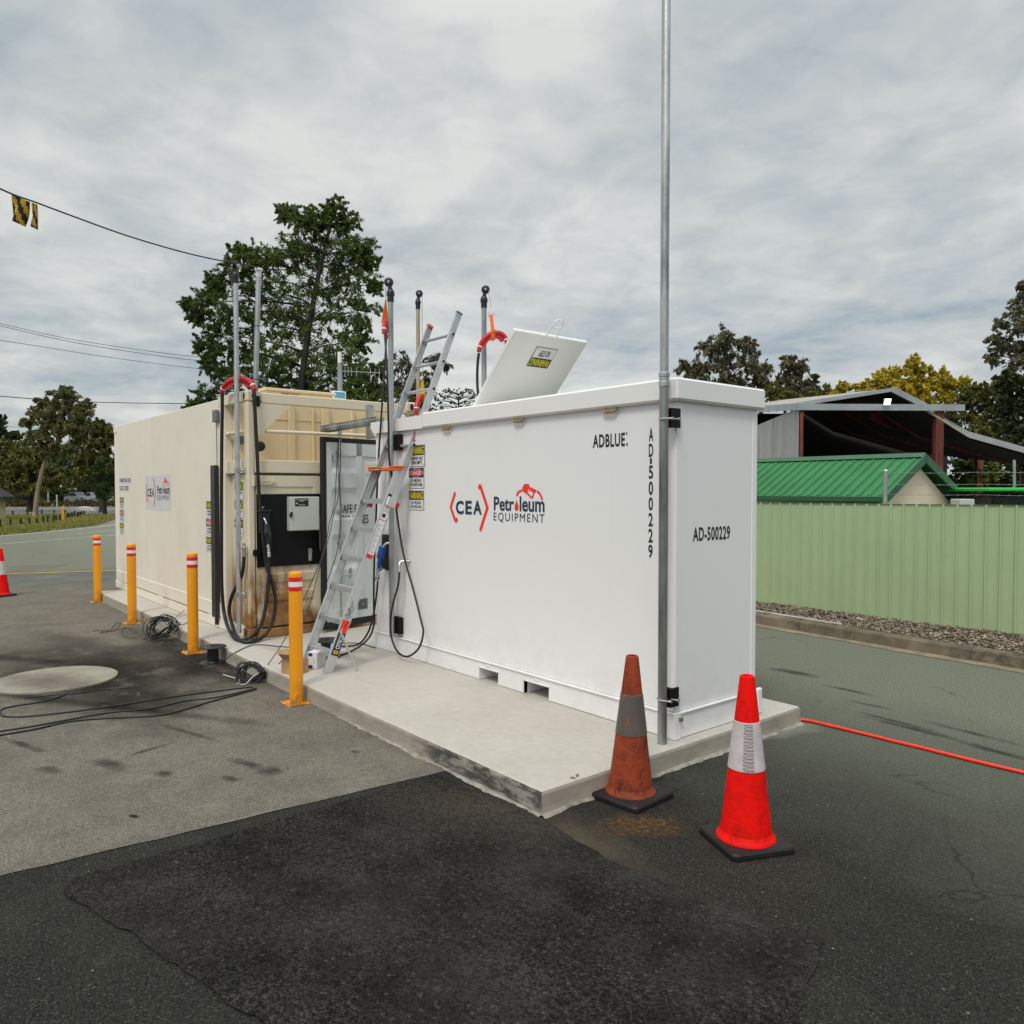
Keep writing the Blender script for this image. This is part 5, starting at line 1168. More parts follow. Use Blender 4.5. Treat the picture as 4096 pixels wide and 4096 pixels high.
# ================================================================== SPOOLS, BOXES
def spool(x, y, z, r, h, label):
    t = thing('cable_spool', (x, y, z), label, 'cable spool', 'black plastic cable spools')
    for zz in (0, h-.012):
        m_ = MB(); m_.lathe([(.022, zz), (r*.96, zz+.001), (r, zz+.004), (r, zz+.008), (r*.96, zz+.012), (.030, zz+.012), (.022, zz+.009), (.022, zz)], (x, y, z), 36); m_.build('flange', blackpl, t)
    m_ = MB(); m_.lathe([(r*.46, .012), (r*.42, .02), (r*.42, h-.02), (r*.46, h-.012)], (x, y, z), 24); m_.build('core', blackpl, t)
q = onZ(852, 2652, 0); spool(q.x, q.y, 0, .128, .168, 'empty black cable spool on the ground beside the plinth edge')
q = onZ(1308, 2628, ZS); spool(q.x, q.y, ZS, .135, .165, 'black cable spool on the plinth behind the foot of the ladder')
q = onZ(1180, 2690, ZS); cbx = thing('cardboard_box', (q.x, q.y, ZS), 'small open brown cardboard box lying behind the nearest bollard', 'box')
c, s = math.cos(R(25)), math.sin(R(25)); ax, ay, az = Vector((c, s, 0)), Vector((-s, c, 0)), Vector((0, 0, 1)); o = Vector((q.x, q.y, ZS)); m_ = MB()
for (u, v, hu, hv) in ((0, -.07, .085, .003), (0, .07, .085, .003), (-.085, 0, .003, .07), (.085, 0, .003, .07)): m_.obox(o+ax*u+ay*v+az*.062, ax, ay, az, Vector((hu, hv, .060)), 0)
m_.obox(o+az*.004, ax, ay, az, Vector((.085, .07, .003)), 0); m_.build('carton', card, cbx)
for (u, v, du_, ang) in ((-.115, 0, ax, 1), (0, -.10, ay, 2)):
    fl_ = MB(); dv = (ax if ang == 1 else ay); sd = (ay if ang == 1 else ax); nn = (dv*-.75+az*.66).normalized(); fl_.obox(o+ax*u+ay*v+az*.155, sd, nn, sd.cross(nn), Vector((.07, .042, .002)), 0); fl_.build('flap', card, cbx)
q = onZ(1268, 2668, ZS); wbx_ = thing('white_box', (q.x, q.y, ZS), 'white carton with navy corner marks under the bottom step of the ladder', 'box')
o = Vector((q.x, q.y, ZS)); ax = Vector((.80, .60, 0)); ay = Vector((-.60, .80, 0)); m_ = MB(); m_.obox(o+az*.075, ax, ay, az, Vector((.045, .09, .073)), 0, .003); m_.build('carton', pbr('white carton board', (.68, .67, .68), .6, var=.04), wbx_)
d = Decal(o-ay*.0902-ax*.045+az*.002, ax, az); d.rect(.01, .006, .05, .034, navy); d.rect(.01, .112, .05, .14, navy); d.rect(.06, .05, .066, .10, pbr('lilac ink', (.35, .28, .5), .5)); d.build('print', wbx_)
d = Decal(o+ay*.09-ax*.0452+az*.002, -ay, az)
for i in range(4): d.rect(.02, .030+i*.012, .11, .034+i*.012, ink)
d.build('print', wbx_)

# ================================================================== CABLES
rnd = random.Random(12)
def tangle(c, ax_, up_, a, b, n, r, depth, seed):
    rn = random.Random(seed); pts = []; nn = ax_.cross(up_).normalized()
    for i in range(n*14):
        th = 2*math.pi*i/14; k = i//14
        if i % 14 == 0: A, B_, ph, off, cx_ = a*rn.uniform(.55, 1.05), b*rn.uniform(.6, 1.05), rn.uniform(-.5, .5), rn.uniform(-depth, depth), rn.uniform(-.22, .22)*a
        pts.append(c+ax_*(A*math.cos(th+ph)+cx_)+up_*(max(-b*.95, B_*math.sin(th)*(1-.3*math.cos(th))))+nn*(off*math.cos(th*.5+ph)))
    return pts
c1 = onZ(632, 2562, 0)+Vector((.06, .03, .16)); tl1 = (VIEW*1+Vector((0, 0, .18))).normalized(); up1 = Vector((-.25*FWD.x*-1, -.25*FWD.y*-1, .96)).normalized()
pts = [onZ(u, v, .006) for u, v in ((374, 2526), (400, 2522), (450, 2526), (470, 2512), (482, 2494), (470, 2490), (450, 2510), (436, 2527), (400, 2530), (430, 2522), (480, 2518), (520, 2512), (545, 2525), (540, 2532), (500, 2510), (488, 2530), (505, 2550), (540, 2552), (575, 2557))]
tz = tangle(c1, tl1, up1, .19, .125, 17, .004, .09, 4)
run = [onZ(660, 2570, .006), onZ(672, 2590, .006), onZ(690, 2610, .006), onZ(730, 2632, .006), onZ(790, 2656, .006), onZ(840, 2680, .006), onZ(900, 2694, .006), onZ(960, 2702, .006)]
m_ = MB(); m_.tube(smooth_path(pts+tz+run, 4), .0046, 6); tag(m_.build('cable_coil', wire), 'messy bundle of thin black cable propped on the plinth edge beside a bollard', 'cable')
m_ = MB(); m_.tube(smooth_path([c1+Vector((.03, .06, .10)), onZ(690, 2480, ZS+.05), onZ(720, 2455, ZS+.03), onZ(752, 2430, ZS+.06)], 6), .004, 6); tag(m_.build('cable', wire), 'loose black cable tail rising from the bundle to a slot of the beige tank', 'cable'); m_ = MB(); m_.tube(smooth_path([c1+Vector((.05, .05, .04)), onZ(700, 2500, ZS+.01), onZ(735, 2497, ZS+.006), onZ(765, 2478, ZS+.006)], 6), .004, 6)
tag(m_.build('cable', wire), 'loose black cable tail lying low over the plinth beside the bundle', 'cable')
c2 = onZ(1008, 2730, 0)+Vector((0, 0, .085)); tz = tangle(c2, VIEW, Vector((FWD.x*.35, FWD.y*.35, .93)).normalized(), .135, .09, 15, .004, .05, 8)
tz = [Vector((p.x, p.y, max(.006, p.z))) for p in tz]
m_ = MB(); m_.tube(smooth_path(tz, 4), .0046, 6); tag(m_.build('cable_coil', wire), 'smaller heap of black cable on the ground at the foot of the plinth', 'cable')
m_ = MB(); m_.tube(smooth_path([onZ(892, 2698, .008), onZ(925, 2708, .010), onZ(955, 2718, .012), onZ(957, 2730, .01), onZ(946, 2736, .008)], 5), .0035, 6); tag(m_.build('cable', whitep), 'short white cable end hooked on the left of the smaller black heap', 'cable'); m_ = MB(); m_.tube(smooth_path([onZ(960, 2738, .01), onZ(985, 2734, .05), onZ(1010, 2708, .09), onZ(1036, 2690, .10)], 5), .0035, 6)
tag(m_.build('cable', whitep), 'short white cable end curling over the front of the smaller black heap', 'cable')
def gcable(pxs, r, label, m=wire):
    m_ = MB(); m_.tube(smooth_path([onZ(u, v, r+.005) for u, v in pxs], 6), r, 6); tag(m_.build('cable', m), label, 'cable')
Y5 = lambda x, y: (x/1.486, 2100+y/1.486)
gcable([Y5(*p) for p in ((1500, 962), (1300, 985), (1000, 1025), (700, 1072), (420, 1110), (150, 1138), (30, 1137), (3, 1122), (10, 1095), (90, 1075), (250, 1050), (370, 1015), (395, 990), (375, 980), (358, 984))], .006, 'black cable on the apron that doubles back in a hairpin at the left edge')
gcable([Y5(*p) for p in ((1520, 970), (1400, 1000), (1250, 1030), (1100, 1045), (900, 1090), (650, 1115), (400, 1158), (200, 1195), (-100, 1240))], .006, 'black cable across the apron, upper of the two running out at the left edge')
gcable([Y5(*p) for p in ((1525, 975), (1420, 1005), (1250, 1050), (1050, 1110), (900, 1135), (600, 1150), (400, 1170), (200, 1215), (-100, 1265))], .0065, 'black cable across the apron, lowest one running out at the left edge')
gcable([Y5(*p) for p in ((960, 705), (1010, 730), (1050, 770), (1110, 800), (1180, 830), (1260, 860), (1330, 885), (1420, 915))], .005, 'black cable on the ground passing under the spool towards the smaller heap')
gcable([Y5(*p) for p in ((140, 1030), (300, 1012), (430, 1003), (560, 985), (660, 975), (770, 966))], .004, 'thin dark cord lying beside the round concrete cover')
# cables strung from the white door to the heap
def dcable(pxs, d0, d1, r, label, name='cable'):
    n = len(pxs); m_ = MB(); P_s = [atD(u, v, d0+(d1-d0)*i/(n-1)) for i, (u, v) in enumerate(pxs)]; m_.tube(smooth_path(P_s, 6), r, 6); return tag(m_.build(name, wire), label, 'cable')
D0 = (O_-CAM).dot(FWD)-.08; D1 = (c2-CAM).dot(FWD)
dcable([(1353, 1752), (1348, 1850), (1342, 1960), (1338, 2020), (1318, 2090), (1308, 2150), (1285, 2235), (1236, 2350), (1190, 2450), (1140, 2555), (1085, 2640), (1035, 2706)], D0, D1, .0042, 'black cable hanging from the white door lock bar down to the heap, left one')
dcable([(1357, 1750), (1352, 1850), (1356, 1960), (1348, 2010), (1334, 2060), (1318, 2140), (1290, 2230), (1268, 2310), (1232, 2440), (1180, 2560), (1120, 2650), (1040, 2712)], D0, D1, .0042, 'black cable hanging from the white door lock bar down to the heap, middle one')
dcable([(1361, 1750), (1362, 1850), (1358, 1930), (1364, 2040), (1356, 2160), (1342, 2230), (1318, 2300), (1300, 2350)], D0, D0-.1, .0042, 'black cable hanging down the white door behind the ladder rail')
gp = [onZ(u, v, ZS+.006) for u, v in ((1185, 2590), (1120, 2586), (1060, 2580), (1010, 2580), (960, 2600), (925, 2620), (905, 2635))]+[onZ(885, 2650, .03)]
m_ = MB(); m_.tube(smooth_path(gp, 5), .0045, 6); tag(m_.build('cable', wire), 'black cable lying across the plinth from the bollard to the spool', 'cable')
gp = [onZ(u, v, ZS+.006) for u, v in ((1240, 2590), (1310, 2580), (1395, 2572), (1450, 2576), (1500, 2591.5))]
m_ = MB(); m_.tube(smooth_path(gp, 5), .0045, 6); tag(m_.build('cable', wire), 'black cable on the plinth running behind the ladder to the white tank base', 'cable')
z9 = lambda x, y: (3000+x/1.763, 2300+y/1.763)
m_ = MB(); m_.tube(smooth_path([onZ(*z9(x, y), .013) for x, y in ((352, 1018), (420, 1028), (560, 1060), (700, 1094), (800, 1118), (900, 1142), (1000, 1168), (1200, 1215), (1500, 1290), (1800, 1362), (1960, 1398), (2200, 1450))], 5), .011, 8)
tag(m_.build('hose', rope), 'orange red hose lying straight across the asphalt from the plinth corner', 'hose')

# ================================================================== FENCE, HUT, SHED, TRACTOR
fg = pbr('pale green fence sheet', (.375, .49, .285), .45, var=.06, scale=.8)
fn = thing('sheet_fence', (0, 5.8, 0), 'pale green ribbed sheet metal fence standing above the mulch bed', 'fence')
rb_ = .1505; zb0 = .112
for k in range(-5, 4):
    m_ = MB(); x0 = -3.30+k*rb_*15; prof = []
    for i in range(15):
        a = x0+i*rb_; prof += [(a, 0), (a+.006, -.026), (a+.022, -.026), (a+.030, -.001), (a+.090, .001), (a+rb_-.008, -.001)]
    prof.append((x0+15*rb_-.004, 0)); zt_ = lambda x: 1.528+.004*x+.008
    for (xa, ya_), (xb2, yb2) in zip(prof, prof[1:]): m_.poly([(xa, 5.8+ya_, zb0+.004*k), (xb2, 5.8+yb2, zb0+.004*k), (xb2, 5.8+yb2, zt_(xb2)), (xa, 5.8+ya_, zt_(xa))])
    for (xa, ya_), (xb2, yb2) in zip(prof, prof[1:]): m_.poly([(xa, 5.803+ya_, zb0+.004*k), (xa, 5.803+ya_, zt_(xa)), (xb2, 5.803+yb2, zt_(xb2)), (xb2, 5.803+yb2, zb0+.004*k)])
    m_.poly([(x0, 5.78, zt_(x0)+.001), (x0+15*rb_-.004, 5.78, zt_(x0+15*rb_)+.001), (x0+15*rb_-.004, 5.806, zt_(x0+15*rb_)+.001), (x0, 5.806, zt_(x0)+.001)])
    for i in range(0, 15, 2):
        for zz in (.36, 1.30): m_.lathe([(.006, 0), (.005, .004), (0, .005)], (x0+i*rb_+.06, 5.801, zz), 6, 0, (0, -1, 0))
    m_.build('fence_panel', fg, fn)
for z_ in (.30, 1.25): m_ = MB(); m_.box(-14, 9, 5.83, 5.86, z_, z_+.06); m_.build('rail', galv, fn)
bw_ = thing('barbed_wire_post', (onY(3541, 2000, 5.92).x, 5.92, 0), 'galvanised fence post with three barbed wire strands rising behind the green fence', 'barbed wire')
bx = onY(3541, 2000, 5.92).x; ztop = onY(3541, 1882, 5.92).z
m_ = MB(); m_.tube([(bx, 5.92, 0), (bx, 5.92, ztop)], .026, 12); m_.lathe([(.031, -.03), (.031, -.005), (.02, .012), (0, .016)], (bx, 5.92, ztop), 12); m_.build('post', galv, bw_)
for z0, v1 in ((onY(3541, 1893, 5.92).z, 1889), (onY(3541, 1939, 5.92).z, 1938), (onY(3541, 1978, 5.92).z, 1982)):
    m_ = MB(); z1 = onY(4096, v1, 5.92).z; pts = [Vector((bx+4.2*i/24, 5.92, z0+(z1-z0)*(4.2*i/24)/(onY(4096, v1, 5.92).x-bx)+.004*math.sin(i*1.3))) for i in range(25)]
    m_.tube(pts, .0022, 5)
    for i in range(1, 40): p = pts[0].lerp(pts[-1], i/40); m_.tube([p-Vector((.012, .004, .010)), p+Vector((.012, .004, .010))], .0018, 4)
    m_.build('wire', wireg, bw_)
# hut with green roof
hy0 = 7.4; g1 = onY(3545, 1988, hy0); gx = g1.x; apx = onX(3702, 1823, gx); g2 = onX(3855, 1992, gx)
hx0 = gx-4.2; groof = pbr('green ribbed roof', (.032, .185, .058), .5, var=.12, scale=1.6, spec=.25); ggutter = pbr('dark green trim', (.025, .115, .045), .4, var=.08)
hut = thing('garden_hut', (gx-2, (hy0+g2.y)/2, 0), 'small cream hut with ribbed green gable roof behind the fence', 'hut')
ov = .10; wy0, wy1 = hy0+.13, g2.y-.16
wz0 = g1.z-.0
m_ = MB(); pr = lambda y: (apx.z-.13)-abs(y-apx.y)*(apx.z-g1.z)/(apx.y-hy0)
m_.prism([(gx-.12, wy0, 0), (gx-.12, wy1, 0), (gx-.12, wy1, pr(wy1)), (gx-.12, apx.y, apx.z-.13), (gx-.12, wy0, pr(wy0))], (-.04, 0, 0))
m_.box(hx0, gx-.165, wy0, wy0+.04, 0, g1.z-.16); m_.box(hx0, gx-.165, wy1-.04, wy1, 0, g1.z-.08); m_.build('wall', hutcream, hut)
m_ = MB()
for ya_, s_ in ((hy0, 1), (g2.y, -1)):
    za = g1.z
    sl_ = Vector((0, apx.y-ya_, apx.z-za)); ln = sl_.length; nn = Vector((1, 0, 0)).cross(sl_).normalized()*s_
    m_.prism([(hx0, ya_, za), (gx, ya_, za), (gx, apx.y, apx.z), (hx0, apx.y, apx.z)], nn*-.03)
    for i in range(27):
        x = gx-.10-i*.158
        if x < hx0+.05: break
        a = Vector((x, ya_, za))+nn*.001; m_.prism([a-Vector((.028, 0, 0)), a+Vector((.028, 0, 0)), a+Vector((.014, 0, 0))+nn*.026, a-Vector((.014, 0, 0))+nn*.026], sl_*.90)
rf = m_.build('roof', groof, hut)
m_ = MB(); 
for ya_, s_ in ((hy0, 1), (g2.y, -1)):
    sl_ = Vector((0, apx.y-ya_, apx.z-g1.z)); nn = Vector((1, 0, 0)).cross(sl_).normalized()*s_
    a = Vector((gx+.001, ya_, g1.z))+nn*.03; m_.prism([a, a+sl_, a+sl_-Vector((0, 0, .14)), a-Vector((0, 0, .12))], (.016, 0, 0))
    m_.box(hx0, gx-.001, min(ya_, ya_-s_*.09), max(ya_, ya_-s_*.09), g1.z-.075, g1.z+.012, 0, .01)
m_.prism([(hx0, apx.y-.10, apx.z-.02), (hx0, apx.y, apx.z+.05), (hx0, apx.y+.10, apx.z-.02)], (gx-hx0, 0, 0))
m_.build('trim', ggutter, rf)
m_ = MB(); m_.box(hx0, gx-.9, wy0-.006, wy0+.0, .9, g1.z-.2); m_.build('window', darkglass, hut)
q = atD(3850, 1996, 11); tag(MB().obox(Vector((q.x, q.y, q.z/2)), VIEW, Vector((FWD.x, FWD.y, 0)).normalized(), Vector((0, 0, 1)), Vector((.105, .12, q.z/2)), 0, .01).build('storage_bin', cab), 'pale box top just showing over the fence beside the hut', 'box')
# big open shed
Dp = 21.0; sh = thing('open_shed', (atD(3500, 1900, Dp).x, atD(3500, 1900, Dp).y, 0), 'big open farm shed with silver fascia and red steel posts behind the green hut', 'shed')
def S3(u, v, dd=0): return atD(u, v, Dp+dd)
def beam(a, b, w_, h_, m__): 
    d_ = (b-a).normalized(); sd = d_.cross(Vector((0, 0, 1))).normalized(); up_ = sd.cross(d_); m__.obox((a+b)/2, d_, sd, up_, Vector(((b-a).length/2, w_/2, h_/2)), 0)
FH = Vector((FWD.x, FWD.y, 0)).normalized(); VX = Vector((-1, 0, 0))
E1 = S3(3190, 1612); E2 = E1+(S3(3040, 1624, 5)-E1)*2.6; bk = (E2-E1)
A1 = S3(3572, 1553); 
m_ = MB(); m_.prism([E1, A1, A1+bk, E2], Vector((0, 0, -.06)))
R1_ = S3(3700, 1626); R2_ = S3(3878, 1742); R3_ = S3(4330, 1868)
for a, b_ in ((A1, R2_), (R2_, R3_)): m_.prism([a, b_, b_+bk*.8, a+bk*.8], Vector((0, 0, -.06)))
m_.build('roof', greyroof, sh)
m_ = MB(); beam(S3(3190, 1628, -.05), S3(3856, 1631, -.05), .10, .17, m_); m_.build('beam', fasciam, sh); m_ = MB(); a = S3(3190, 1628, -.05); beam(a-VX*.0, a+(bk*1.0)+Vector((0, 0, 0)), .10, .17, m_); m_.build('gutter', fasciam, sh); m_ = MB()
beam(S3(3188, 1618, .02), S3(3573, 1558, .02), .08, .10, m_); beam(S3(3570, 1558, .02), S3(3700, 1624, .02), .08, .15, m_)
beam(S3(3712, 1652, .3), S3(3878, 1742, .3), .08, .16, m_); beam(S3(3876, 1741, .3), S3(4330, 1868, .3), .08, .18, m_); m_.build('fascia', fasciam, sh)
def rpost(u, v0, v1, dd, wpx):
    m_ = MB()
    a = S3(u, v0, dd); hw_ = wpx/2/F*(Dp+dd); m_.obox(Vector((a.x, a.y, a.z/2)), VIEW, FH, Vector((0, 0, 1)), Vector((hw_, hw_*.9, a.z/2)), 0, .02); m_.build('post', redsteel, sh)
rpost(3207, 1645, 0, 0, 13); rpost(3754, 1643, 0, .1, 33); rpost(3916, 1820, 0, 6, 26); rpost(3665, 1740, 0, 8, 16)
for (a, b_) in ((S3(3530, 1690, 5), S3(3900, 1830, 8)), (S3(3480, 1660, 3), S3(3700, 1760, 7))): m_ = MB(); beam(a, b_, .12, .22, m_); m_.build('rafter', redsteel, sh)
m_ = MB(); wl0 = S3(3196, 1645, .1); wl1 = wl0+Vector((bk.x, bk.y, 0)); n_ = 46; wn = Vector((bk.y, -bk.x, 0)).normalized()
for i in range(n_):
    a = wl0.lerp(wl1, i/n_); b_ = wl0.lerp(wl1, (i+1)/n_); oa = wn*(.03 if i % 2 else 0); ob_ = wn*(.03 if (i+1) % 2 else 0)
    p0_, p1_ = a+oa, b_+ob_; m_.poly([Vector((p0_.x, p0_.y, 1.9)), Vector((p1_.x, p1_.y, 1.9)), Vector((p1_.x, p1_.y, wl0.z+.1)), Vector((p0_.x, p0_.y, wl0.z+.1))])
m_.build('side_wall', shedwall, sh)
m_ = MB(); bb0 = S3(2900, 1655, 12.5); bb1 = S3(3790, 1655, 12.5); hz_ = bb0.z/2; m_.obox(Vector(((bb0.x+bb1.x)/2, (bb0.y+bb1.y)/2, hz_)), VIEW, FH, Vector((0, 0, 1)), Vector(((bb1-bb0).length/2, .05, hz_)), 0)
m_.build('back_wall', pbr('painted shed shade', (.014, .013, .012), .9), sh)  # near-black colour paints in the shade inside the open shed
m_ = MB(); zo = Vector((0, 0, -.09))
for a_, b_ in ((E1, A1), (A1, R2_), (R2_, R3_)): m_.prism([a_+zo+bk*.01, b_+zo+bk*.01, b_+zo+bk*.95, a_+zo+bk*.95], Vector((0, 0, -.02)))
m_.build('roof_shade', pbr('painted shed shade', (.014, .013, .012), .9), sh)  # dark sheet added below the roof, its underside shade painted in
for k in (.25, .5, .75): 
    for (a, b_) in ((E1, A1), (A1, R2_), (R2_, R3_)): m_ = MB(); beam(a+bk*k-Vector((0, 0, .12)), b_+bk*k-Vector((0, 0, .12)), .06, .12, m_); m_.build('purlin', redsteel, sh)
m_ = MB(); gA, gB, gC = S3(3260, 1622, .6), S3(3573, 1575, .6), S3(3690, 1628, .6); shed_shade = pbr('painted shed shade', (.014, .013, .012), .9)  # same painted shade for gable, side wall and back beam
m_.prism([gA, gB, gC], FH*.03); m_.build('gable_infill', shed_shade, sh)
m_ = MB(); i0 = wl0+wn*.12*(1 if wn.dot(CAM-wl0) < 0 else -1); i1 = i0+Vector((bk.x, bk.y, 0)); m_.prism([Vector((i0.x, i0.y, 0)), Vector((i1.x, i1.y, 0)), Vector((i1.x, i1.y, wl0.z+.05)), Vector((i0.x, i0.y, wl0.z+.05))], wn*-.02); m_.build('wall_shade', shed_shade, sh)  # dark sheet added along the side wall to paint in interior shade
m_ = MB(); c0_, c1_ = S3(3700, 1690, 12.3), S3(4400, 1830, 12.3); m_.prism([Vector((c0_.x, c0_.y, c0_.z-.2)), Vector((c1_.x, c1_.y, c1_.z-.3)), c1_, c0_], FH*.04) ; m_.build('back_beam', shed_shade, sh)
fl = MB(); q = S3(3550, 1606, -.25); fl.obox(q+FH*.05, VIEW, Vector((0, 0, 1)), FH, Vector((.085, .07, .03)), 0, .01); fl_o = fl.build('floodlight', greyplate, sh)
em = NT('lit floodlight lens'); em.b.inputs['Emission Color'].default_value = (1, .97, .92, 1); em.b.inputs['Emission Strength'].default_value = 2.2
fl = MB(); dn2 = (-FH+Vector((0, 0, -.5))).normalized(); su = VIEW; sv = dn2.cross(su).normalized(); fl.obox(q-FH*.0+Vector((0, 0, -.01)), su, sv, dn2, Vector((.085, .085, .012)), 0, .006); fl.build('lens', em.done((.8, .8, .8), .3), fl_o)
# tractor behind the fence
tq = atD(4000, 1960, 12.5); tr_ = thing('tractor', (tq.x, tq.y, 0), 'tractor with bright green cab roof, amber beacon and mirror showing over the fence', 'tractor')
m_ = MB(); a = atD(3836, 1958, 12.5); b_ = atD(4420, 1956, 12.5); cx = (a+b_)/2; m_.obox(Vector((cx.x, cx.y, a.z)), VIEW, FH, Vector((0, 0, 1)), Vector(((b_-a).length/2, .8, .028)), 0, .022); m_.build('cab_roof', tractg, tr_)
m_ = MB(); c = Vector((cx.x, cx.y, a.z/2+.3)); m_.obox(c, VIEW, FH, Vector((0, 0, 1)), Vector(((b_-a).length/2-.12, .7, a.z/2-.36)), 0, .05); m_.build('cab', darkglass, tr_)
m_ = MB(); q = atD(4046, 1975, 12.2); m_.tube([q, Vector((q.x, q.y, atD(4046, 2020, 12.2).z)), Vector((q.x, q.y, .9))], .03, 8); m_.build('mirror_arm', blackpl, tr_)
m_ = MB(); q = atD(4046, 1962, 12.2); m_.lathe([(.055, -.045), (.055, .02), (.045, .04), (0, .045)], q, 14); m_.build('beacon', amber, tr_)
m_ = MB(); q = atD(4018, 1990, 12.1); m_.obox(q, VIEW, FH, Vector((.12, .05, 1)).normalized(), Vector((.065, .02, .085)), 0, .018); m_.build('mirror', cab, tr_)
m_ = MB(); q = atD(4058, 1948, 12.4); m_.tube([q, atD(4057, 1840, 12.4)], .022, 8); m_.build('exhaust', galv, tr_)
tag(MB().tube([atD(3113, 2012, 8.2)-Vector((0, 0, .5)), atD(3352, 1995, 7.2)], .012, 6).build('hand_rail', galv), 'thin pale rod just visible under the hut eave', 'rod') if False else None

# ================================================================== TREES
def leaf_cloud(mb, blobs, rn, per, size, asp=.32, droop=.3, clump=.30, ncl=26, spray=.75):
    """crown masses (centre, rx, rz) filled with leafy sprays that point outwards and sag"""
    for (c, rx, rz) in blobs:
        for k in range(ncl):
            d_ = Vector((rn.gauss(0, 1), rn.gauss(0, 1), rn.gauss(0, 1))).normalized(); q = .1+.82*rn.random()**.75
            o = c+Vector((d_.x*rx*q, d_.y*rx*q, d_.z*rz*q)); L = spray*(.45+.8*rn.random())*min(rx, rz)
            dr_ = (d_*.8+Vector((rn.gauss(0, .6), rn.gauss(0, .6), rn.gauss(.1, .5)-droop))).normalized(); sd = dr_.cross(Vector((rn.gauss(0, 1), rn.gauss(0, 1), rn.gauss(0, 1)))).normalized(); s2 = dr_.cross(sd)
            for i in range(per):
                t = rn.random(); wd = clump*L*(1.05-.75*t)
                p = o+dr_*L*t+sd*rn.gauss(0, .75)*wd+s2*rn.gauss(0, .45)*wd+Vector((0, 0, -droop*.35*L*t*t)); s = size*(.5+.8*rn.random())
                a = (dr_*.7+sd*rn.gauss(0, 1)+s2*rn.gauss(0, .6)+Vector((0, 0, -droop*.8))).normalized(); b_ = a.cross(Vector((rn.gauss(0, 1), rn.gauss(0, 1), rn.gauss(0, 1)))).normalized()*s*asp
                mb.add([p-a*s*.5, p-b_*.5, p+a*s*.5, p+b_*.5], [[0, 1, 2, 3]])
def limb(mb, a, b, r0, r1, rn, n=7, w_=.06):
    a, b = Vector(a), Vector(b); L = (b-a).length; pts = []; rs = []
    ph = rn.uniform(0, 9)
    for i in range(n+1):
        t = i/n; off = Vector((mnoise.noise(Vector((t*2.3, ph, 0))), mnoise.noise(Vector((t*2.3, ph, 5))), .5*mnoise.noise(Vector((t*2.3, ph, 9)))))*L*w_*math.sin(math.pi*t)*2
        pts.append(a.lerp(b, t)+off+Vector((0, 0, .06*L*math.sin(math.pi*t)))); rs.append(r0+(r1-r0)*t)
    mb.tube(pts, rs, 7); return pts
def tree(name, label, D, basepx, trunk, blobs_px, lm, bm, r0, per, size, seed, asp=.32, droop=.3, clump=.30, ncl=26, group=None, jit=.35, twigs=3, zbase=0):
    """trunk: picture points of the main stem; blobs_px: (u, v, r_px[, rz_px])"""
    rn = random.Random(seed); base = atD(*basepx, D); base.z = zbase
    t = thing(name, base, label, 'tree', group)
    tp_ = [base]+[atD(u, v, D) for u, v in trunk]; tm = MB(); sp_ = smooth_path(tp_, 4); n = len(sp_)
    tm.tube(sp_, [r0*(1.25-.95*i/(n-1)) if i else r0*1.6 for i in range(n)], 10)
    B = []
    for bq in blobs_px:
        u, v, r = bq[:3]; rz = bq[3] if len(bq) > 3 else r*.85; dj = rn.uniform(-1, 1)*jit*r/F*D*2
        c = atD(u, v, D+dj); B.append((c, r/F*D, rz/F*D))
        # nearest stem point below the mass carries its limb
        cand = [p for p in sp_ if p.z < c.z-.1] or [sp_[0]]; st = min(cand, key=lambda p: (p-c).length+.6*abs(c.z-p.z-.8*r/F*D))
        k = sp_.index(st); rr = r0*(1.2-.95*k/(n-1))*.34; pts = limb(tm, st, c, max(rr, .02), .012, rn)
        for j in range(twigs):
            dd = Vector((rn.gauss(0, 1), rn.gauss(0, 1), rn.gauss(.2, .8))).normalized(); limb(tm, pts[rn.randint(3, 6)], c+Vector((dd.x*r/F*D, dd.y*r/F*D, dd.z*rz/F*D))*.9, max(.012, rr*.4), .005, rn, 5)
    tm.build('trunk', bm, t)
    lb = MB(); leaf_cloud(lb, B, rn, per, size, asp, droop, clump, ncl); lb.build('crown', lm, t)
    return t
# the big feathery tree behind the containers
rn = random.Random(21)
main = [(1338, 830, 48), (1290, 880, 60), (1390, 890, 60), (1190, 880, 70), (1150, 850, 45), (1240, 960, 95), (1360, 990, 100), (1440, 1000, 60), (1480, 1040, 45), (1170, 1020, 90), (1290, 1090, 120), (1420, 1110, 95), (1500, 1150, 34),
        (1000, 1020, 55), (940, 1010, 34), (1070, 1050, 70), (930, 1090, 62), (860, 1130, 50), (1030, 1150, 85), (1160, 1180, 110), (830, 1200, 62), (750, 1215, 34), (790, 1260, 42), (930, 1230, 85), (1060, 1290, 95), (1200, 1310, 110), (1330, 1240, 110), (1440, 1250, 75),
        (880, 1330, 70), (830, 1390, 58), (960, 1400, 85), (1090, 1420, 95), (1230, 1440, 110), (1360, 1390, 105), (1430, 1370, 62), (860, 1470, 55), (940, 1510, 70), (1070, 1530, 80), (1200, 1540, 90), (1330, 1520, 100), (1420, 1480, 60), (820, 1590, 60), (780, 1630, 40), (880, 1640, 50), (1100, 1610, 70), (1300, 1600, 80), (1400, 1580, 60)]
tree('feathery_tree', 'tall dark green feathery tree rising behind the beige tank and hose poles', 24, (1190, 2170), [(1180, 1900), (1200, 1600), (1230, 1350), (1270, 1120), (1310, 950), (1335, 840)], main, leaf_main, barkdark, .12, 62, .125, 5, .30, .22, .25, 44, twigs=3)
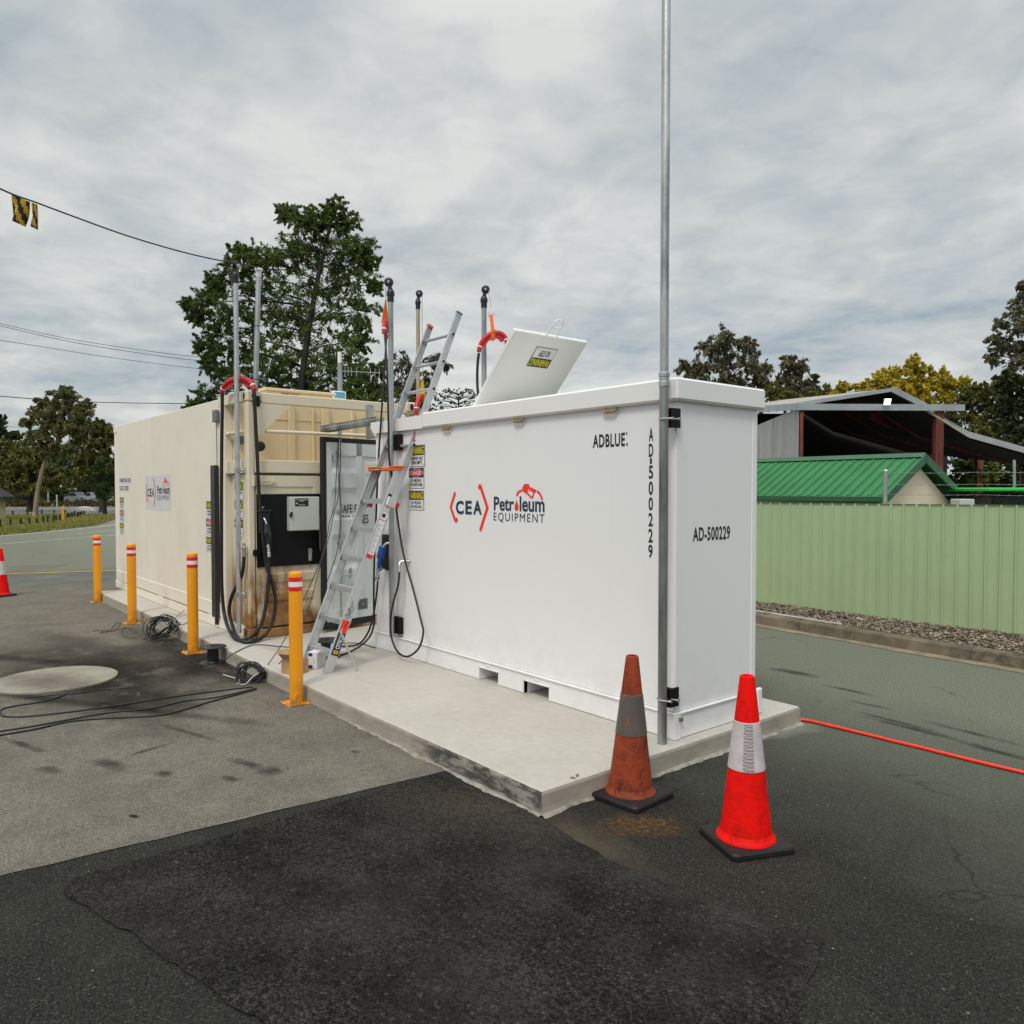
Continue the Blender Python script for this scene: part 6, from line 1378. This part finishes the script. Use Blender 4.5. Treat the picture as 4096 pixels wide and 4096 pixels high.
tree('feathery_tree', 'lower dark side tree with thin twigs beside the ladder and pole', 22, (1500, 2170), [(1490, 1900), (1480, 1700), (1450, 1560)], [(1430, 1500, 70), (1480, 1560, 60), (1510, 1480, 40), (1400, 1570, 60), (1550, 1570, 55), (1470, 1620, 70)], leaf_main, barkdark, .08, 46, .14, 15, .32, .25, .26, 26, twigs=6)
tree('bare_tree', 'thin half bare tree with drooping grey leaves seen through the ladder rungs', 26, (1640, 2170), [(1640, 1900), (1650, 1650), (1640, 1500), (1630, 1420)], [(1600, 1450, 60), (1660, 1540, 60), (1740, 1440, 45), (1720, 1520, 50), (1690, 1600, 55), (1610, 1560, 60), (1780, 1460, 26), (1640, 1620, 60)], leaf_gumg, barkdark, .08, 36, .18, 17, .22, .7, .28, 22, twigs=9)
# hoop pine on the skyline
rn = random.Random(4); D = 70; hb = atD(1832, 1900, D); hb.z = 0
hp = thing('hoop_pine', hb, 'small dark layered pine top on the skyline above the white lid', 'tree'); tm = MB(); tpz = atD(1835, 1575, D); tm.tube([hb, tpz], [.22, .05], 8)
lb = MB()
for i in range(9):
    z = tpz.z-.15-i*.42; L = .9+1.45*math.sin(min(1, (i+1)/5)*1.3)
    for k in range(9):
        a = k*.7+i*.4; e_ = Vector((hb.x+math.cos(a)*L, hb.y+math.sin(a)*L, z+.35)); limb(tm, (hb.x, hb.y, z), e_, .04, .015, rn, 4, .02)
        leaf_cloud(lb, [(e_, .30, .16)], rn, 10, .22, .4, 0, .6, 4)
tm.build('trunk', barkdark, hp); lb.build('crown', leaf_dark, hp)
# right hand side gums, golden tree and dark mass
tree('gum_tree', 'rounded grey green gum tree, left of the pair above the white tank corner', 46, (2960, 2100), [(2960, 1800), (2940, 1600), (2900, 1450)], [(2900, 1350, 45), (2830, 1400, 48), (2890, 1430, 60), (2980, 1380, 42), (2990, 1450, 60), (3040, 1480, 48), (2800, 1470, 45), (2740, 1470, 32), (2880, 1510, 60), (2970, 1530, 55), (2780, 1520, 38), (2850, 1560, 40), (2930, 1580, 50), (3050, 1530, 30)], leaf_gumg, barkdark, .22, 34, .34, 31, .28, .55, .36, 26, group='gum trees on the right skyline')
tree('gum_tree', 'smaller grey green gum tree, right of the pair above the white tank corner', 48, (3180, 2100), [(3180, 1800), (3170, 1620), (3165, 1520)], [(3150, 1450, 34), (3190, 1480, 42), (3130, 1510, 34), (3230, 1530, 40), (3160, 1550, 44), (3250, 1560, 24), (3200, 1580, 40), (3120, 1570, 30)], leaf_gumg, barkdark, .20, 34, .34, 32, .28, .55, .36, 26, group='gum trees on the right skyline')
tree('leafy_tree', 'low olive green tree behind the shed roof ridge at its left end', 40, (3140, 2100), [(3140, 1800), (3140, 1620)], [(3060, 1590, 45), (3120, 1600, 45), (3190, 1600, 45), (3250, 1600, 40), (3090, 1560, 30), (3300, 1580, 40)], leaf_olive, barkdark, .2, 30, .28, 33, .4, .2, .34, 22)
tree('golden_tree', 'spreading tree with golden yellow leaves behind the shed roof', 38, (3640, 2100), [(3640, 1800), (3640, 1620), (3650, 1520)], [(3650, 1470, 40), (3590, 1510, 55), (3680, 1510, 60), (3520, 1540, 48), (3440, 1560, 44), (3370, 1560, 32), (3340, 1585, 25), (3760, 1520, 48), (3730, 1560, 60), (3620, 1570, 60), (3800, 1550, 36), (3520, 1590, 50), (3440, 1600, 45), (3680, 1610, 55), (3780, 1600, 48), (3850, 1540, 30)], leaf_gold, barkdark, .22, 34, .24, 34, .45, .05, .36, 28)
dk = 'dark trees behind the shed'
tree('leafy_tree', 'dark olive tree behind the right end of the golden tree', 34, (3900, 2100), [(3900, 1800), (3890, 1650)], [(3860, 1610, 60), (3930, 1580, 60), (3990, 1620, 70), (3880, 1680, 70), (3950, 1700, 80), (3820, 1660, 50), (4040, 1690, 70), (4000, 1560, 45), (3900, 1560, 30), (4070, 1760, 60), (3960, 1780, 70)], leaf_olive, barkdark, .22, 34, .24, 35, .42, .1, .36, 26)
tree('leafy_tree', 'deep green dense tree at the right edge under the tall gum', 30, (4110, 2100), [(4110, 1800), (4100, 1600)], [(4070, 1560, 62), (4110, 1640, 80), (4040, 1630, 55), (4130, 1740, 80), (4060, 1720, 70), (4020, 1520, 36), (4140, 1540, 70), (4090, 1840, 70)], leaf_dark, barkdark, .22, 34, .24, 36, .42, .1, .36, 26)
tree('gum_tree', 'tall dark gum tree cut by the right edge of the view', 32, (4150, 2100), [(4150, 1700), (4140, 1400), (4120, 1200)], [(4090, 1200, 40), (4050, 1250, 36), (4110, 1270, 55), (4060, 1310, 40), (4000, 1290, 26), (3975, 1350, 32), (4030, 1380, 45), (4100, 1370, 55), (3980, 1420, 40), (4050, 1450, 50), (4110, 1460, 50), (4090, 1140, 24), (4140, 1180, 50), (4170, 1300, 60)], leaf_gumg, barkdark, .20, 30, .22, 37, .32, .5, .34, 20)
tree('shrub', 'bright green shrub lit beneath the shed lean-to', 27, (3880, 2100), [(3880, 2000), (3870, 1900)], [(3850, 1880, 40), (3900, 1890, 36), (3950, 1880, 30), (3820, 1920, 36), (3990, 1900, 30), (3880, 1930, 40)], leaf_bright, barkdark, .06, 16, .22, 38, .4, 0, .4, 10)
tree('leafy_tree', 'dark understorey tree filling the gap below the shed lean-to', 36, (4030, 2120), [(4030, 2000), (4030, 1900)], [(3900, 1930, 70), (4000, 1950, 70), (4090, 1930, 70), (3950, 1860, 60), (4060, 1860, 60), (3830, 1960, 60), (4140, 1980, 70)], leaf_dark, barkdark, .15, 26, .34, 39, .4, 0, .4, 14)
# left side: leaning gum on the lawn and bushes by the highway
tree('gum_tree', 'leaning gum tree with bare pale trunk on the lawn by the timber posts', 50, (142, 2064), [(145, 2010), (158, 1930), (176, 1860), (200, 1800), (232, 1755), (250, 1690), (240, 1620)], [(235, 1590, 40), (180, 1610, 32), (270, 1570, 28), (290, 1610, 42), (340, 1630, 36), (220, 1640, 45), (150, 1650, 32), (110, 1690, 26), (190, 1690, 40), (260, 1680, 48), (330, 1680, 42), (350, 1720, 30), (300, 1720, 34), (240, 1720, 36), (170, 1740, 34), (120, 1740, 32), (200, 1780, 30), (240, 1800, 34), (290, 1780, 38), (170, 1800, 26)], leaf_gum, barkpale, .135, 42, .28, 41, .3, .45, .38, 30)
bk2 = 'roadside trees on the left'
tree('leafy_tree', 'rounded olive tree between the leaning gum and the beige tank', 58, (410, 2030), [(408, 1950), (405, 1850)], [(400, 1720, 40), (350, 1770, 50), (420, 1770, 50), (440, 1740, 28), (370, 1830, 55), (430, 1840, 45), (330, 1840, 45), (400, 1890, 60), (340, 1910, 50), (440, 1910, 40), (390, 1700, 26)], leaf_olive, barkdark, .2, 36, .36, 42, .36, .3, .36, 26)
tree('leafy_tree', 'dark bushy tree under the crown of the leaning gum', 60, (120, 2020), [(120, 1950), (120, 1850)], [(100, 1830, 50), (70, 1790, 45), (150, 1820, 45), (60, 1870, 55), (120, 1880, 60), (180, 1880, 45), (90, 1930, 55), (150, 1940, 55), (230, 1900, 45), (40, 1930, 50)], leaf_olive, barkdark, .2, 36, .36, 43, .36, .3, .36, 26)
tree('leafy_tree', 'dark green tree cut by the left edge of the view', 64, (-20, 2020), [(-20, 1900), (-15, 1750)], [(0, 1690, 30), (-30, 1740, 50), (20, 1750, 34), (0, 1810, 50), (-40, 1830, 60), (30, 1850, 45), (0, 1900, 60), (20, 1950, 50), (60, 1740, 22)], leaf_dark, barkdark, .2, 36, .36, 44, .36, .2, .36, 26)
tree('shrub', 'light green shrub beside the beige tank far end at the roadside', 54, (420, 2020), [(420, 1980), (420, 1930)], [(400, 1870, 36), (430, 1900, 36), (390, 1930, 40), (440, 1940, 36), (415, 1960, 40)], m_leaf('mid green leaves', ((.03, .055, .014), (.05, .085, .022), (.08, .12, .035))), barkdark, .1, 24, .36, 45, .36, .2, .36, 12)
# far wood as one mass behind everything
rn = random.Random(77); fw = MB()
for i in range(90):
    u = rn.uniform(-500, 560); D = rn.uniform(95, 130); v = rn.uniform(1800, 1985) if u < 330 else rn.uniform(1850, 1990)
    leaf_cloud(fw, [(atD(u, v, D), rn.uniform(2.0, 3.0), rn.uniform(1.4, 2.2))], rn, 24, .8, .5, .1, .4, 14)
for i in range(60):
    u = rn.uniform(2700, 4500); D = rn.uniform(70, 90); v = rn.uniform(1720, 1960)
    leaf_cloud(fw, [(atD(u, v, D), rn.uniform(1.8, 2.6), rn.uniform(1.3, 1.9))], rn, 22, .7, .5, .1, .4, 12)
struct(fw.build('far_woodland', leaf_dark), 'stuff')
# low hedge along the highway
hg = MB(); rn = random.Random(5)
for i in range(170):
    u = rn.uniform(-150, 560); p = onZ(u, 2026+rn.uniform(-2, 2), 0); leaf_cloud(hg, [(p+Vector((0, 0, .25)), .8, .28)], rn, 9, .22, .5, 0, .6, 5)
struct(hg.build('hedge', m_leaf('hedge leaves', ((.03, .035, .01), (.07, .06, .015), (.12, .09, .03)))), 'stuff')
# grass blades on the lawn edge nearest the road
gb = MB(); rn = random.Random(6); lawnv = [Vector((*P0(*q), 0)) for q in lp]
def inside(p):
    c = False; n = len(lawnv)
    for i in range(n):
        a, b_ = lawnv[i], lawnv[i-1]
        if (a.y > p.y) != (b_.y > p.y) and p.x < (b_.x-a.x)*(p.y-a.y)/(b_.y-a.y)+a.x: c = not c
    return c
k = 0
while k < 16000:
    u, v = rn.uniform(-60, 470), rn.uniform(2050, 2150); p = onZ(u, v, .012)
    if not inside(p): k += .2; continue
    h_ = rn.uniform(.03, .09); a = rn.uniform(0, 6.3); dd = Vector((math.cos(a), math.sin(a), 0))*rn.uniform(.02, .05); e_ = Vector((-math.sin(a), math.cos(a), 0))*.02
    gb.add([p-e_, p+e_, p+dd+Vector((0, 0, h_))], [[0, 1, 2]]); k += 1
struct(gb.build('grass', m_leaf('grass blades', ((.10, .115, .018), (.19, .195, .032), (.30, .27, .06)), .2)), 'stuff')

# ================================================================== LEFT BACKGROUND THINGS
def zp(x, y): return x/3.864, 1950+y/3.864
tp0 = None
posts = [(158, 485, 595, 26), (318, 472, 580, 24), (458, 460, 568, 24), (574, 470, 556, 16), (668, 442, 548, 22), (738, 430, 540, 26), (826, 422, 530, 24), (868, 420, 515, 24), (926, 418, 505, 26), (1040, 392, 475, 24), (1068, 388, 462, 22), (1108, 384, 462, 40), (1153, 352, 455, 22), (1202, 376, 452, 32), (1236, 374, 440, 22), (1262, 366, 424, 24), (1300, 362, 424, 26), (198, 358, 424, 28), (427, 346, 422, 20), (645, 342, 412, 14), (838, 342, 408, 18), (1008, 345, 404, 20), (2, 360, 420, 24), (0, 490, 612, 22)]
rn = random.Random(8)
for i, (x, y0, y1, wd) in enumerate(posts):
    b_ = onZ(*zp(x, y1), 0); D_ = (b_-CAM).dot(FWD); h_ = (y1-y0)/3.864/F*D_; r_ = max(.05, wd/2/3.864/F*D_)
    m_ = MB(); tl = Vector((rn.uniform(-.06, .06), rn.uniform(-.06, .06), 1)); m_.lathe([(r_*1.02, -.05), (r_, h_*.5), (r_*.95, h_-.02), (r_*.8, h_)], b_, 10, 0, tl)
    o = m_.build('timber_post', timber, None, b_); tag(o, 'short dark timber post standing in the row round the lawn', 'post', 'timber posts round the lawn')
b_ = onZ(*zp(978, 516), 0); D_ = (b_-CAM).dot(FWD); h_ = (516-288)/3.864/F*D_; r_ = 17/3.864/F*D_
m_ = MB(); m_.lathe([(r_, 0), (r_, h_-.08), (r_*.8, h_-.02), (0, h_)], b_, 16); tag(m_.build('marker_post', bollardy, None, b_), 'plain yellow post on the far lawn among the dark timber posts', 'post')
# notice board
sb_ = onZ(*zp(1215, 212), 0); D_ = (sb_-CAM).dot(FWD); sg = thing('notice_board', sb_, 'white notice board on two posts beside the highway', 'sign')
pa_ = atD(*zp(1130, 112), D_); pb_ = atD(*zp(1303, 34), D_); m_ = MB(); c = (pa_+pb_)/2; hw_ = abs((pb_-pa_).dot(VIEW))/2; hh_ = abs((pb_-pa_).z)/2
m_.obox(c, VIEW, FH, az, Vector((hw_, .04, hh_)), 0, .03); bd = m_.build('board', pbr('faded white board', (.50, .53, .49), .6), sg)
d = Decal(c-VIEW*hw_-az*hh_-FH*.045, VIEW, az, .01)
for i, (a, b2) in enumerate(((.1, .2), (.25, .7), (.8, .92), (.12, .5), (.55, .75), (.12, .6))): d.rect(a*2*hw_, (.68-.18*(i//2)-.02*(i % 2))*2*hh_, b2*2*hw_, (.73-.18*(i//2))*2*hh_, greyplate)
d.build('print', bd)
for x in (1172, 1264): q = atD(*zp(x, 114), D_+.1); m_ = MB(); m_.box(q.x-.06, q.x+.06, q.y-.06, q.y+.06, 0, q.z); m_.build('leg', cab, sg)
# shelter at the far left
q = onZ(*zp(35, 488), 0); D_ = (q-CAM).dot(FWD); shl = thing('picnic_shelter', q, 'dark roofed picnic shelter with pale post at the left edge', 'shelter')
m_ = MB(); top = atD(*zp(22, 130), D_); m_.box(q.x-.16, q.x+.16, q.y-.16, q.y+.16, 0, top.z); m_.build('post', pbr('pale post', (.28, .26, .17), .7), shl)
m_ = MB(); a = atD(*zp(-330, 130), D_); b_ = atD(*zp(152, 140), D_); pk = atD(*zp(-120, -70), D_+1.2); bk_ = FH*.5
m_.add([a-FH*.6, b_-FH*.6, b_+bk_, a+bk_, pk, a-FH*.6-az*.15, b_-FH*.6-az*.15, b_+bk_-az*.15, a+bk_-az*.15], [[0, 1, 4], [1, 2, 4], [2, 3, 4], [3, 0, 4], [0, 5, 6, 1], [1, 6, 7, 2], [2, 7, 8, 3], [3, 8, 5, 0], [8, 7, 6, 5]]); m_.build('roof', pbr('dark shelter roof', (.025, .022, .02), .8), shl)
# cars parked beyond the verge
def car(u0, u1, vtop, v1, m, label):
    p = onZ((u0+u1)/2, 1999, 0); D_ = (p-CAM).dot(FWD); D_ = 88; c = atD((u0+u1)/2, 1990, D_); L = (u1-u0)/F*D_/2; t = thing('parked_car', (c.x, c.y, 0), label, 'car', 'cars parked beyond the verge')
    b_ = MB(); o = Vector((c.x, c.y, 0)); X = VIEW; prof = [(-1, .35), (-1, .75), (-.92, .92), (-.55, 1.0), (-.30, 1.42), (.35, 1.45), (.62, 1.02), (.95, .88), (1, .7), (1, .35)]
    b_.prism([o+X*a*L+az*z_-FH*.85 for a, z_ in prof], FH*1.7); b_.build('body', m, t)
    g_ = MB(); g_.prism([o+X*a*L+az*z_-FH*.86 for a, z_ in ((-.48, 1.02), (-.27, 1.36), (.32, 1.38), (.53, 1.02))], FH*1.72); g_.build('window', darkglass, t)
    for a in (-.62, .62):
        for dd in (-.875, .68): w_ = MB(); w_.lathe([(.2, 0), (.33, .01), (.33, .19), (.2, .20)], o+X*a*L+az*.33+FH*dd, 16, 0, FH); w_.build('wheel', black, t)
car(272, 338, 1986, 1998, carsilver, 'silver car parked beyond the verge, left of the notice board legs')
car(350, 388, 1986, 1998, carwhite, 'white car parked beyond the verge, right of the notice board')
q = onZ(*zp(748, 252), 0); m_ = MB(); D_ = (q-CAM).dot(FWD); m_.lathe([(.09, 0), (.09, 3.2), (.05, 3.25)], q, 8); tag(m_.build('marker_pole', pbr('pale pole', (.42, .44, .40), .6), None, q), 'thin white pole among the leaves right of the leaning gum trunk', 'pole')
q = onZ(*zp(882, 300), 0); m_ = MB(); m_.lathe([(.07, 0), (.07, 1.15), (.04, 1.2)], q, 8); tag(m_.build('marker_pole', pbr('pale pole', (.42, .44, .40), .6), None, q), 'short white marker pole in front of the highway verge', 'pole')
q = onZ(*zp(1300, 356), 0); m_ = MB(); m_.lathe([(.9, 0), (.7, .22), (.3, .34), (0, .36)], q, 18); tag(m_.build('headwall', pbr('pale headwall concrete', (.45, .44, .40), .8), None, q), 'low pale concrete hump at the end of the row of timber posts', 'headwall')

# ================================================================== OVERHEAD LINES, FLAGS
def power(pts, D0_, D1_, r, label):
    n = len(pts); m_ = MB(); m_.tube(smooth_path([atD(u, v, D0_+(D1_-D0_)*i/(n-1)) for i, (u, v) in enumerate(pts)], 6), r, 5); tag(m_.build('power_line', wire), label, 'power line', 'overhead power lines')
power([(-200, 1250), (0, 1294), (200, 1340), (400, 1376), (700, 1418), (900, 1435)], 30, 40, .011, 'overhead wire, topmost of the three sloping towards the tall tree')
power([(-200, 1260), (0, 1303), (200, 1350), (400, 1388), (700, 1432), (900, 1452)], 30, 40, .012, 'overhead wire, middle of the three sloping towards the tall tree')
power([(-200, 1332), (0, 1361), (200, 1392), (400, 1424), (700, 1464), (900, 1484)], 30, 40, .011, 'overhead wire, lowest of the three sloping towards the tall tree')
power([(-200, 1570), (0, 1585), (200, 1600), (400, 1609), (700, 1614), (1000, 1612)], 34, 42, .020, 'thick overhead cable running level above the leaning gum')
power([(0, 1706), (200, 1712), (440, 1704), (600, 1692), (760, 1672)], 60, 60, .014, 'faint far wire just above the roof of the beige tank')
lx, ly = -4.98, yb+.20
bp = onX(1022, 1560, -4.96); tpz = onX(1035, 1085, -4.90)
fp = thing('flag_line_pole', bp, 'slightly leaning galvanised pole strapped to the beige container corner, carrying the flag line', 'pole')
base_ = onX(1019, 1660, -4.955); m_ = MB(); m_.tube([base_, tpz], .0265, 14); m_.build('tube', galv, fp)
m_ = MB(); m_.lathe([(.028, -.06), (.028, 0), (.042, .006), (.042, .03), (.02, .034)], tpz, 16, 0, tpz-base_); m_.build('end_cap', whitep, fp)
m_ = MB(); k = base_.lerp(tpz, .62); m_.lathe([(.0275, -.004), (.0275, .004)], k, 14, 0, tpz-base_); m_.build('cable_tie', black, fp); m_ = MB(); k = base_.lerp(tpz, .25); m_.lathe([(.0275, -.004), (.0275, .004)], k, 14, 0, tpz-base_); m_.build('cable_tie', black, fp)
m_ = MB(); k = base_.lerp(tpz, .10); m_.box(k.x-.05, k.x+.035, k.y-.04, k.y+.04, k.z-.06, k.z+.05, 0, .005); m_.build('bracket', blackpaint, fp)
lw = [atD(u, v, d_) for u, v, d_ in ((-900, 300, 3.6), (-420, 545, 4.6), (0, 755, 5.6), (150, 812, 6.0), (300, 868, 6.4), (500, 940, 6.9), (700, 1000, 7.3), (850, 1036, 7.6), (950, 1052, 7.7))]+[tpz+Vector((0, 0, .035))]
fln = thing('flag_line', tpz, 'black line with yellow and black warning flags sloping down from the upper left', 'flag line')
m_ = MB(); m_.tube(smooth_path(lw, 6), .0065, 6); m_.build('line', wire, fln)
def flag(c4):
    m_ = MB(); nu, nv = 10, 10
    P_ = [atD(u, v, 5.75+dd) for u, v, dd in c4]
    def W(a, b_): 
        p = P_[0].lerp(P_[1], a).lerp(P_[3].lerp(P_[2], a), b_); return p+FH*.03*math.sin(a*7+b_*3)*b_
    for i in range(nu):
        for j in range(nv):
            st = int(math.floor((i/nu*.95+(1-j/nv)*.62)*3.6+.3)) % 2
            m_.add([W(i/nu, j/nv), W((i+1)/nu, j/nv), W((i+1)/nu, (j+1)/nv), W(i/nu, (j+1)/nv)], [[0, 1, 2, 3]], st, True)
    m_.build('flag', [pbr('flag yellow', (.62, .36, .012), .6), pbr('flag black', (.014, .014, .016), .6)], fln)
flag([(46, 778, 0), (120, 808, .1), (108, 908, .12), (46, 884, 0)]); flag([(126, 810, .1), (149, 818, .15), (149, 918, .15), (126, 908, .1)])
# a few leaves and litter on the slab and asphalt
rn = random.Random(14); lf = pbr('dead leaf', (.22, .12, .05), .8, var=.3)
for (u, v, z, lb) in ((2290, 3112, ZS+.002, 'curled brown leaf on the plinth near its front corner'), (2310, 3103, ZS+.002, 'tiny brown leaf scrap on the plinth front corner')):
    p = onZ(u, v, z); m_ = MB(); a = rn.uniform(0, 3); dd = Vector((math.cos(a), math.sin(a), .15))*.022; e_ = Vector((-math.sin(a), math.cos(a), .3))*.009
    m_.add([p-dd, p-e_+az*.006, p+dd, p+e_+az*.003], [[0, 1, 2], [0, 2, 3]]); tag(m_.build('dead_leaf', lf), lb, 'leaf')
